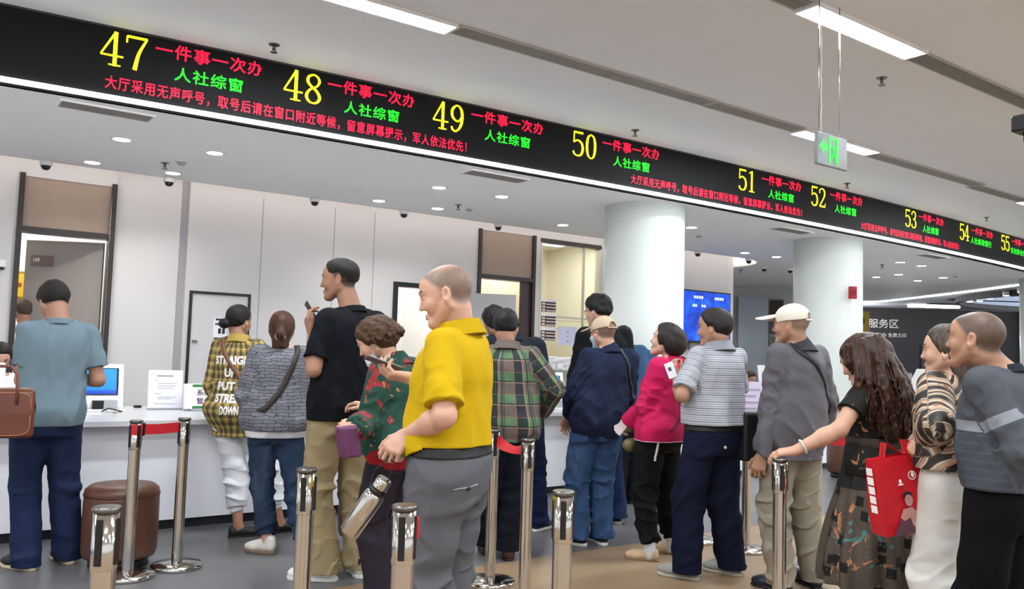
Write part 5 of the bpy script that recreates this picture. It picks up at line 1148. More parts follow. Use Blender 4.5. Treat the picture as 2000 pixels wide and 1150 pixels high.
POSES = {
    'blue': dict(root=(0.82, 5.729), th=84.7, H=1.72, phi=2, J={'pelvis': (-0.047, 0.028, 0.941), 'neck': (-0.018, 0.046, 1.467), 'head': (-0.047, 0.109, 1.581), 'head_rot': (12, 32, -4), 'shL': (-0.18, 0.041, 1.398), 'elL': (-0.188, 0.029, 1.11), 'wrL': (-0.109, 0.26, 1.044), 'hipL': (-0.133, 0.028, 0.91), 'knL': (-0.138, 0.097, 0.486), 'anL': (-0.104, 0.046, 0.086), 'toeL': (-0.588, 0.809, 0.0), 'shR': (0.144, 0.041, 1.398), 'elR': (0.216, 0.023, 1.114), 'wrR': (0.143, 0.265, 1.11), 'hipR': (0.039, 0.028, 0.91), 'knR': (0.073, 0.116, 0.489), 'anR': (0.115, 0.137, 0.086), 'toeR': (-0.309, 0.951, 0.0)}),
    'plaidy': dict(root=(2.118, 6.165), th=50.0, H=1.64, phi=-22, J={'pelvis': (-0.076, -0.005, 0.897), 'neck': (-0.092, 0.024, 1.399), 'head': (-0.114, 0.042, 1.527), 'head_rot': (-16, 8, 0), 'shL': (-0.229, 0.019, 1.333), 'elL': (-0.262, -0.009, 1.059), 'wrL': (-0.21, 0.102, 0.851), 'hipL': (-0.158, -0.005, 0.868), 'knL': (-0.054, -0.026, 0.463), 'anL': (0.018, -0.101, 0.082), 'toeL': (0.799, 0.602, 0.0), 'shR': (0.045, 0.019, 1.333), 'elR': (0.094, 0.023, 1.055), 'wrR': (0.023, 0.17, 0.877), 'hipR': (0.006, -0.005, 0.868), 'knR': (0.141, 0.074, 0.469), 'anR': (0.252, 0.09, 0.082), 'toeR': (0.616, 0.788, 0.0)}),
    'greyw': dict(root=(2.153, 5.501), th=71.5, H=1.58, phi=2, J={'pelvis': (-0.057, 0.018, 0.864), 'neck': (-0.045, 0.046, 1.348), 'head': (-0.049, 0.078, 1.463), 'head_rot': (-6, 8, 0), 'shL': (-0.18, 0.041, 1.285), 'elL': (-0.25, 0.026, 1.019), 'wrL': (-0.187, 0.225, 0.916), 'hipL': (-0.136, 0.018, 0.836), 'knL': (-0.129, 0.037, 0.442), 'anL': (-0.082, -0.029, 0.079), 'toeL': (-0.799, 0.602, 0.0), 'shR': (0.089, 0.041, 1.285), 'elR': (0.132, 0.023, 1.023), 'wrR': (0.121, 0.23, 0.918), 'hipR': (0.022, 0.018, 0.836), 'knR': (0.086, -0.034, 0.441), 'anR': (0.139, -0.14, 0.079), 'toeR': (0.208, 0.978, 0.0)}),
    'tall': dict(root=(2.22, 4.73), th=97.4, H=1.87, phi=32, J={'pelvis': (-0.015, 0.014, 1.023), 'neck': (0.034, 0.023, 1.595), 'head': (-0.015, 0.097, 1.766), 'head_rot': (44, 4, 0), 'shL': (-0.142, 0.018, 1.52), 'elL': (-0.237, -0.016, 1.224), 'wrL': (-0.164, 0.145, 1.434), 'hipL': (-0.109, 0.014, 0.99), 'knL': (-0.131, 0.067, 0.526), 'anL': (-0.102, -0.008, 0.094), 'toeL': (-0.682, 0.731, 0.0), 'shR': (0.21, 0.018, 1.52), 'elR': (0.26, 0.018, 1.23), 'wrR': (0.18, 0.218, 1.13), 'hipR': (0.078, 0.014, 0.99), 'knR': (0.113, 0.052, 0.525), 'anR': (0.121, -0.033, 0.094), 'toeR': (0.375, 0.927, 0.0)}),
    'curly': dict(root=(2.247, 4.053), th=119.8, H=1.58, phi=58, J={'pelvis': (-0.014, 0.031, 0.85), 'neck': (-0.021, 0.047, 1.3), 'head': (-0.051, 0.162, 1.392), 'head_rot': (14, 28, 0), 'shL': (-0.159, 0.042, 1.237), 'elL': (-0.204, 0.07, 0.976), 'wrL': (-0.43, 0.02, 0.958), 'hipL': (-0.093, 0.031, 0.822), 'knL': (-0.1, 0.125, 0.439), 'anL': (-0.107, 0.031, 0.079), 'toeL': (0.0, 1.0, 0.0), 'shR': (0.117, 0.042, 1.237), 'elR': (0.157, 0.102, 0.977), 'wrR': (0.107, 0.302, 1.027), 'hipR': (0.065, 0.031, 0.822), 'knR': (0.072, 0.125, 0.439), 'anR': (0.079, 0.031, 0.079), 'toeR': (0.0, 1.0, 0.0)}),
    'yellow': dict(root=(1.782, 2.784), th=126.3, H=1.69, phi=68, J={'pelvis': (-0.01, 0.031, 0.924), 'neck': (0.015, 0.02, 1.442), 'head': (-0.019, 0.06, 1.567), 'head_rot': (16, 16, 0), 'shL': (-0.152, 0.015, 1.374), 'elL': (-0.269, -0.05, 1.124), 'wrL': (-0.142, 0.145, 1.039), 'hipL': (-0.094, 0.031, 0.895), 'knL': (-0.093, 0.09, 0.476), 'anL': (-0.1, 0.02, 0.085), 'toeL': (0.139, 0.99, 0.0), 'shR': (0.181, 0.015, 1.374), 'elR': (0.241, 0.115, 1.114), 'wrR': (0.262, 0.331, 1.234), 'hipR': (0.075, 0.031, 0.895), 'knR': (0.11, 0.073, 0.476), 'anR': (0.12, -0.0, 0.085), 'toeR': (0.391, 0.921, 0.0)}),
    'plaidg': dict(root=(3.35, 4.619), th=46.1, H=1.645, phi=-8, J={'pelvis': (0.017, 0.002, 0.9), 'neck': (-0.023, 0.027, 1.403), 'head': (-0.044, 0.054, 1.522), 'head_rot': (-4, 14, 0), 'shL': (-0.178, 0.022, 1.337), 'elL': (-0.298, -0.018, 1.087), 'wrL': (-0.238, 0.182, 1.067), 'hipL': (-0.066, 0.002, 0.871), 'knL': (-0.109, 0.096, 0.47), 'anL': (-0.141, 0.124, 0.082), 'toeL': (-0.309, 0.951, 0.0), 'shR': (0.132, 0.022, 1.337), 'elR': (0.309, 0.028, 1.116), 'wrR': (0.205, 0.159, 0.942), 'hipR': (0.099, 0.002, 0.871), 'knR': (0.057, 0.061, 0.466), 'anR': (0.024, 0.021, 0.082), 'toeR': (-0.139, 0.99, 0.0)}),
    'navyg': dict(root=(3.923, 5.253), th=55.7, H=1.73, phi=2, J={'pelvis': (-0.028, 0.001, 0.946), 'neck': (-0.066, 0.052, 1.476), 'head': (-0.22, 0.086, 1.589), 'head_rot': (18, 10, -8), 'shL': (-0.228, 0.047, 1.406), 'elL': (-0.278, 0.027, 1.122), 'wrL': (-0.278, 0.147, 0.898), 'hipL': (-0.114, 0.001, 0.916), 'knL': (-0.147, -0.033, 0.484), 'anL': (-0.172, -0.128, 0.087), 'toeL': (-0.139, 0.99, 0.0), 'shR': (0.097, 0.047, 1.406), 'elR': (0.147, 0.027, 1.122), 'wrR': (0.147, 0.147, 0.898), 'hipR': (0.059, 0.001, 0.916), 'knR': (0.12, 0.08, 0.493), 'anR': (0.161, 0.093, 0.087), 'toeR': (0.53, 0.848, 0.0)}),
    'cap': dict(root=(4.095, 4.655), th=70.3, H=1.65, phi=22, J={'pelvis': (0.061, -0.018, 0.903), 'neck': (0.14, -0.009, 1.407), 'head': (0.102, 0.022, 1.516), 'head_rot': (20, 8, 0), 'shL': (-0.02, -0.014, 1.341), 'elL': (-0.118, 0.01, 1.077), 'wrL': (-0.106, 0.171, 0.896), 'hipL': (-0.022, -0.018, 0.873), 'knL': (-0.054, 0.062, 0.47), 'anL': (-0.051, 0.04, 0.082), 'toeL': (-0.616, 0.788, 0.0), 'shR': (0.3, -0.014, 1.341), 'elR': (0.276, -0.018, 1.057), 'wrR': (0.276, 0.182, 0.957), 'hipR': (0.143, -0.018, 0.873), 'knR': (0.136, 0.068, 0.47), 'anR': (0.133, 0.046, 0.082), 'toeR': (-0.052, 0.999, 0.0)}),
    'tallb': dict(root=(4.76, 5.211), th=78.1, H=1.85, phi=30, J={'pelvis': (-0.044, 0.02, 1.012), 'neck': (-0.004, 0.046, 1.578), 'head': (-0.044, 0.085, 1.724), 'head_rot': (28, 10, 0), 'shL': (-0.178, 0.041, 1.504), 'elL': (-0.225, 0.058, 1.189), 'wrL': (-0.225, 0.178, 0.949), 'hipL': (-0.136, 0.02, 0.979), 'knL': (-0.121, 0.089, 0.522), 'anL': (-0.095, 0.026, 0.093), 'toeL': (-0.174, 0.985, 0.0), 'shR': (0.17, 0.041, 1.504), 'elR': (0.22, 0.021, 1.199), 'wrR': (0.22, 0.141, 0.96), 'hipR': (0.049, 0.02, 0.979), 'knR': (0.095, 0.061, 0.521), 'anR': (0.119, -0.011, 0.093), 'toeR': (0.342, 0.94, 0.0)}),
    'denim': dict(root=(5.551, 5.777), th=57.9, H=1.64, phi=12, J={'pelvis': (0.057, -0.004, 0.897), 'neck': (0.039, 0.027, 1.399), 'head': (-0.046, 0.073, 1.511), 'head_rot': (6, 22, 0), 'shL': (-0.104, 0.022, 1.333), 'elL': (-0.154, 0.002, 1.063), 'wrL': (-0.154, 0.122, 0.851), 'hipL': (-0.025, -0.004, 0.868), 'knL': (-0.056, 0.031, 0.461), 'anL': (-0.088, -0.035, 0.082), 'toeL': (0.035, 0.999, 0.0), 'shR': (0.183, 0.022, 1.333), 'elR': (0.233, 0.002, 1.063), 'wrR': (0.233, 0.122, 0.851), 'hipR': (0.139, -0.004, 0.868), 'knR': (0.106, 0.064, 0.465), 'anR': (0.066, 0.087, 0.082), 'toeR': (0.375, 0.927, 0.0)}),
    'magenta': dict(root=(4.217, 4.142), th=99.1, H=1.585, phi=55, J={'pelvis': (0.038, -0.038, 0.867), 'neck': (0.081, -0.081, 1.352), 'head': (0.06, -0.06, 1.462), 'head_rot': (17, -14, 0), 'shL': (-0.054, -0.086, 1.289), 'elL': (-0.114, -0.029, 1.026), 'wrL': (-0.043, 0.162, 0.913), 'hipL': (-0.041, -0.038, 0.839), 'knL': (-0.048, 0.032, 0.449), 'anL': (-0.029, -0.013, 0.079), 'toeL': (-0.423, 0.906, 0.0), 'shR': (0.217, -0.086, 1.289), 'elR': (0.267, -0.066, 1.039), 'wrR': (0.217, 0.134, 0.979), 'hipR': (0.117, -0.038, 0.839), 'knR': (0.18, 0.015, 0.448), 'anR': (0.252, 0.008, 0.079), 'toeR': (-0.391, 0.921, 0.0)}),
    'stripe': dict(root=(4.122, 3.602), th=82.7, H=1.68, phi=42, J={'pelvis': (0.044, -0.024, 0.919), 'neck': (0.08, -0.021, 1.433), 'head': (0.055, -0.019, 1.546), 'head_rot': (28, 4, 0), 'shL': (-0.081, -0.026, 1.366), 'elL': (-0.233, -0.057, 1.13), 'wrL': (-0.111, 0.139, 1.216), 'hipL': (-0.04, -0.024, 0.889), 'knL': (-0.069, 0.061, 0.479), 'anL': (-0.074, 0.056, 0.084), 'toeL': (-0.5, 0.866, 0.0), 'shR': (0.242, -0.026, 1.366), 'elR': (0.312, 0.054, 1.116), 'wrR': (0.212, 0.254, 1.156), 'hipR': (0.128, -0.024, 0.889), 'knR': (0.189, 0.032, 0.475), 'anR': (0.258, 0.026, 0.084), 'toeR': (-0.407, 0.914, 0.0)}),
    'whitecap': dict(root=(4.415, 3.174), th=83.7, H=1.71, phi=48, J={'pelvis': (0.008, -0.004, 0.935), 'neck': (0.034, -0.008, 1.459), 'head': (-0.01, 0.005, 1.571), 'head_rot': (26, 2, 0), 'shL': (-0.13, -0.013, 1.39), 'elL': (-0.174, 0.01, 1.077), 'wrL': (-0.226, 0.023, 0.8), 'hipL': (-0.078, -0.004, 0.905), 'knL': (-0.083, 0.067, 0.484), 'anL': (-0.076, 0.009, 0.086), 'toeL': (-0.208, 0.978, 0.0), 'shR': (0.198, -0.013, 1.39), 'elR': (0.258, -0.043, 1.12), 'wrR': (0.258, 0.057, 0.9), 'hipR': (0.093, -0.004, 0.905), 'knR': (0.146, 0.041, 0.483), 'anR': (0.182, -0.006, 0.086), 'toeR': (0.309, 0.951, 0.0)}),
    'dress': dict(root=(4.057, 2.444), th=97.1, H=1.63, phi=66, J={'pelvis': (-0.0, 0.0, 0.85), 'neck': (0.019, -0.017, 1.297), 'head': (-0.037, 0.034, 1.367), 'head_rot': (2, 24, 0), 'shL': (-0.12, -0.022, 1.232), 'elL': (-0.302, 0.022, 1.032), 'wrL': (-0.437, 0.185, 0.919), 'hipL': (-0.082, 0.0, 0.821), 'knL': (-0.089, 0.14, 0.439), 'anL': (-0.096, 0.0, 0.082), 'toeL': (0.0, 1.0, 0.0), 'shR': (0.158, -0.022, 1.232), 'elR': (0.208, -0.042, 0.972), 'wrR': (0.208, 0.108, 0.772), 'hipR': (0.081, 0.0, 0.821), 'knR': (0.089, 0.14, 0.439), 'anR': (0.096, 0.0, 0.082), 'toeR': (0.0, 1.0, 0.0)}),
    'brown': dict(root=(3.874, 1.959), th=84.7, H=1.545, phi=58, J={'pelvis': (0.028, -0.017, 0.845), 'neck': (0.011, -0.006, 1.318), 'head': (-0.005, 0.003, 1.416), 'head_rot': (22, 0, 0), 'shL': (-0.119, -0.011, 1.256), 'elL': (-0.287, -0.123, 1.094), 'wrL': (-0.138, 0.034, 1.025), 'hipL': (-0.049, -0.017, 0.818), 'knL': (-0.056, 0.041, 0.436), 'anL': (-0.063, -0.017, 0.077), 'toeL': (0.0, 1.0, 0.0), 'shR': (0.141, -0.011, 1.256), 'elR': (0.191, -0.011, 0.996), 'wrR': (0.171, 0.189, 1.016), 'hipR': (0.105, -0.017, 0.818), 'knR': (0.112, 0.041, 0.436), 'anR': (0.119, -0.017, 0.077), 'toeR': (0.0, 1.0, 0.0)}),
    'sweater': dict(root=(3.561, 1.593), th=85.9, H=1.585, phi=62, J={'pelvis': (0.008, -0.005, 0.867), 'neck': (0.005, -0.003, 1.352), 'head': (-0.084, 0.052, 1.458), 'head_rot': (12, -2, 0), 'shL': (-0.148, -0.008, 1.289), 'elL': (-0.107, -0.13, 1.046), 'wrL': (-0.002, -0.117, 0.838), 'hipL': (-0.072, -0.005, 0.839), 'knL': (-0.079, 0.055, 0.447), 'anL': (-0.086, -0.005, 0.079), 'toeL': (0.0, 1.0, 0.0), 'shR': (0.158, -0.008, 1.289), 'elR': (0.208, 0.022, 1.029), 'wrR': (0.188, 0.222, 0.979), 'hipR': (0.087, -0.005, 0.839), 'knR': (0.094, 0.055, 0.447), 'anR': (0.101, -0.005, 0.079), 'toeR': (0.0, 1.0, 0.0)}),
    'door': dict(root=(1.193, 10.19), th=98.9, H=1.72, phi=15, J={'pelvis': (-0.047, 0.046, 0.941), 'neck': (-0.077, 0.076, 1.467), 'head': (-0.079, 0.107, 1.643), 'head_rot': (5, 5, 0), 'shL': (-0.238, 0.071, 1.398), 'elL': (-0.288, 0.051, 1.115), 'wrL': (-0.288, 0.171, 0.892), 'hipL': (-0.133, 0.046, 0.91), 'knL': (-0.14, 0.111, 0.485), 'anL': (-0.148, 0.046, 0.086), 'toeL': (0.0, 1.0, 0.0), 'shR': (0.085, 0.071, 1.398), 'elR': (0.135, 0.051, 1.115), 'wrR': (0.135, 0.171, 0.892), 'hipR': (0.039, 0.046, 0.91), 'knR': (0.047, 0.111, 0.485), 'anR': (0.055, 0.046, 0.086), 'toeR': (0.0, 1.0, 0.0)}),
}
def cam_dirs(phi):
    a = math.radians(phi); L = A(-math.cos(a), math.sin(a), 0); D = A(math.sin(a), math.cos(a), 0)
    return lambda left=0, up=0, depth=0: L * left + D * depth + A(0, 0, up)
class Person(Figure):
    def __init__(s, key, label, skin, group=None, **kw):
        p = POSES[key]; s.p = p; super().__init__(dict(p['J']), p['H'], **kw)
        s.root = empty('person', (p['root'][0], p['root'][1], 0), math.radians(p['th'] - 90)); tag(s.root, label, 'person', group)
        s.skin = SKIN[skin]; s.c = cam_dirs(p['phi']); PEOPLE[key] = s
    def world(s, q): return Matrix.Translation((s.p['root'][0], s.p['root'][1], 0)) @ Matrix.Rotation(math.radians(s.p['th'] - 90), 4, 'Z') @ Vector(q)
    def prop(s, name, q, label, cat, group=None):
        """an object of its own, standing in this person's axes, with its base at local point q"""
        return tag(empty(name, s.world(q), math.radians(s.p['th'] - 90)), label, cat, group)
    def belt(s, F, z, mat, hh=.018, name='belt', grow=.006):
        B = Field(); lo, hi = F.bounds(); f = lambda P: np.maximum(np.abs(F(P) - .001) - grow, np.abs(P[:, 2] - z) - hh)
        cx, cy = s.centre(z); B.add(lambda P: smax(F(P) - grow, np.abs(P[:, 2] - z) - hh, .003), (cx - .24, cy - .2, z - hh), (cx + .24, cy + .2, z + hh)); return sculpt(name, B, .0052, mat, s.root)
    def baseball(s, mat, label=None, lift=.038, brim_tilt=-.02):
        hp, q, R = s.head_pt, s.hk, s.HR; F = Field()
        F.ell(hp(0, -.012, .040), A(.089, .110, .094) * q, R, .01); c0 = s.J['head']
        loc = lambda P: ((P - c0) @ R) / q
        F.cut(lambda P: (lift - .012 - loc(P)[:, 2] + .10 * (loc(P)[:, 1]) * -1.0), .004)
        def gap(P): L = loc(P); return -(np.sqrt((L[:, 0] / 1.0) ** 2 + (L[:, 2] - lift + .012) ** 2) - .036) if False else np.where(L[:, 1] < -.04, .034 - np.sqrt(L[:, 0] ** 2 + ((L[:, 2] - lift - .004)) ** 2), -1.0)
        F.cut(gap, .004); W = Waves(7, 40, 6); F.warp(lambda P: .0015 * W(P))
        o = sculpt('cap_crown', F, .004, mat, s.root, refine=1)
        B = Field(); B.ell(hp(0, .125, lift + .026 + brim_tilt * .3), A(.078, .092, .030) * q, R @ rotm(0, 8, 0), 0); RB = R @ rotm(0, 8, 0); cb = hp(0, .125, lift + .026 + brim_tilt * .3)
        B.cut(lambda P: np.abs(((P - cb) @ RB)[:, 2] + 6.0 * ((P - cb) @ RB)[:, 0] ** 2 - .006) - .0045, .003); B.cut(lambda P: .062 - loc(P)[:, 1], .003); sculpt('cap_brim', B, .0036, mat, o)
        S = MB(); pts = [hp(x, -.012 - .108 * math.sqrt(max(0, 1 - (x / .088) ** 2)), lift - .008) for x in np.linspace(-.045, .045, 9)]
        S.tube([tuple(p) for p in pts], .006, 6); S.build('cap_strap', mat, o); return o
    def glasses(s, mat=None):
        m = MB(); hp = s.head_pt
        for sg in (-1, 1):
            m.tube([tuple(hp(sg * (.033 + .024 * math.cos(a)), .106 - .012 * abs(.033 + .024 * math.cos(a)) / .05, .006 + .019 * math.sin(a))) for a in np.linspace(0, 6.283, 20)[:-1]], .0022, 6, True)
            m.tube([tuple(hp(sg * .057, .094, .010)), tuple(hp(sg * .078, .04, .012)), tuple(hp(sg * .082, -.01, .012)), tuple(hp(sg * .08, -.025, -.004))], .0022, 6)
        m.tube([tuple(hp(-.010, .106, .01)), tuple(hp(0, .112, .014)), tuple(hp(.010, .106, .01))], .0022, 6)
        return m.build('glasses', mat or M_BLACK, s.root)
    def mask(s, mat, drop=0.0):
        hp, q, R = s.head_pt, s.hk, s.HR; F = Field(); B = s.F_body; c0 = s.J['head']; loc = lambda P: ((P - c0) @ R) / q
        def f(P):
            L = loc(P); m = np.maximum(np.abs(L[:, 2] + .062 + drop) - .045, .018 - L[:, 1]); return smax(np.abs(B(P) - .004) - .002, m, .006)
        F.add(f, hp(0, .06, -.06 - drop) - .11, hp(0, .06, -.06 - drop) + .11); o = sculpt('face_mask', F, .0038, mat, s.root)
        m = MB()
        for sg in (-1, 1): m.tube([tuple(hp(sg * .066, .03, -.045 - drop)), tuple(hp(sg * .078, .0, -.015)), tuple(hp(sg * .08, -.022, .002))], .0014, 5)
        m.build('ear_loops', mat, o); return o
def sneakers(s, up, so, kind='sneaker', trim=None):
    for sd in 'LR': s.shoe(sd, up, so, s.root, kind, trim=trim)

# ---- man in the blue grey T-shirt, left edge
P = Person('blue', 'man in blue grey T-shirt and navy trousers at the left end of the counter', 'c', girth=1.04); c = P.c
P.body({'L': dict(n=(0, 0, 1), curl=40), 'R': dict(n=(0, 0, 1), curl=40)}, P.skin, parent=P.root, stubble=dict(col='1b1715', dense=.8, low=-.06))
P.hair('short', HAIR['fade'], P.root, thick=.016, low=-.045, front=.085, noise=.003, side=.028, taper=.06)
P.shirt('shirt', cloth('blue_grey_jersey', '64757f'), P.root, .845, 'short', .017, waist=.016, hipgrow=.018, fold=.008, sl_r=(.07, .066), frac=.72, seed=11)
P.collar('shirt', 'crew', cloth('blue_grey_rib', '62727d'), P.root)
P.trousers('trousers', cloth('navy_cotton', '1e2742', vary=.15), P.root, .868, .02, (.105, .085, .078), seed=12)
sneakers(P, plain('black_canvas', '1b1a1c', .7), plain('beige_rubber', 'b9a68c', .7))
g = P.prop('key_pouch', P.J['pelvis'] + A(.175, .03, -.09), 'small dark key pouch clipped at the waist of the man in blue grey', 'pouch')
MB().box(-.015, .018, -.03, .03, -.05, .045, bev=.008).build('pouch_body', plain('pouch_black', '1d1d20', .5), g); MB().tube([(0, .012 * math.cos(a), .055 + .012 * math.sin(a)) for a in np.linspace(0, 6.2, 14)[:-1]], .003, 6, True).build('key_ring', M_CHROME, g)
# ---- woman in yellow plaid
P = Person('plaidy', 'woman with a dark hair bun in yellow plaid shirt and white trousers', 'c', female=True); c = P.c
P.body({'L': dict(n=(0, 0, 1), curl=30), 'R': dict(n=(0, 0, 1), curl=30)}, P.skin, parent=P.root)
P.hair('bun', HAIR['black'], P.root, thick=.009, low=-.05, noise=.0015, front=.07)
F = Field(); F.ell(P.head_pt(-.022, -.128, -.038), A(.042, .036, .038), None, 0); F.cone(P.head_pt(-.012, -.09, -.03), P.head_pt(-.02, -.12, -.036), .026, .03, .01); W_ = Waves(2, 110, 6); F.warp(lambda Q: .0025 * W_(Q)); sculpt('hair_bun', F, .004, HAIR['black'], P.root)
P.shirt('shirt', M_YPLAID, P.root, .70, 'long', .026, waist=.03, hipgrow=.035, fold=.006, hemdrop=.0, seed=21, cuff=.05, arm_grow=.012)
P.collar('shirt', 'polo', M_YPLAID, P.root)
P.trousers('trousers', cloth('white_jersey', 'cfcfd3', vary=.03), P.root, .80, .20, (.098, .088, .074), fold=.009, seed=22, cuff=.046, breakz=.2)
sneakers(P, plain('black_flat_leather', '1c1918', .45), plain('black_sole', '17120f', .6), 'flat')
b0 = P.nk + A(0, -.16, 0)
for txt, dz, w, x0 in (('STRAIGHT', -.185, .30, -.125), ('UP', -.275, .085, -.04), ('PUT', -.37, .13, -.085), ('STREET', -.455, .22, -.09), ('DOWN', -.54, .13, -.03)):
    P.decal(P.F_shirt, 'shirt_lettering', plain('print_white', 'e6e4df', .7), P.root, txt, b0 + A(x0, -.12, dz), (1, 0, 0), (0, 0, 1), w, .062, (0, 1, 0), .045)
strap_on(P.F_shirt, 'bag_strap', [P.nk + A(-.10, .02, .01), P.nk + A(-.085, -.09, -.05), P.nk + A(-.03, -.14, -.14), P.nk + A(.07, -.14, -.28), P.nk + A(.15, -.05, -.42), P.nk + A(.16, .05, -.45)], .028, plain('tan_strap', '6d4534', .5), P.root)
# ---- woman in the grey shirt
P = Person('greyw', 'woman with brown ponytail in grey shirt and rolled jeans', 'b', female=True, girth=1.06); c = P.c
P.body({'L': dict(n=(0, 0, 1), curl=30), 'R': dict(n=(0, 0, 1), curl=30)}, P.skin, parent=P.root)
def tail(F, hp, q):
    F.cone(hp(0, -.10, -.02), hp(0, -.125, -.06), .03, .032, .02); F.cone(hp(0, -.125, -.055), hp(.012, -.118, -.13), .030, .016, .012); F.cone(hp(-.06, -.02, -.02), hp(-.075, .0, -.095), .018, .006, .02); F.cone(hp(.06, -.02, -.02), hp(.08, .01, -.08), .018, .006, .02)
P.hair('tail', HAIR['brown'], P.root, thick=.016, low=-.16, noise=.003, front=.07, side=.025, parts=tail)
MB().tube([tuple(P.head_pt(.03 * math.cos(a), -.128 + .01 * math.sin(a), -.062 + .012 * math.sin(a) * 2)) for a in np.linspace(0, 6.28, 20)[:-1]], .007, 6, True).build('hair_tie', plain('hair_tie_grey', '8f959a', .6), P.root)
P.shirt('shirt', M_BRICK, P.root, .80, 'long', .036, waist=.05, hipgrow=.02, fold=.010, seed=31, cuff=.04, arm_grow=.026)
P.shirt('undershirt', cloth('white_cotton', 'd6d6da', vary=.03), P.root, .755, 'none', .026, waist=.045, hipgrow=.016, fold=.004, seed=33, top_z=.86)
P.trousers('trousers', denim('blue_grey_denim', '2c3a50', '4b596d'), P.root, .84, .15, (.108, .082, .066), fold=.010, seed=32, cuff=.058)
strap_on(P.F_shirt, 'bag_strap', [P.nk + A(.10, .03, .0), P.nk + A(.10, -.08, -.03), P.nk + A(.07, -.14, -.12), P.nk + A(.0, -.16, -.28), P.nk + A(-.08, -.13, -.40), P.nk + A(-.17, -.03, -.50)], .036, plain('dark_brown_strap', '2e2620', .6), P.root)
P.shoe('L', plain('white_canvas', 'd6d1c6', .7), plain('brown_gum_sole', '7d6656', .6), P.root, 'platform'); P.shoe('R', plain('white_canvas', 'd6d1c6', .7), plain('brown_gum_sole', '7d6656', .6), P.root, 'platform')
# ---- tall man in black T-shirt
P = Person('tall', 'tall man in black T-shirt and khaki trousers looking at his phone', 'c', girth=1.0); c = P.c
P.body({'L': dict(d=c(.30, .92, .05), n=c(.80, -.3, -.25), curl=[38, 42, 46, 52], thumb=(.7, .1)), 'R': dict(n=(0, 0, 1), curl=40)}, P.skin, parent=P.root, stubble=dict(col='1d1917', dense=.9, low=-.058, side=.018))
P.hair('fade', HAIR['fade'], P.root, thick=.011, low=-.012, front=.088, noise=.003, side=.028, taper=.085)
P.shirt('shirt', cloth('black_jersey', '121318', vary=.2), P.root, .93, 'short', .020, waist=.03, hipgrow=.018, fold=.008, sl_r=(.07, .066), frac=.78, seed=41)
P.collar('shirt', 'crew', cloth('black_rib', '101116'), P.root)
P.trousers('trousers', cloth('khaki_cotton', '8f8062', vary=.08), P.root, .938, .05, (.106, .086, .076), grow=.012, fold=.013, seed=42, breakz=.2)
sneakers(P, plain('white_leather', 'dcdad6', .4), plain('white_rubber', 'd0cdc8', .5), trim=M_BLACK)
for sd in 'LR':
    an, d = P.J['an' + sd], unit(P.J['toe' + sd]); x_ = np.cross(d, (0, 0, 1)); hb = MB(); M_ = Matrix(np.stack([x_, d, A(0, 0, 1)], 1).tolist()).to_4x4(); M_.translation = Vector((an[0], an[1], 0)) + Vector(d) * -.078
    hb.box(-.022, .022, -.006, .006, .082, .118, M_, .004); t_ = hb.build('heel_tab', M_BLACK, P.root)
    lf = MB()
    for a in (-35, 0, 35): lf.ball((0, 0, .009), (.0035, .0015, .009), 6, M_ @ Matrix.Translation((0, -.007, .093)) @ Matrix.Rotation(math.radians(a), 4, 'Y'))
    for k in range(2): lf.box(-.012, .012, -.0075, -.006, .088 + k * .004 - .002, .0895 + k * .004 - .002, M_)
    lf.build('leaf_emblem', plain('emblem_white', 'e6e6e6', .5), t_)
w = P.J['wrL']; hd = unit(c(.30, .92, .05)); n_ = unit(c(.80, -.3, -.25)); n_ = unit(n_ - hd * (n_ @ hd))
pc = w + hd * .115 - n_ * .036; pu = unit(c(.50, .80, .12)); pn = unit(np.cross(pu, np.cross(c(.75, -.5, -.25), pu)))
g = P.prop('mobile_phone', pc - pu * .075, 'dark phone held up edge on in front of the tall man in black', 'phone'); R_ = np.stack([np.cross(pu, pn), pn, pu], 1); M4 = Matrix(R_.tolist()).to_4x4()
MB().box(-.037, .037, -.0045, .0045, 0, .158, M4, .004).build('phone_case', plain('phone_brown', '2e2320', .4), g); MB().box(-.034, .034, -.0052, -.0046, .005, .153, M4).build('phone_screen', plain('phone_glass', '0c0d12', .1), g)
# ---- woman with short curls in green floral blouse
P = Person('curly', 'older woman with short brown curls in green floral blouse looking down', 'b', female=True, girth=1.12); c = P.c
P.body({'L': dict(d=c(.75, .2, .5), n=c(.2, .6, -.7), curl=45), 'R': dict(n=(0, 0, 1), curl=40)}, P.skin, parent=P.root, h=.0042)
def curls(F, hp, q):
    g = np.random.RandomState(4)
    F.ell(hp(0, -.035, .03), A(.100, .115, .105), None, .03)
    for i in range(560):
        d = unit(g.normal(size=3)); d = A(d[0], d[1], abs(d[2]) * 1.1 - .45)
        p = A(d[0] * .112, -.032 + d[1] * .124, .032 + d[2] * .115); F.ell(hp(*p), A(1, 1, 1) * g.uniform(.009, .016), None, .004)
P.hair('curls', HAIR['curl'], P.root, thick=.02, low=-.07, noise=.004, nscale=190, front=.105, side=.045, parts=curls)
P.mask(plain('mask_white', 'cfd4da', .8), .045)
P.shirt('shirt', M_FLORAL, P.root, .80, 'long', .030, waist=.045, hipgrow=.02, fold=.010, seed=51, cuff=.04, arm_grow=.024)
P.collar('shirt', 'stand', M_FLORAL, P.root)
P.shirt('underlayer', cloth('crimson_knit', '8c1f2a'), P.root, .735, 'none', .026, waist=.04, hipgrow=.014, fold=.005, seed=52, top_z=.86)
P.trousers('trousers', cloth('dark_plum_cotton', '29232c', vary=.12), P.root, .77, .03, (.108, .090, .080), fold=.007, seed=53)
sneakers(P, plain('black_canvas', '1b1a1c', .7), M_BLACK, 'loafer')
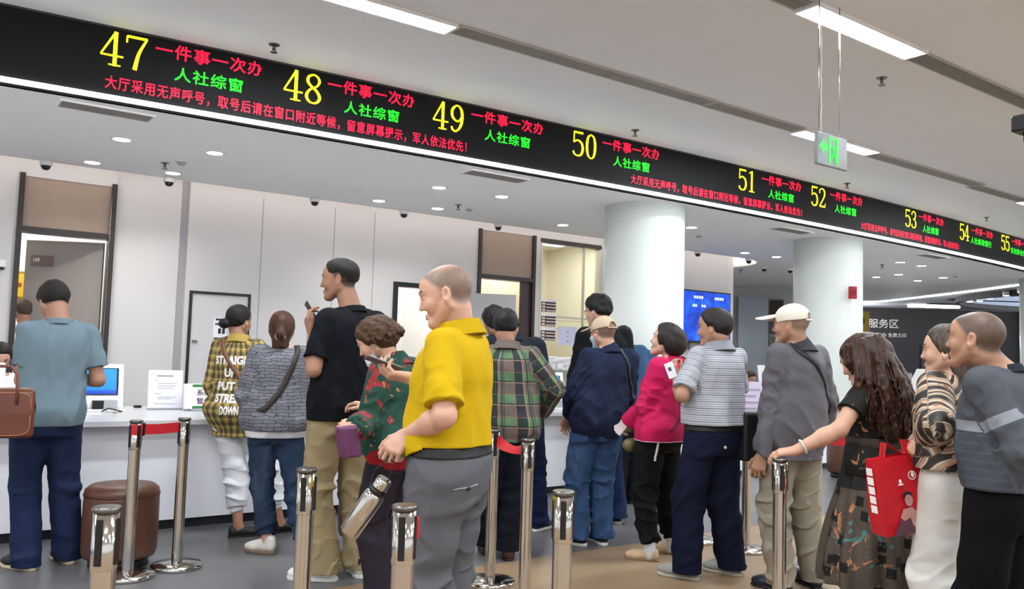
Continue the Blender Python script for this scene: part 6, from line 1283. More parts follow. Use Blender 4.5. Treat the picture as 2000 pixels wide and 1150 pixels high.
strap_on(P.F_shirt, 'bag_strap', [P.nk + A(.08, .02, -.01), P.nk + A(.09, -.08, -.06), P.nk + A(.03, -.15, -.2), P.nk + A(-.08, -.14, -.36), P.nk + A(-.17, -.02, -.50)], .012, plain('plum_strap', '5b4050', .5), P.root)
q = P.J['wrL'] + c(.025, -.01, -.03); g = P.prop('purple_pouch', q + A(0, 0, -.13), 'small purple zip pouch in the hand of the woman with short curls', 'pouch')
F = Field(); X = unit(c(-.55, 0, .6)); Yp = unit(np.cross((0, 0, 1), X)); bx_ = lambda Q: (lambda q: np.sqrt((np.maximum(q, 0) ** 2).sum(1)) + np.minimum(q.max(1), 0) - .016)(np.abs(np.stack([Q @ X + .25 * (Q[:, 2] - .08), Q @ Yp, Q[:, 2] - .08], 1)) - A(.048, .008, .062)); F.add(bx_, (-.1, -.1, 0), (.1, .1, .17)); W_ = Waves(2, 40, 6); F.warp(lambda Q: .003 * W_(Q)); sculpt('pouch_body', F, .004, plain('purple_nylon', '5d2f52', .5, vary=.12), g)
MB().tube([tuple(-X * .04 + c(.02, 0, -.01) + A(0, 0, .13)), tuple(X * .0 + c(.024, 0, -.01) + A(0, 0, .135)), tuple(X * .05 + c(.02, 0, -.01) + A(0, 0, .155))], .003, 6).build('zip', plain('zip_grey', '8d8a90', .4, .6), g)
# ---- man in the yellow polo shirt
P = Person('yellow', 'bald cropped man in yellow polo shirt and grey trousers with phone and flask', 'b', girth=1.13, belly=.02); c = P.c
P.body({'L': dict(d=c(.62, -.62, -.25), n=c(.35, .30, -.85), curl=[45, 55, 62, 68], thumb=(.5, .6)), 'R': dict(d=c(.96, .16, -.2), n=c(.1, -.9, -.35), curl=[38, 42, 46, 50], thumb=(.65, .55))}, P.skin, parent=P.root, h=.004, stubble=dict(col='5a4f47', dense=.85, bald=.45, front=.068, side=.012))
P.shirt('shirt', cloth('yellow_pique', 'b3930f', vary=.06, weave=700), P.root, 1.0, 'short', .018, waist=.02, fold=.007, sl_r=(.07, .069), frac=.85, seed=61, h=.0046)
P.collar('shirt', 'polo', cloth('yellow_rib', 'ab8c10'), P.root)
P.trousers('trousers', cloth('grey_wool', '56565b', vary=.08), P.root, 1.02, .03, (.118, .094, .082), grow=.014, fold=.012, seed=62, h=.0052)
P.belt(P.F_trousers, .98, plain('black_belt', '0b0b0c', .55), .019)
sneakers(P, M_BLACK, M_BLACK, 'loafer')
F_ = P.F_trousers; bx = P.pel + A(-.115, -.125, -.065); V = F_.settle(A([bx + A(x, -x * .75, 0) for x in np.linspace(-.055, .055, 14)]), .002); MB().tube([tuple(p) for p in V], .0022, 6).build('back_pocket_welt', plain('pocket_grey', '8e8e92', .7), P.root)
V = F_.settle(A([bx + A(0, 0, -.004)]), .003)[0]; MB().ball(tuple(V), .008, 8).build('pocket_button', M_BLACK, P.root)
w = P.J['wrR']; hd = unit(c(.96, .16, -.2)); pc = w + hd * .10 + c(0, .038, .015); pu = unit(c(.90, .30, -.25)); pn = unit(c(-.3, .92, .25)); pn = unit(pn - pu * (pn @ pu)); M4 = Matrix(np.stack([np.cross(pu, pn), pn, pu], 1).tolist()).to_4x4()
g = P.prop('mobile_phone', pc - pu * .06, 'phone lying in the raised palm of the man in yellow', 'phone')
MB().box(-.038, .038, -.0045, .0045, 0, .16, M4, .004).build('phone_case', plain('phone_plum', '4a3a3c', .35), g); MB().box(-.035, .035, .0046, .0054, .005, .155, M4).build('phone_screen', glow('phone_lit', (.55, .6, .62, 1), .35), g)
w = P.J['wrL']; hd = unit(c(.62, -.62, -.25)); top = w + hd * .10 + c(.012, -.10, .0); ax = unit(c(.50, -.80, .12)); base = top + ax * .235
g = P.prop('steel_flask', base, 'brushed steel flask hanging from the hand of the man in yellow', 'flask'); zq = Vector(-ax).to_track_quat('Z', 'Y').to_matrix().to_4x4()
MB().lathe([(.036, 0), (.039, .004), (.0395, .16), (.037, .175), (.031, .183)], 40, zq).build('flask_body', M_CHROME, g); MB().lathe([(.0335, .183), (.0345, .187), (.0345, .197), (.0325, .199)], 36, zq).build('neck_band', M_BLACK, g, 'black neck band'); MB().lathe([(.029, .199), (.030, .203), (.030, .236), (.026, .242)], 36, zq).build('flask_cap', M_CHROME, g)
lp = MB(); hook = w + hd * .098 + c(0, -.022, 0) - base; cpt = -ax * .19
lp.sheet([tuple(cpt + c(-.035, 0, 0)), tuple(cpt + c(-.03, .05, 0) - ax * .03), tuple(hook + c(-.02, -.02, 0)), tuple(hook + c(0, .012, 0)), tuple(hook + c(.02, -.02, 0)), tuple(cpt + c(.03, .05, 0) - ax * .03), tuple(cpt + c(.036, 0, 0))], tuple(c(0, 0, 1)), .016, .003); lp.build('carry_loop', plain('loop_black', '1a1c1c', .6), g)
# ---- man in the green plaid shirt
P = Person('plaidg', 'man in green and brown plaid shirt with one hand on his hip', 'c', girth=1.05); c = P.c
P.body({'R': dict(d=unit(A(-.75, .5, -.3)), n=A(.4, .5, .5), curl=30), 'L': dict(n=(0, 0, 1), curl=40)}, P.skin, parent=P.root)
P.hair('short', HAIR['black'], P.root, thick=.015, low=-.045, front=.085, noise=.004)
P.shirt('shirt', M_GPLAID, P.root, .775, 'long', .026, waist=.03, hipgrow=.012, fold=.009, seed=71, cuff=.05, arm_grow=.014)
P.collar('shirt', 'polo', M_GPLAID, P.root)
P.trousers('trousers', cloth('dark_navy_wool', '14161f', vary=.15), P.root, .80, .06, (.108, .090, .088), seed=72)
sneakers(P, plain('brown_leather', '4a2c22', .4), plain('dark_brown_sole', '2a1b15', .6), 'loafer')
# ---- man in dark jacket behind him
P = Person('navyg', 'man in dark jacket and jeans mostly hidden behind the green plaid shirt', 'c', girth=1.08)
P.body({'L': {}, 'R': {}}, P.skin, parent=P.root, h=.005)
P.hair('short', HAIR['black'], P.root, thick=.018, low=-.06, front=.09, noise=.006)
P.shirt('jacket', cloth('dark_slate_jacket', '20242c', vary=.15), P.root, .80, 'long', .034, waist=.035, fold=.011, seed=81, arm_grow=.02)
P.collar('jacket', 'stand', cloth('dark_slate_jacket', '20242c'), P.root)
P.trousers('trousers', denim('dark_blue_denim', '16213c', '26365a'), P.root, .83, .05, (.108, .088, .08), seed=82)
sneakers(P, plain('navy_canvas', '1d2440', .7), plain('white_rubber', 'd0cdc8', .5))
# ---- tall man with glasses at the pillar
P = Person('tallb', 'black haired man with glasses in black jacket before the white pillar', 'b', girth=1.02)
P.body({'L': {}, 'R': {}}, P.skin, parent=P.root, h=.005)
P.hair('short', HAIR['black'], P.root, thick=.024, low=-.055, front=.105, noise=.007, side=.035); P.glasses()
P.shirt('jacket', cloth('black_jacket', '131418', vary=.2), P.root, .86, 'long', .034, waist=.03, fold=.011, seed=91, arm_grow=.02)
P.collar('jacket', 'stand', cloth('black_jacket', '131418'), P.root)
P.trousers('trousers', denim('dark_blue_denim', '16213c', '26365a'), P.root, .89, .05, (.105, .085, .078), seed=92)
sneakers(P, M_BLACK, plain('grey_rubber', '8e8b88', .6))
# ---- person in blue denim hood
P = Person('denim', 'person with long dark hair in hooded blue jacket leaning at the pillar', 'b', female=True, girth=1.18)
P.body({'L': {}, 'R': {}}, P.skin, parent=P.root, h=.005)
def longback(F, hp, q): F.cone(hp(0, -.06, .02), hp(0, -.09, -.16), .075, .05, .03)
P.hair('long', HAIR['black'], P.root, thick=.018, low=-.20, front=.08, noise=.003, side=.035, parts=longback)
P.shirt('jacket', cloth('blue_hooded_cotton', '34506e', vary=.12), P.root, .80, 'long', .05, waist=.05, hipgrow=.03, fold=.011, seed=95, arm_grow=.03, extra=lambda F: (F.cone(P.nk + A(-.06, -.06, .02), P.nk + A(.07, -.06, .02), .055, .055, .05), F.cone(P.nk + A(-.03, -.10, -.04), P.nk + A(.05, -.10, -.04), .05, .05, .05)))
P.trousers('trousers', cloth('black_cotton', '15151a', vary=.2), P.root, .83, .05, (.105, .085, .078), seed=96)
sneakers(P, M_BLACK, M_BLACK)
# ---- man in beige cap
P = Person('cap', 'man in beige cap and navy jacket with jeans standing at the counter', 'b', girth=1.0); c = P.c
P.body({'L': dict(curl=50), 'R': dict(curl=50)}, P.skin, parent=P.root, stubble=dict(col='4a4038', dense=.8, side=.01))
P.baseball(cloth('beige_twill', 'b7a28c', vary=.04)); P.glasses(); P.mask(plain('mask_pale_blue', '9fb4c4', .8))
P.shirt('jacket', cloth('navy_jacket', '1d2439', vary=.14), P.root, .77, 'long', .030, waist=.045, hipgrow=.015, fold=.011, seed=101, arm_grow=.016)
P.collar('jacket', 'stand', cloth('navy_jacket', '1d2439'), P.root)
P.trousers('trousers', denim('mid_blue_denim', '33496b', '5c7192'), P.root, .80, .05, (.112, .094, .086), fold=.012, seed=102)
sneakers(P, plain('black_mesh', '1a1b1d', .7), plain('white_rubber', 'd0cdc8', .5))
strap_on(P.F_jacket, 'bag_strap', [P.nk + A(.02, .07, .0), P.nk + A(.06, -.06, -.02), P.nk + A(.11, -.13, -.12), P.nk + A(.16, -.11, -.28), P.nk + A(.18, -.05, -.45)], .022, plain('strap_black', '16171a', .6), P.root)
# ---- woman in magenta jacket
P = Person('magenta', 'woman with black bob in magenta jacket and black sweatpants looking up', 'd', female=True, girth=1.08); c = P.c
P.body({'L': dict(d=c(.55, -.55, .3), n=c(.5, .6, -.3), curl=50), 'R': dict(curl=50)}, P.skin, parent=P.root)
def bob(F, hp, q):
    F.ell(hp(0, -.045, .0), A(.092, .10, .095), P.HR, .04)
    for sg in (-1, 1): F.cone(hp(sg * .072, .02, .04), hp(sg * .080, .03, -.05), .028, .018, .02)
P.hair('bob', HAIR['soft'], P.root, thick=.020, low=-.088, front=.085, noise=.003, side=.052, parts=bob)
P.shirt('jacket', cloth('magenta_velour', 'b5124e', vary=.10, spec=.3), P.root, .80, 'long', .034, waist=.04, hipgrow=.012, fold=.011, seed=111, arm_grow=.02)
P.collar('jacket', 'stand', cloth('magenta_velour', 'b5124e'), P.root)
P.trousers('trousers', cloth('black_fleece', '131315', vary=.2), P.root, .83, .145, (.108, .088, .070), fold=.012, seed=112, cuff=.047)
for sd in 'LR':
    an = P.J['an' + sd]; F = Field(); F.cone(an + A(0, 0, -.04), an + A(0, 0, .10), .040, .041, .01); sculpt('sock', F, .005, cloth('white_sock', 'cfd0d4', vary=.04), P.root)
sneakers(P, plain('beige_slipper', 'bfa283', .8, vary=.08, nscale=120), plain('tan_sole', '8c7358', .7), 'slipper')
F_ = P.F_trousers; kx = P.J['hipL']; V, Q = strap_mesh(F_, [kx + A(-.05, -.07, -.02), kx + A(-.06, -.07, -.09), kx + A(-.06, -.06, -.17)], .016, off=.002, thick=.001, n=20); np_mesh('side_label', V, Q, plain('print_white', 'e6e4df', .7), P.root)
zl = .80; hb = Field(); hb.add(lambda q: smax(np.abs(P.F_jacket(q)) - .003, np.abs(q[:, 2] - zl) - .004, .002), (P.pel[0] - .25, P.pel[1] - .22, zl - .01), (P.pel[0] + .25, P.pel[1] + .22, zl + .01)); sculpt('hem_piping', hb, .004, plain('piping_pink', 'd9a3b4', .6), P.root)
strap_on(P.F_jacket, 'bag_strap', [P.nk + A(.10, .0, -.03), P.nk + A(.11, -.10, -.12), P.nk + A(.05, -.15, -.28), P.nk + A(-.08, -.13, -.42), P.nk + A(-.17, .0, -.50)], .010, plain('strap_plum', '4a2233', .5), P.root)
q = P.J['wrL'] + c(.055, -.045, .0); g = P.prop('folded_papers', q, 'folded printed papers in the hand of the woman in magenta', 'papers')
for k, (a, b) in enumerate(((0, 0), (.35, .012), (-.3, -.01))):
    d_ = unit(c(.7, -.7 + a, .2)); e_ = unit(np.cross(d_, c(.1, .3, -1))); m = MB(); o_ = c(0, 0, b) 
    m.add([tuple(o_ - d_ * .045 - e_ * .03), tuple(o_ + d_ * .055 - e_ * .026), tuple(o_ + d_ * .05 + e_ * .03), tuple(o_ - d_ * .04 + e_ * .034), tuple(o_ - d_ * .045 - e_ * .03 + c(0, 0, .003)), tuple(o_ + d_ * .055 - e_ * .026 + c(0, 0, .003)), tuple(o_ + d_ * .05 + e_ * .03 + c(0, 0, .003)), tuple(o_ - d_ * .04 + e_ * .034 + c(0, 0, .003))], [(0, 1, 2, 3), (7, 6, 5, 4), (0, 4, 5, 1), (1, 5, 6, 2), (2, 6, 7, 3), (3, 7, 4, 0)])
    m.build('paper', plain('printed_pink_paper', 'd2bfc4', .7, vary=.25, nscale=60), g)
g = P.prop('khaki_shoulder_bag', P.pel + A(-.02, .21, -.16), 'olive khaki bag hanging before the woman in magenta', 'bag'); F = Field(); F.cone(A(-.05, 0, .04), A(.05, 0, .04), .045, .045, .02); F.cone(A(-.05, 0, .17), A(.05, 0, .17), .04, .04, .06); sculpt('bag_body', F, .005, plain('olive_nylon', '6d6440', .55, vary=.2, nscale=14), g)
MB().tube([(-.07, .03, .12), (0, .05, .13), (.07, .03, .12)], .004, 6).build('bag_zip', plain('zip_grey', '8d8a90', .4, .6), g)
# ---- man in striped polo
P = Person('stripe', 'man in grey striped polo shirt and dark navy trousers with folded arms', 'a', girth=1.08, belly=.01); c = P.c
P.body({'L': dict(d=c(.35, .85, .1), n=c(.5, -.1, -.8), curl=45), 'R': dict(curl=50)}, P.skin, parent=P.root)
P.hair('short', HAIR['soft'], P.root, thick=.014, low=-.05, front=.075, noise=.003)
P.shirt('shirt', M_STRIPE, P.root, .952, 'short', .022, waist=.035, fold=.009, sl_r=(.07, .07), frac=.84, seed=121)
P.collar('shirt', 'polo', cloth('grey_rib', '85868e'), P.root)
P.trousers('trousers', cloth('midnight_wool', '13172a', vary=.12), P.root, 1.0, .04, (.108, .098, .09), grow=.012, fold=.009, seed=122)
P.belt(P.F_trousers, .935, plain('black_belt', '17171a', .4), .019); bx = P.pel + A(-.02, -.16, -.10)
V = P.F_trousers.settle(A([bx]), .003)[0]; MB().ball(tuple(V), .010, 8).build('pocket_button', plain('button_cream', 'c9bfae', .5), P.root)
sneakers(P, plain('grey_mesh', '8d8a86', .75, vary=.06), plain('pale_sole', 'a69f94', .6))
q = P.J['wrL'] + c(.02, .065, -.02); g = P.prop('paper_slip', q - A(0, 0, .05), 'small printed slip held up by the man in the striped polo', 'slip'); pu = unit(c(.35, .92, 0)); pn = unit(c(.2, -.1, -1)); pn = unit(pn - pu * (pn @ pu)); M4 = Matrix(np.stack([np.cross(pu, pn), pn, pu], 1).tolist()).to_4x4()
MB().box(-.028, .028, -.002, .002, 0, .10, M4).build('slip_sheet', M_PAPER, g); MB().box(-.014, .008, .002, .003, .045, .07, M4).build('slip_print', M_INK, g)
# ---- man in white cap
P = Person('whitecap', 'man in white cap and grey zip jacket with black shoulder strap', 'a', girth=1.0); c = P.c
P.body({'L': dict(d=c(.25, -.95, .0), n=c(.3, 0, -.95), curl=[30, 36, 40, 45]), 'R': dict(curl=45)}, P.skin, parent=P.root, h=.0042, stubble=dict(col='6a5f55', dense=.7, side=.01))
P.baseball(cloth('cream_twill', 'd2cbbd', vary=.03))
P.shirt('jacket', cloth('grey_jacket', '545157', vary=.10, rough=.6, spec=.25), P.root, .775, 'long', .030, waist=.05, hipgrow=.012, fold=.012, seed=131, arm_grow=.016, cuff=.06)
P.collar('jacket', 'tall', cloth('charcoal_collar', '37383d'), P.root)
P.trousers('trousers', cloth('stone_cotton', '857d6e', vary=.07), P.root, .80, .04, (.108, .090, .078), fold=.013, seed=132, breakz=.3)
sneakers(P, plain('dark_navy_shoe', '1c2130', .5), M_BLACK, 'loafer')
strap_on(P.F_jacket, 'bag_strap', [P.nk + A(-.085, .03, -.01), P.nk + A(-.08, -.09, -.045), P.nk + A(-.02, -.15, -.09), P.nk + A(.07, -.15, -.19), P.nk + A(.15, -.10, -.33), P.nk + A(.19, -.01, -.42)], .036, plain('strap_black', '16171a', .6), P.root)
# ---- woman in the black dress
P = Person('dress', 'woman with long wavy hair in black patterned dress leaning on a barrier post', 'b', female=True, girth=1.06); c = P.c
P.body({'L': dict(d=c(.93, -.22, .1), n=c(.15, .95, -.25), curl=[22, 26, 30, 36], thumb=(.4, .5), spread=1.1), 'R': dict(curl=40)}, P.skin, parent=P.root, h=.0042)
def waves(F, hp, q):
    g = np.random.RandomState(8); F.ell(hp(0, -.035, .035), A(.098, .118, .098), P.HR, .03)
    dn = lambda x, y, z: hp(0, 0, 0) + A(x, y, z)
    F.cone(hp(0, -.07, .0), dn(.01, -.10, -.16), .088, .105, .05); F.cone(dn(.01, -.10, -.16), dn(.0, -.135, -.33), .10, .075, .05)
    for i in range(210):
        a = g.uniform(-2.35, 2.35); r0 = .092; p = hp(r0 * math.sin(a), -.035 - .10 * math.cos(a), g.uniform(-.02, .09)); n_ = 9; ln = g.uniform(.30, .46); ph = g.uniform(0, 6.28); out = g.uniform(.9, 1.28); pts = []
        for j in range(n_ + 1):
            t = j / n_; sx = math.sin(a) * (.09 + .055 * math.sin(t * 2.4)) * out; sy = -.04 - (.09 + .075 * math.sin(t * 2.2)) * max(.05, math.cos(a)) * out
            tgt = dn(sx * (1 - .25 * t), sy, 0) + A(0, 0, .06 - ln * t); b = p * (1 - min(1, t * 2.2)) + tgt * min(1, t * 2.2); amp = .010 * min(1, t * 2); pts.append(b + A(amp * math.sin(ph + t * 13), amp * math.cos(ph * 1.7 + t * 12), 0))
        for j in range(n_): F.cone(pts[j], pts[j + 1], .0085 * (1 - .5 * j / n_), .0085 * (1 - .5 * (j + 1) / n_), .009)
    for i in range(26):
        sg = -1 if i < 20 else 1; ph = g.uniform(0, 6); x0 = g.uniform(.055, .088); p0 = hp(sg * x0, g.uniform(-.02, .034), .07); pts = [p0 + A(sg * .012 * math.sin(t * 2.4) + .008 * math.sin(ph + t * 9), .012 * math.cos(ph + t * 8), 0) + (A(0, 0, -1) * .23 * t) + P.HR @ A(0, .012 * t, 0) for t in np.linspace(0, 1, 8)]
        for j in range(7): F.cone(pts[j], pts[j + 1], .011 * (1 - .09 * j), .011 * (1 - .09 * (j + 1)), .006)
def long_hair(P, mat, parts, h=.0048, name='hair', front=.070, side=.026):
    F = Field(); hp, q, R = P.head_pt, P.hk, P.HR; F.ell(hp(0, -.014, .034), A(.088, .110, .1) * q, R, .02); parts(F, hp, q); c0 = P.J['head']
    def keep(Q):
        x, y, z = (((Q - c0) @ R) / q).T; yh = np.interp(z, [-.3, -.10, -.03, .03, .06, .085], [side, side, side, side + .01, front, front + .04]); return np.where(np.abs(x) > .0, y - yh - np.clip(np.abs(x) - .055, 0, .03) * .8, y - yh)
    F.cut(keep, .008); W = Waves(12, 120, 9, (1, 1, .35)); F.warp(lambda Q: .0035 * W(Q)); return sculpt(name, F, h, mat, P.root)
long_hair(P, HAIR['wave'], waves)
P.shirt('bodice', M_DRESSTOP, P.root, .80, 'short', .012, waist=.0, fold=.004, sl_r=(.068, .066), frac=.60, seed=141, h=.0048)
def skirt(P, name, mat, zt, zb, wt, dt, wb, db, folds=16, amp=.012, seed=1):
    F = Field(); cx, cy = P.centre(zt); m = (zt + zb) / 2; F.loft([(zb - .03, cx, cy, wb, db), (zb + .1, cx, cy, wb * .99, db * .99), (m, cx, cy - .005, wt + (wb - wt) * .62, dt + (db - dt) * .62), (zt - .10, cx, cy - .01, wt * 1.16, dt * 1.16), (zt, cx, cy, wt, dt), (zt + .03, cx, cy, wt * .97, dt * .97)], .0, n=2.0)
    W = Waves(seed, 9, 6, (1, 1, .25)); W2 = Waves(seed + 3, 26, 6, (1, 1, .3))
    def f(Q):
        a = np.arctan2(Q[:, 1] - cy, Q[:, 0] - cx); k = np.clip((zt - Q[:, 2]) / (zt - zb), 0, 1); return amp * k ** .7 * (np.sin(a * folds + 1.6 * W(Q)) + .5 * W2(Q))
    F.warp(f); F.above(zb, .003); F.below(zt, .003); setattr(P, 'F_' + name, F); return sculpt(name, F, .0052, mat, P.root, cuv=P.skirt_uv)
Figure.skirt_uv = lambda s, Q: np.stack([np.arctan2(Q[:, 0] - s.pel[0], -(Q[:, 1] - s.pel[1])) * .22, Q[:, 2], np.zeros(len(Q))], 1)
skirt(P, 'skirt', M_SKIRT, .94, .27, .150, .128, .285, .245, 15, .016, 5)
skirt(P, 'waistband', blotches('waistband_brown', '3a3129', [(20, .6, '14120f', 1, .4), (14, .66, '8a5a3c', 4, .5)]), .985, .935, .152, .130, .156, .134, 0, 0, 6)
sneakers(P, M_BLACK, M_BLACK, 'flat')
w, e = P.J['wrL'], P.J['elL']; u_ = unit(e - w); b_ = w + u_ * .045; v1 = unit(np.cross(u_, (0, 0, 1))); v2 = np.cross(u_, v1)
g = P.prop('jade_bangle', b_ - A(0, 0, .035), 'pale jade bangle on the outstretched wrist of the woman in the dress', 'bangle'); MB().tube([tuple(A(0, 0, .035) + (v1 * math.cos(a) + v2 * math.sin(a)) * .034) for a in np.linspace(0, 6.2832, 33)[:-1]], .006, 10, True).build('ring', plain('jade', 'b9c4b6', .15, vary=.12, nscale=30), g)
# ---- woman in brown blouse and white trousers
P = Person('brown', 'woman in brown swirl blouse and wide white trousers with a red carrier bag', 'b', female=True, girth=1.06); c = P.c
P.body({'L': dict(d=c(.5, -.8, .1), n=c(.4, .3, -.8), curl=[70, 75, 80, 82]), 'R': dict(curl=70)}, P.skin, parent=P.root, h=.0042)
def tail2(F, hp, q): F.cone(hp(0, -.10, .0), hp(0, -.13, -.03), .035, .035, .02); F.cone(hp(0, -.13, -.02), hp(.0, -.125, -.17), .032, .02, .01)
P.hair('tail', hair_mat('hair_brown_grey', '2a211c', '5d5046'), P.root, thick=.014, low=-.19, front=.085, noise=.003, side=.03, parts=tail2)
P.shirt('blouse', M_SWIRL, P.root, .90, 'three', .030, waist=.04, hipgrow=.012, fold=.006, seed=151, arm_grow=.028, h=.0048)
P.collar('blouse', 'crew', cloth('black_trim', '191514'), P.root)
P.trousers('trousers', cloth('white_pleat', 'd0cec8', vary=.025), P.root, .93, .03, (.118, .116, .130), grow=.018, fold=.008, seed=152, knee_fold=.4)
sneakers(P, plain('white_leather', 'dcdad6', .4), plain('white_rubber', 'd0cdc8', .5), 'flat')
hk = P.J['wrL'] + unit(c(.5, -.8, .1)) * .085; bp = A(-.130, .127, .61)
g = P.prop('red_carrier_bag', bp, 'red carrier bag with white print hanging from the hand of the woman in brown', 'bag')
M_RED = plain('bag_red', 'b5121f', .5, vary=.06, nscale=10)
Xb = unit(c(-.77, 0, .64)) ; Yb = unit(np.cross((0, 0, 1), Xb)); tl = math.radians(-9)
Mb = Matrix(np.stack([Xb, Yb, A(0, 0, 1)], 1).tolist()).to_4x4() @ Matrix.Rotation(tl, 4, 'Y')
m = MB(); W_, D_, H_ = .27, .10, .34
rows = [(0, .5, .5), (.06, .51, .52), (.17, .505, .48), (.28, .50, .36), (H_, .5, .22)]; vs = []
for z, a, b in rows: vs += [(-W_ * a, -D_ * b, z), (0, -D_ * b - .006 * math.sin(z * 20), z), (W_ * a, -D_ * b, z), (W_ * a + .004, 0, z), (W_ * a, D_ * b, z), (0, D_ * b + .006, z), (-W_ * a, D_ * b, z), (-W_ * a - .004, 0, z)]
fs = [tuple(reversed(range(8)))] + [(r * 8 + i, r * 8 + (i + 1) % 8, (r + 1) * 8 + (i + 1) % 8, (r + 1) * 8 + i) for r in range(4) for i in range(8)]
vs += [(x * .97, y * .8, z - .015) for x, y, z in vs[32:40]]; fs += [(32 + i, 32 + (i + 1) % 8, 40 + (i + 1) % 8, 40 + i) for i in range(8)] + [tuple(range(40, 48))]
m.add(vs, fs, False, Mb); bag = m.build('bag_body', M_RED, g)
hkl = Mb.inverted() @ (Vector(hk) - Vector(bp))
for sg in (-1, 1): MB().sheet([Mb @ Vector(p) for p in ((-.07, sg * .012, H_ - .03), (-.045, sg * .012, H_ + .06), (hkl.x - .012, sg * .008, hkl.z + .0), (hkl.x + .012, sg * .008, hkl.z + .0), (.055, sg * .012, H_ + .06), (.07, sg * .012, H_ - .03))], tuple(Yb), .018, .003).build('handle', M_RED, g)
M_PW = plain('print_white', 'e6e4df', .7); m = MB()
for k in range(5): m.add([Mb @ Vector((x, y, z)) for x, y, z in [(-W_ * .51 - .005 - .0, -.022 + .0, .10 + k * .042), (-W_ * .51 - .005, .022, .10 + k * .042), (-W_ * .51 - .005, .022, .134 + k * .042), (-W_ * .51 - .005, -.022, .134 + k * .042)]], [(0, 1, 2, 3)])
m.build('side_print', M_PW, bag)
def on_front(x, z): return Mb @ Vector((x - .04, -D_ * np.interp(z, [0, .06, .17, .28, .34], [.5, .52, .48, .36, .22]) - .010, z))
def disc(cx, cz, rx, rz, n=20): return [(cx + rx * math.cos(2 * math.pi * i / n), cz + rz * math.sin(2 * math.pi * i / n)) for i in range(n)]
def printed(name, polys, mat):
    m = MB()
    for p in polys: m.add([on_front(x, z) for x, z in p], [tuple(range(len(p)))])
    return m.build(name, mat, bag)
ring_ = [[(.075 + .020 * math.cos(a), .25 + .020 * math.sin(a)), (.075 + .020 * math.cos(b), .25 + .020 * math.sin(b)), (.075 + .016 * math.cos(b), .25 + .016 * math.sin(b)), (.075 + .016 * math.cos(a), .25 + .016 * math.sin(a))] for a, b in ((2 * math.pi * i / 24, 2 * math.pi * (i + 1) / 24) for i in range(24))]
printed('round_emblem', ring_ + [disc(.078, .252, .008, .012)], M_PW); printed('small_emblem', [[(-.005, .215), (.025, .215), (.020, .222), (.0, .222)], disc(.01, .232, .007, .009)], M_PW)
printed('figure_dress', [[(-.06, .0), (.09, .0), (.085, .05), (.06, .09), (.0, .085), (-.03, .05)]], plain('figure_grey', '5d3b48', .7)); printed('figure_skin', [[(-.02, .075), (.0, .11), (.045, .115), (.07, .085), (.06, .03), (.04, .03), (.03, .07), (.0, .06)], disc(.035, .145, .020, .026)], plain('figure_skin', 'b98a80', .7)); printed('figure_hair', [disc(.032, .168, .024, .017)], plain('figure_hair', '2a1518', .7))
# ---- man in the grey sweater, right edge
P = Person('sweater', 'cropped grey haired man in dark grey sweater with a pale chest stripe', 'a', girth=.98, belly=.01); c = P.c
P.body({'L': dict(curl=45), 'R': dict(curl=45)}, P.skin, parent=P.root, h=.004, stubble=dict(col='38302b', dense=.88, bald=.15, front=.072, side=.016))
P.shirt('sweater', M_SWEATER, P.root, .885, 'long', .028, waist=.03, fold=.008, seed=161, arm_grow=.016, cuff=.05, h=.0048)
P.collar('sweater', 'crew', cloth('charcoal_rib', '24252c'), P.root)
P.trousers('trousers', cloth('black_wool', '0b0b0f', vary=.15), P.root, .91, .03, (.108, .096, .088), fold=.007, seed=162)
sneakers(P, M_BLACK, M_BLACK, 'loafer')
# ---- man in the doorway
P = Person('door', 'man with cropped hair in white shirt standing in the bright doorway', 'a')
P.body({'L': {}, 'R': {}}, P.skin, parent=P.root, h=.006); P.hair('fade', HAIR['buzz'], P.root, thick=.008, low=-.04, front=.08, noise=.002)
P.shirt('shirt', cloth('white_shirt', 'd9d9dc', vary=.03), P.root, .86, 'long', .02, waist=.02, seed=171, h=.007); P.trousers('trousers', cloth('black_wool', '111216', vary=.15), P.root, .98, .03, seed=172, h=.008); sneakers(P, M_BLACK, M_BLACK, 'loafer')
# ------------------------------------------------------------------ queue barrier posts with red belts
def barrier_post(x, y, label, rz=0.0, hgt=.90, proto=[None]):
    if proto[0] is None:
        g = empty('barrier_post', (x, y, 0), rz); tag(g, label, 'barrier post', 'steel queue barrier posts')
        MB().lathe([(.147, 0), (.15, .006), (.15, .018), (.143, .026), (.06, .034), (.036, .040)], 48).build('base', M_CHROME, g)
        MB().lathe([(.0325, .038), (.0325, hgt - .17)], 32, cap=False).build('pole', M_CHROME, g)
        MB().lathe([(.0335, hgt - .17), (.0345, hgt - .168), (.0345, hgt - .014)], 32).build('belt_cassette', M_CHROME, g)
        MB().lathe([(.0365, hgt - .014), (.038, hgt - .011), (.038, hgt - .004), (.035, hgt)], 32).build('top_cap', plain('cap_steel', '6f6d6a', .28, 1.0), g)
        m = MB()
        for a in (0, 90, 180, 270): m.box(.028, .0375, -.010, .010, hgt - .155, hgt - .03, Matrix.Rotation(math.radians(a), 4, 'Z'), .002)
        m.build('belt_slots', M_BLACK, g); proto[0] = g
    else: g = copy_tree(proto[0]); g.location = (x, y, 0); g.rotation_euler = (0, 0, rz); g['label'] = label
    return g
BP = {}
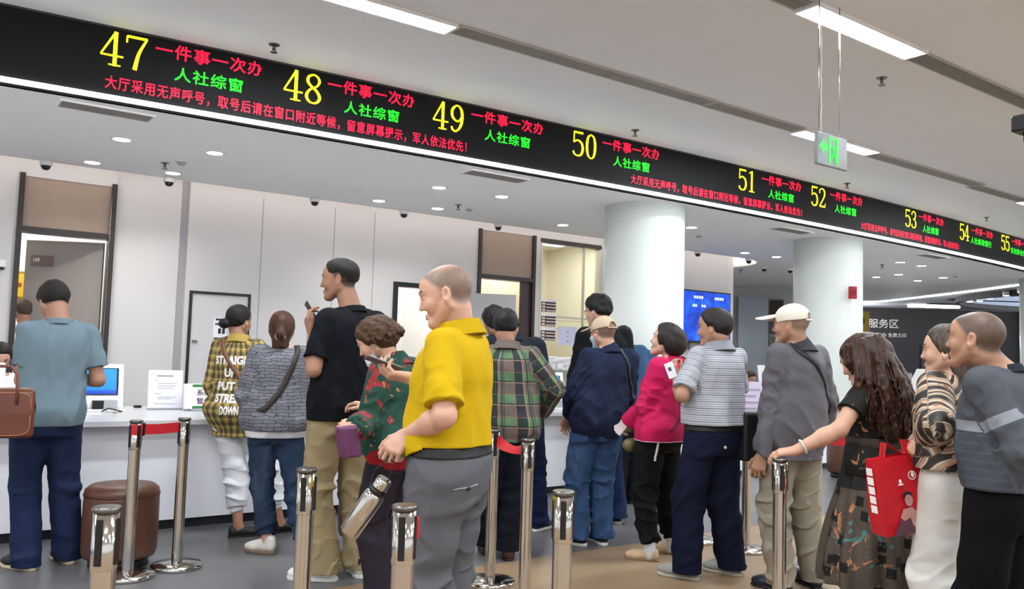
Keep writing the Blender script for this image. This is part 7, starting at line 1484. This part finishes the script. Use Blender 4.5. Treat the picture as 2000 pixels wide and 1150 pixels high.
for key, x, y, rz, lab in [('A', 1.18, 5.32, .3, 'barrier post in front of the brown stool with a red belt clipped on'), ('B', 1.48, 5.42, .3, 'barrier post right of the brown stool, at the end of the red belt'), ('C', 2.93, 4.18, 1.2, 'tall barrier post just right of the man in yellow'), ('D', 2.79, 3.66, 1.2, 'barrier post before the man in green plaid, second from the man in yellow'),
                           ('E', 5.02, 3.99, .5, 'barrier post right of the man in the striped polo, under the lilac notice'), ('F', 4.93, 4.37, .4, 'barrier post seen between the legs of the man in the striped polo'), ('G', 4.97, 3.38, .2, 'barrier post behind the man in the white cap'), ('H', 6.1, 2.63, .2, 'barrier post whose base shows at the right edge beside the black trousers'),
                           ('near_a', .506, 2.561, .9, 'nearest barrier post at the lower left, before the stool'), ('near_b', 1.29, 3.058, .9, 'barrier post in front of the tall man in khaki trousers'), ('near_c', 1.246, 2.223, .9, 'barrier post below the steel flask'), ('near_d', 1.847, 2.22, .9, 'barrier post standing alone in the lower middle of the photo'), ('near_e', 3.535, 2.609, .9, 'barrier post under the hand of the woman in the black dress')]:
    BP[key] = barrier_post(x, y, lab, rz)
M_BELT = plain('belt_red', 'b01422', .55, vary=.08, nscale=30)
def belt_between(a, b, label=None, sag=.004, twist=0.0, z=.845, b_is_point=False):
    A_, B_ = Vector(BP[a].location), (Vector(b) if b_is_point else Vector(BP[b].location)); d = (B_ - A_); L = d.length; d.normalize(); n = 17; vs, fs = [], []; nrm = Vector((-d.y, d.x, 0))
    for i in range(n):
        t = i / (n - 1); p = A_ + d * (.036 + (L - .072) * t); p.z = z - sag * math.sin(math.pi * t); a_ = twist * math.sin(math.pi * t); u = Vector((0, 0, 1)) * math.cos(a_) + nrm * math.sin(a_); w = nrm * math.cos(a_) - Vector((0, 0, 1)) * math.sin(a_)
        vs += [p - u * .03 - w * .001, p + u * .03 - w * .001, p + u * .03 + w * .001, p - u * .03 + w * .001]
    for i in range(n - 1): fs += [(i * 4 + j, i * 4 + (j + 1) % 4, i * 4 + 4 + (j + 1) % 4, i * 4 + 4 + j) for j in range(4)]
    fs += [(0, 1, 2, 3), (n * 4 - 1, n * 4 - 2, n * 4 - 3, n * 4 - 4)]
    inv = BP[a].matrix_basis.inverted(); vs = [inv @ v for v in vs]; MB().add(vs, fs).build('belt', M_BELT, BP[a], 'red barrier belt')
    loc = (BP[a].matrix_basis.to_3x3().inverted() @ d); ang = math.atan2(loc.y, loc.x); MB().box(.03, .052, -.012, .012, z - .038, z + .038, Matrix.Rotation(ang, 4, 'Z'), .003).build('belt_clip', M_BLACK, BP[a])
belt_between('A', 'B'); belt_between('C', 'D', sag=.03, twist=1.0); belt_between('G', 'H', sag=.02)
MB().lathe([(.0352, .815), (.0355, .817), (.0355, .873), (.0352, .875)], 32, cap=False).build('belt_wrap', M_BELT, BP['A'], 'red belt wrapped round the cassette')
MB().box(.03, .05, -.006, .006, .80, .86, Matrix.Rotation(math.radians(-50), 4, 'Z')).build('belt_end', M_BELT, BP['near_c'], 'red belt end')
# lilac notice on its post
g = empty('notice_board', (5.02, 3.99, .90), -.62); tag(g, 'pale lilac notice board on top of a barrier post behind the striped polo', 'notice board')
MB().box(-.10, .12, -.008, .008, .03, .30, bev=.003).build('notice_sheet', plain('lilac_notice', 'c5bcd2', .5), g); MB().box(-.105, .125, -.011, -.009, .015, .03).box(-.02, .02, -.012, .012, .0, .03).build('holder', M_BLACK, g)
m = MB(); 
for k in range(4): m.box(-.07, .09 - .03 * (k % 2), -.0105, -.008, .24 - k * .045, .252 - k * .045)
m.build('notice_print', plain('print_lilac_grey', '9d93ad', .6), g)
# ------------------------------------------------------------------ stools
M_LEATHER = NT('brown_stool_leather', .38, 0, .45); _c = M_LEATHER.coord(); M_LEATHER.color(M_LEATHER.mix(M_LEATHER.noise(_c, 7, 4), hexc('4a2c20'), hexc('5c3a2a'))); M_LEATHER.bump(M_LEATHER.noise(_c, 220, 3), .15, .002); M_LEATHER = M_LEATHER.m
def stool(x, y, label, proto=[None]):
    if proto[0] is None:
        g = empty('leather_stool', (x, y, 0)); tag(g, label, 'stool', 'round brown leather stools')
        MB().lathe([(.17, .05), (.205, .06), (.214, .09), (.216, .25), (.214, .41), (.212, .425)], 56).build('padded_side', M_LEATHER, g)
        MB().lathe([(.212, .425), (.215, .435), (.208, .462), (.18, .484), (.09, .492), (.001, .493)], 56).build('seat_cushion', M_LEATHER, g)
        MB().tube([(.2145 * math.cos(a), .2145 * math.sin(a), .428) for a in np.linspace(0, 6.2832, 57)[:-1]], .004, 6, True).build('piping', plain('stool_piping', '4a2c20', .4), g)
        MB().lathe([(.165, .0), (.17, .004), (.17, .055)], 40).build('plinth', M_BLACK, g); proto[0] = g
    else: g = copy_tree(proto[0]); g.location = (x, y, 0); g['label'] = label
for a in [(1.20, 5.66, 'brown leather drum stool right of the man in blue grey'), (2.80, 5.50, 'brown leather stool glimpsed between the legs of the tall man'), (6.06, 6.06, 'brown leather stool behind the woman in magenta'), (9.32, 5.95, 'far brown leather stool behind the outstretched arm')]: stool(*a)
# ------------------------------------------------------------------ brown briefcase on the arm of the man in blue grey
g = empty('leather_briefcase', (.485, 5.40, .795), math.radians(-6)); tag(g, 'brown leather briefcase hanging from the left arm of the man in blue grey', 'bag')
M_BAG = plain('bag_brown_leather', '5a2c1c', .35, vary=.18, nscale=7, spec=.5); M_BAGD = plain('bag_edge_leather', '8a5434', .4)
F = Field(); F.add(lambda Q: (lambda q: smax(np.sqrt((np.maximum(q, 0) ** 2).sum(1)) - .028, -1e9 * np.ones(len(Q)), 0) + np.minimum(q.max(1), 0))(np.abs(Q - A(0, 0, .15)) - A(.152, .016, .107)), (-.19, -.06, 0), (.19, .06, .30)); W_ = Waves(3, 22, 6); F.warp(lambda Q: .003 * W_(Q) + .012 * np.clip((Q[:, 2] - .15) / .15, 0, 1) * (np.abs(Q[:, 1]) > .01)); sculpt('bag_body', F, .005, M_BAG, g)
P_ = F.settle(A([(x, -.05, z) for x, z in [(-.17, .03), (-.17, .27), (.17, .27), (.17, .03)]]), .001)
for sg in (-1, 1): m = MB(); m.tube([tuple(p) for p in F.settle(A([(np.sign(math.cos(a)) * .158 * abs(math.cos(a)) ** .35, sg * .05, .148 + np.sign(math.sin(a)) * .118 * abs(math.sin(a)) ** .35) for a in np.linspace(0, 6.283, 60)]), .0015)], .0035, 6); m.build('edge_piping', M_BAGD, g)
m = MB(); m.tube([tuple(p) for p in F.settle(A([(x, 0, .30) for x in np.linspace(-.15, .15, 16)]), .001)], .004, 6); m.build('zip', plain('zip_brass', '8c7a58', .35, .7), g)
for sg in (-1, 1):
    MB().tube([(-.09, sg * .048, .20), (-.085, sg * .045, .28), (-.07, sg * .02, .36), (-.01, sg * .012, .405), (.05, sg * .012, .405), (.085, sg * .02, .36), (.09, sg * .045, .28), (.09, sg * .048, .20)], .0085, 8).build('handle', M_BAG, g)
MB().box(.175, .183, -.014, .014, .155, .175, bev=.002).tube([(.180, .0 + .014 * math.cos(a), .19 + .014 * math.sin(a)) for a in np.linspace(0, 6.2, 16)[:-1]], .003, 6, True).build('ring_buckle', M_BLACK, g)
# ------------------------------------------------------------------ things on the counter
CT = .80
def kiosk(x, y, rz, label, w=.5):
    g = empty('self_service_terminal', (x, y, CT), rz); tag(g, label, 'terminal', 'white touch screen terminals on the counter')
    MB().box(-w / 2, w / 2, -.13, .12, 0, .018, bev=.006).build('base_plate', M_WHITE, g)
    tl = Matrix.Translation((0, .02, .015)) @ Matrix.Rotation(math.radians(-10), 4, 'X')
    MB().box(-w / 2, w / 2, -.022, .03, 0, .36, tl, .012).build('panel', M_WHITE, g)
    MB().box(-w / 2 + .03, w / 2 - .04, -.026, -.021, .105, .325, tl, .002).build('screen_bezel', plain('screen_navy', '0a1030', .2), g)
    t = NT('terminal_screen_' + str(len(MATS)), .2); v = t.xyz(t.coord('Generated'))[2]; t.color((0, 0, 0, 1)); t.put(t.b.inputs['Emission Color'], t.ramp(v, [(0, (.0, .05, .55, 1)), (.12, (.004, .12, .85, 1)), (.2, (.01, .33, 1, 1)), (1, (.03, .42, 1, 1))])); t.b.inputs['Emission Strength'].default_value = 1.0; MATS['terminal_screen_%d' % len(MATS)] = t.m
    MB().box(-w / 2 + .035, w / 2 - .055, -.0275, -.0262, .115, .318, tl).build('screen', t.m, g)
    MB().box(.02, .10, -.06, .0, .018, .085, bev=.004).build('card_reader', M_BLACK, g); MB().box(.10, .20, -.055, -.01, .018, .088, bev=.004).build('scanner_window', plain('scanner_grey', 'a4a6a8', .2), g)
    MB().box(-.13, -.075, -.0245, -.022, .055, .09, tl).build('camera_label', plain('label_grey', '8a8c90', .5), g); MB().ball((-.102, -.012, .086), (.008, .006, .008), 8).build('camera_lens', M_BLACK, g)
    return g
kiosk(1.285, 7.42, math.radians(-4), 'white terminal with a lit blue screen right of the man in blue grey'); kiosk(.46, 7.35, math.radians(6), 'white terminal with a blue screen at the left edge behind the briefcase')
kiosk(5.42, 6.86, math.radians(-12), 'white terminal with a blue screen left of the man in the beige cap', .48)
g = empty('wedge_terminal', (15.4, 8.35, CT)); g.location = (15.1, 8.0, CT); g.rotation_euler = (0, 0, math.radians(-30)); tag(g, 'white wedge shaped terminal on the far counter beside the woman in brown', 'terminal')
Mw = Matrix.Rotation(math.radians(90), 4, 'X')
MB().prism([(-.34, .04), (.36, .04), (.16, .5), (-.10, .5)], -.2, .2, Mw).build('housing', M_WHITE, g); MB().box(-.36, .38, -.22, .22, 0, .04).build('base_plate', plain('base_pale_grey', 'b5b7b9', .4), g)
MB().prism([(.05, .46), (.14, .46), (.32, .08), (.23, .08)], .201, .206, Mw).build('side_screen', glow('screen_pale_blue', (.25, .55, .75, 1), .7), g); MB().prism([(-.02, .06), (.04, .06), (.04, .5), (-.02, .5)], .201, .208, Mw).build('cable_cover', plain('base_pale_grey', 'b5b7b9', .4), g)
m = MB()
for k in range(3): m.box(-.24 + k * .05, -.21 + k * .05, -.208, -.2, .12, .17)
m.build('side_buttons', plain('button_grey', '77797c', .5), g); MB().lathe([(.03, 0), (.03, .006)], 20, Matrix.Translation((.09, -.2, .15)) @ Mw).build('round_badge', plain('badge_white', 'eeeeee', .4), g)
def slanted(name, x, y, rz, w, h, mat, label, cat, tilt=10, thick=.004):
    g = empty(name, (x, y, CT), rz); tag(g, label, cat); T = Matrix.Rotation(math.radians(-tilt), 4, 'X'); return g, T
g, T = slanted('paper_stand', 1.88, 7.5, math.radians(-8), .26, .3, None, 'upright white printed sheet in an acrylic stand on the counter', 'stand')
MB().box(-.135, .135, -.003, .003, .012, .33, T).build('sheet', M_PAPER, g); MB().box(-.14, .14, -.05, .05, 0, .012).build('acrylic_foot', plain('acrylic_grey', '8a8d96', .15), g)
m = MB(); 
for k, (x0, x1, z) in enumerate([(-.07, .06, .275), (-.085, -.07, .243), (-.06, .09, .215), (-.06, .085, .195), (-.06, .06, .175), (-.085, -.03, .13), (-.06, .08, .10), (-.06, .05, .085), (-.085, .08, .045)]): m.box(x0, x1, -.0045, -.003, z, z + (.011 if k == 0 else .004), T)
m.build('sheet_print', plain('faint_print', '8b8c98', .7), g)
g, T = slanted('suspended_service_sign', 2.2, 7.3, math.radians(-6), .3, .2, None, 'white tabletop sign with green bars and dark red Chinese characters', 'sign')
MB().box(-.15, .15, -.004, .004, .012, .225, T).build('sign_sheet', M_PAPER, g); MB().box(-.15, .15, -.0055, -.004, .195, .218, T).box(-.15, .15, -.0055, -.004, .016, .038, T).build('green_bars', plain('sign_green', '2f7a3c', .5), g); MB().box(-.17, .17, -.06, .06, 0, .012).build('foot', plain('acrylic_grey', '8a8d96', .15), g)
tr = T @ Vector((0, 0, 1)); m = MB(); text_on(m, '系统升级', T @ Vector((-.115, -.006, .122)), (1, 0, 0), tr, .235, .055, .012); text_on(m, '暂停服务', T @ Vector((-.115, -.006, .052)), (1, 0, 0), tr, .235, .055, .012); m.build('sign_lettering', plain('dark_red_print', '4d1a20', .6), g)
MB().box(-.215, -.152, -.02, .05, .012, .222, T).build('side_flap', M_PAPER, g)
g = empty('key_bunch', (1.40, 7.24, CT)); tag(g, 'bunch of keys and cable lying before the lit terminal', 'keys')
MB().tube([(-.05, .0, .012), (0, .02, .03), (.05, .0, .02), (.09, -.03, .008)], .006, 6).build('cable', M_BLACK, g); MB().box(.02, .07, -.05, -.04, .002, .008).box(.03, .045, -.07, -.05, .002, .008).build('key', plain('key_brass', 'a08457', .35, .6), g)
g = empty('paper_pad', (1.2, 7.1, CT)); tag(g, 'white paper pad lying on the counter edge beside the man in blue grey', 'paper'); MB().box(-.14, .12, -.05, .05, 0, .008).build('pad', M_PAPER, g)
g = empty('phone_charger', (1.72, 7.75, CT)); tag(g, 'small black charger on the counter behind the printed sheet', 'charger'); MB().box(-.03, .03, -.02, .02, 0, .02, bev=.004).build('plug', M_BLACK, g)
g = empty('black_socket_box', (2.02, 7.62, CT)); tag(g, 'small black box between the two table signs', 'box'); MB().box(-.025, .025, -.02, .02, 0, .06, bev=.003).build('socket', M_BLACK, g)
# storage behind the counter near the window
c_ = empty('filing_cabinet', (7.15, 8.7, 0)); tag(c_, 'low grey filing cabinet behind the counter below the window', 'cabinet'); MB().box(-.5, .6, -.25, .25, 0, 1.02).build('cabinet_body', plain('cabinet_pale', 'b9b6ad', .5), c_)
for k in (0, 1): d_ = MB().box(-.49 + k * .545, .045 + k * .545, -.265, -.25, .04, .98).build('cabinet_door', plain('cabinet_door', 'c3c0b8', .5), c_); MB().box(.0 + k * .05, .012 + k * .05, -.28, -.265, .5, .62).build('door_handle', M_CHROME, d_)
b_ = empty('archive_box', (7.0, 8.62, 1.02)); tag(b_, 'grey archive box under the wrapped paper', 'box'); MB().box(-.22, .18, -.14, .14, 0, .13, bev=.004).build('carton', plain('carton_grey', '9c9a8e', .7), b_)
b2 = empty('wrapped_paper_pack', (7.12, 8.66, 1.15)); tag(b2, 'pack of paper in crinkled white plastic on the archive box', 'pack'); F = Field(); F.add(lambda Q: np.abs(Q - A(0, 0, .09)).max(1) * 0 + (lambda q: np.sqrt((np.maximum(q, 0) ** 2).sum(1)) + np.minimum(q.max(1), 0) - .012)(np.abs(Q - A(0, 0, .09)) - A(.22, .12, .075)), (-.25, -.15, 0), (.25, .15, .19)); W_ = Waves(5, 60, 8); F.warp(lambda Q: .008 * W_(Q) * (Q[:, 2] > .02)); F.above(.002); sculpt('plastic_wrap', F, .008, plain('plastic_white', 'd9d9df', .2), b2)
MB().box(-.19, -.10, -.15, -.138, .03, .10).build('pack_label', plain('label_white', 'f0f0f0', .5), b2)
bd = empty('slanted_white_board', (11.75, 8.85, CT), math.radians(-28)); tag(bd, 'white slanted board standing on the counter behind the man in the white cap', 'board'); MB().box(-.2, .2, -.01, .01, .0, .5, Matrix.Rotation(math.radians(-14), 4, 'X')).build('board_panel', M_WHITE, bd); MB().box(-.2, .2, -.06, .12, 0, .012).build('board_foot', M_BLACK, bd)
pp = empty('pink_papers', (11.3, 8.4, CT), .3); tag(pp, 'loose pink and white papers on the counter beyond the striped polo', 'papers'); MB().box(-.2, .12, -.1, .1, 0, .02).build('paper_pile', plain('paper_pink', 'd8b9c4', .7), pp); MB().box(-.1, .2, -.12, .08, .02, .03).build('top_sheet', M_PAPER, pp)
rb = fbox(13.6, 14.0, 27.0, 27.4, .6, .95, 'red_box', plain('far_red', 'a02a2a', .6), 'small red box far behind the wedge terminal', 'box')
fbox(13.3, 15.6, 26.8, 28, 0, .6, 'far_desk', plain('far_desk_grey', '6b6660', .5), 'far desk behind the wedge terminal', 'desk')
# ------------------------------------------------------------------ staff
def seated(root, th, H=1.62, drop=0.0, pitch=10, yaw=0):
    z = -drop
    return dict(root=root, th=th, H=H, phi=0, J={'pelvis': (0, 0, .56 + z * .3), 'neck': (0, .05, 1.06 + z), 'head': (0, .10, 1.185 + z), 'head_rot': (yaw, pitch, 0), 'elL': (-.23, .12, .83 + z * .6), 'wrL': (-.12, .34, .86), 'elR': (.23, .12, .83 + z * .6), 'wrR': (.12, .34, .86),
        'hipL': (-.09, .0, .53 + z * .3), 'knL': (-.10, .40, .50), 'anL': (-.10, .38, .09), 'toeL': (0, 1, 0), 'hipR': (.09, 0, .53 + z * .3), 'knR': (.10, .40, .50), 'anR': (.10, .38, .09), 'toeR': (0, 1, 0)})
POSES['staff'] = seated((.72, 8.35), -84, pitch=24); POSES['clerk'] = seated((10.95, 8.75), -100, drop=.12, pitch=20); POSES['agent'] = dict(POSES['door'], root=(16.7, 10.05), th=150)
for key, lab, hm, sh, glasses in (('staff', 'seated clerk with glasses behind the counter at the left edge', HAIR['black'], cloth('white_uniform', 'cfd0d8', vary=.03), True), ('clerk', 'seated clerk with brown curls behind the counter beyond the striped polo', hair_mat('hair_clerk_brown', '2a1c10', '5d452a', 60, .5, (1, 1, 1)), cloth('brown_cardigan', '4a3c2c'), False)):
    P = Person(key, lab, 'b', female=True); P.body({'L': dict(n=(0, 0, 1), curl=30), 'R': dict(n=(0, 0, 1), curl=30)}, P.skin, parent=P.root, h=.006)
    P.hair('short', hm, P.root, thick=.022, low=-.08, front=.085, noise=.004, side=.04, h=.006)
    if glasses: P.glasses()
    P.shirt('blouse', sh, P.root, .60, 'long', .022, seed=181, h=.008); P.trousers('trousers', cloth('black_wool', '111216', vary=.15), P.root, .64, .06, seed=182, h=.009); sneakers(P, M_BLACK, M_BLACK, 'loafer')
    r_ = P.p['root']; g = empty('office_chair', (r_[0], r_[1], 0), math.radians(P.p['th'] - 90)); tag(g, 'office chair under the ' + lab, 'chair', 'staff chairs behind the counter')
    MB().box(-.22, .22, -.24, .2, .36, .415, bev=.02).build('seat', M_BLACK, g); MB().box(-.2, .2, -.30, -.25, .46, .86, bev=.02).build('backrest', M_BLACK, g); MB().cyl((0, 0, .05), (0, 0, .36), .03).box(-.03, .03, -.28, -.1, .35, .38).box(-.03, .03, -.285, -.265, .36, .5).build('column', M_CHROME, g); MB().box(-.26, .26, -.03, .03, .03, .06).box(-.03, .03, -.26, .26, .03, .06).ball((.24, 0, .03), .03, 6).ball((-.24, 0, .03), .03, 6).ball((0, .24, .03), .03, 6).ball((0, -.24, .03), .03, 6).build('leg', M_BLACK, g)
P = Person('agent', 'masked woman in white with tied black hair standing far behind the wedge terminal', 'd', female=True)
P.body({'L': {}, 'R': {}}, P.skin, parent=P.root, h=.006)
P.hair('tail', HAIR['black'], P.root, thick=.014, low=-.19, noise=.002, h=.006, parts=lambda F, hp, q: (F.cone(hp(0, -.10, .0), hp(0, -.15, -.03), .03, .035, .02), F.cone(hp(0, -.15, -.02), hp(0, -.17, -.25), .034, .02, .01))); P.mask(plain('mask_white', 'cfd4da', .8))
P.shirt('shirt', cloth('white_shirt', 'd9d9dc', vary=.03), P.root, .86, 'long', .02, seed=191, h=.008); P.trousers('trousers', cloth('black_wool', '111216', vary=.15), P.root, .90, .03, seed=192, h=.009); sneakers(P, M_BLACK, M_BLACK, 'loafer')
BP['near_e'].scale = (1, 1, .98)
P = PEOPLE['whitecap']; c = P.c
g = P.prop('black_shoulder_bag', P.pel + c(.23, -.20, .12), 'black shoulder bag hanging before the man in the white cap', 'bag')
F = Field(); bx_ = lambda Q: (lambda q: np.sqrt((np.maximum(q, 0) ** 2).sum(1)) + np.minimum(q.max(1), 0) - .02)(np.abs(Q - A(0, 0, .15)) - A(.10, .025, .13)); F.add(bx_, (-.13, -.06, 0), (.13, .06, .31)); sculpt('bag_body', F, .006, plain('bag_black_nylon', '121215', .6), g)
MB().tube([(-.09, .05, .2), (0, .052, .21), (.09, .05, .2)], .004, 6).build('bag_zip', plain('zip_grey', '8d8a90', .4, .6), g)
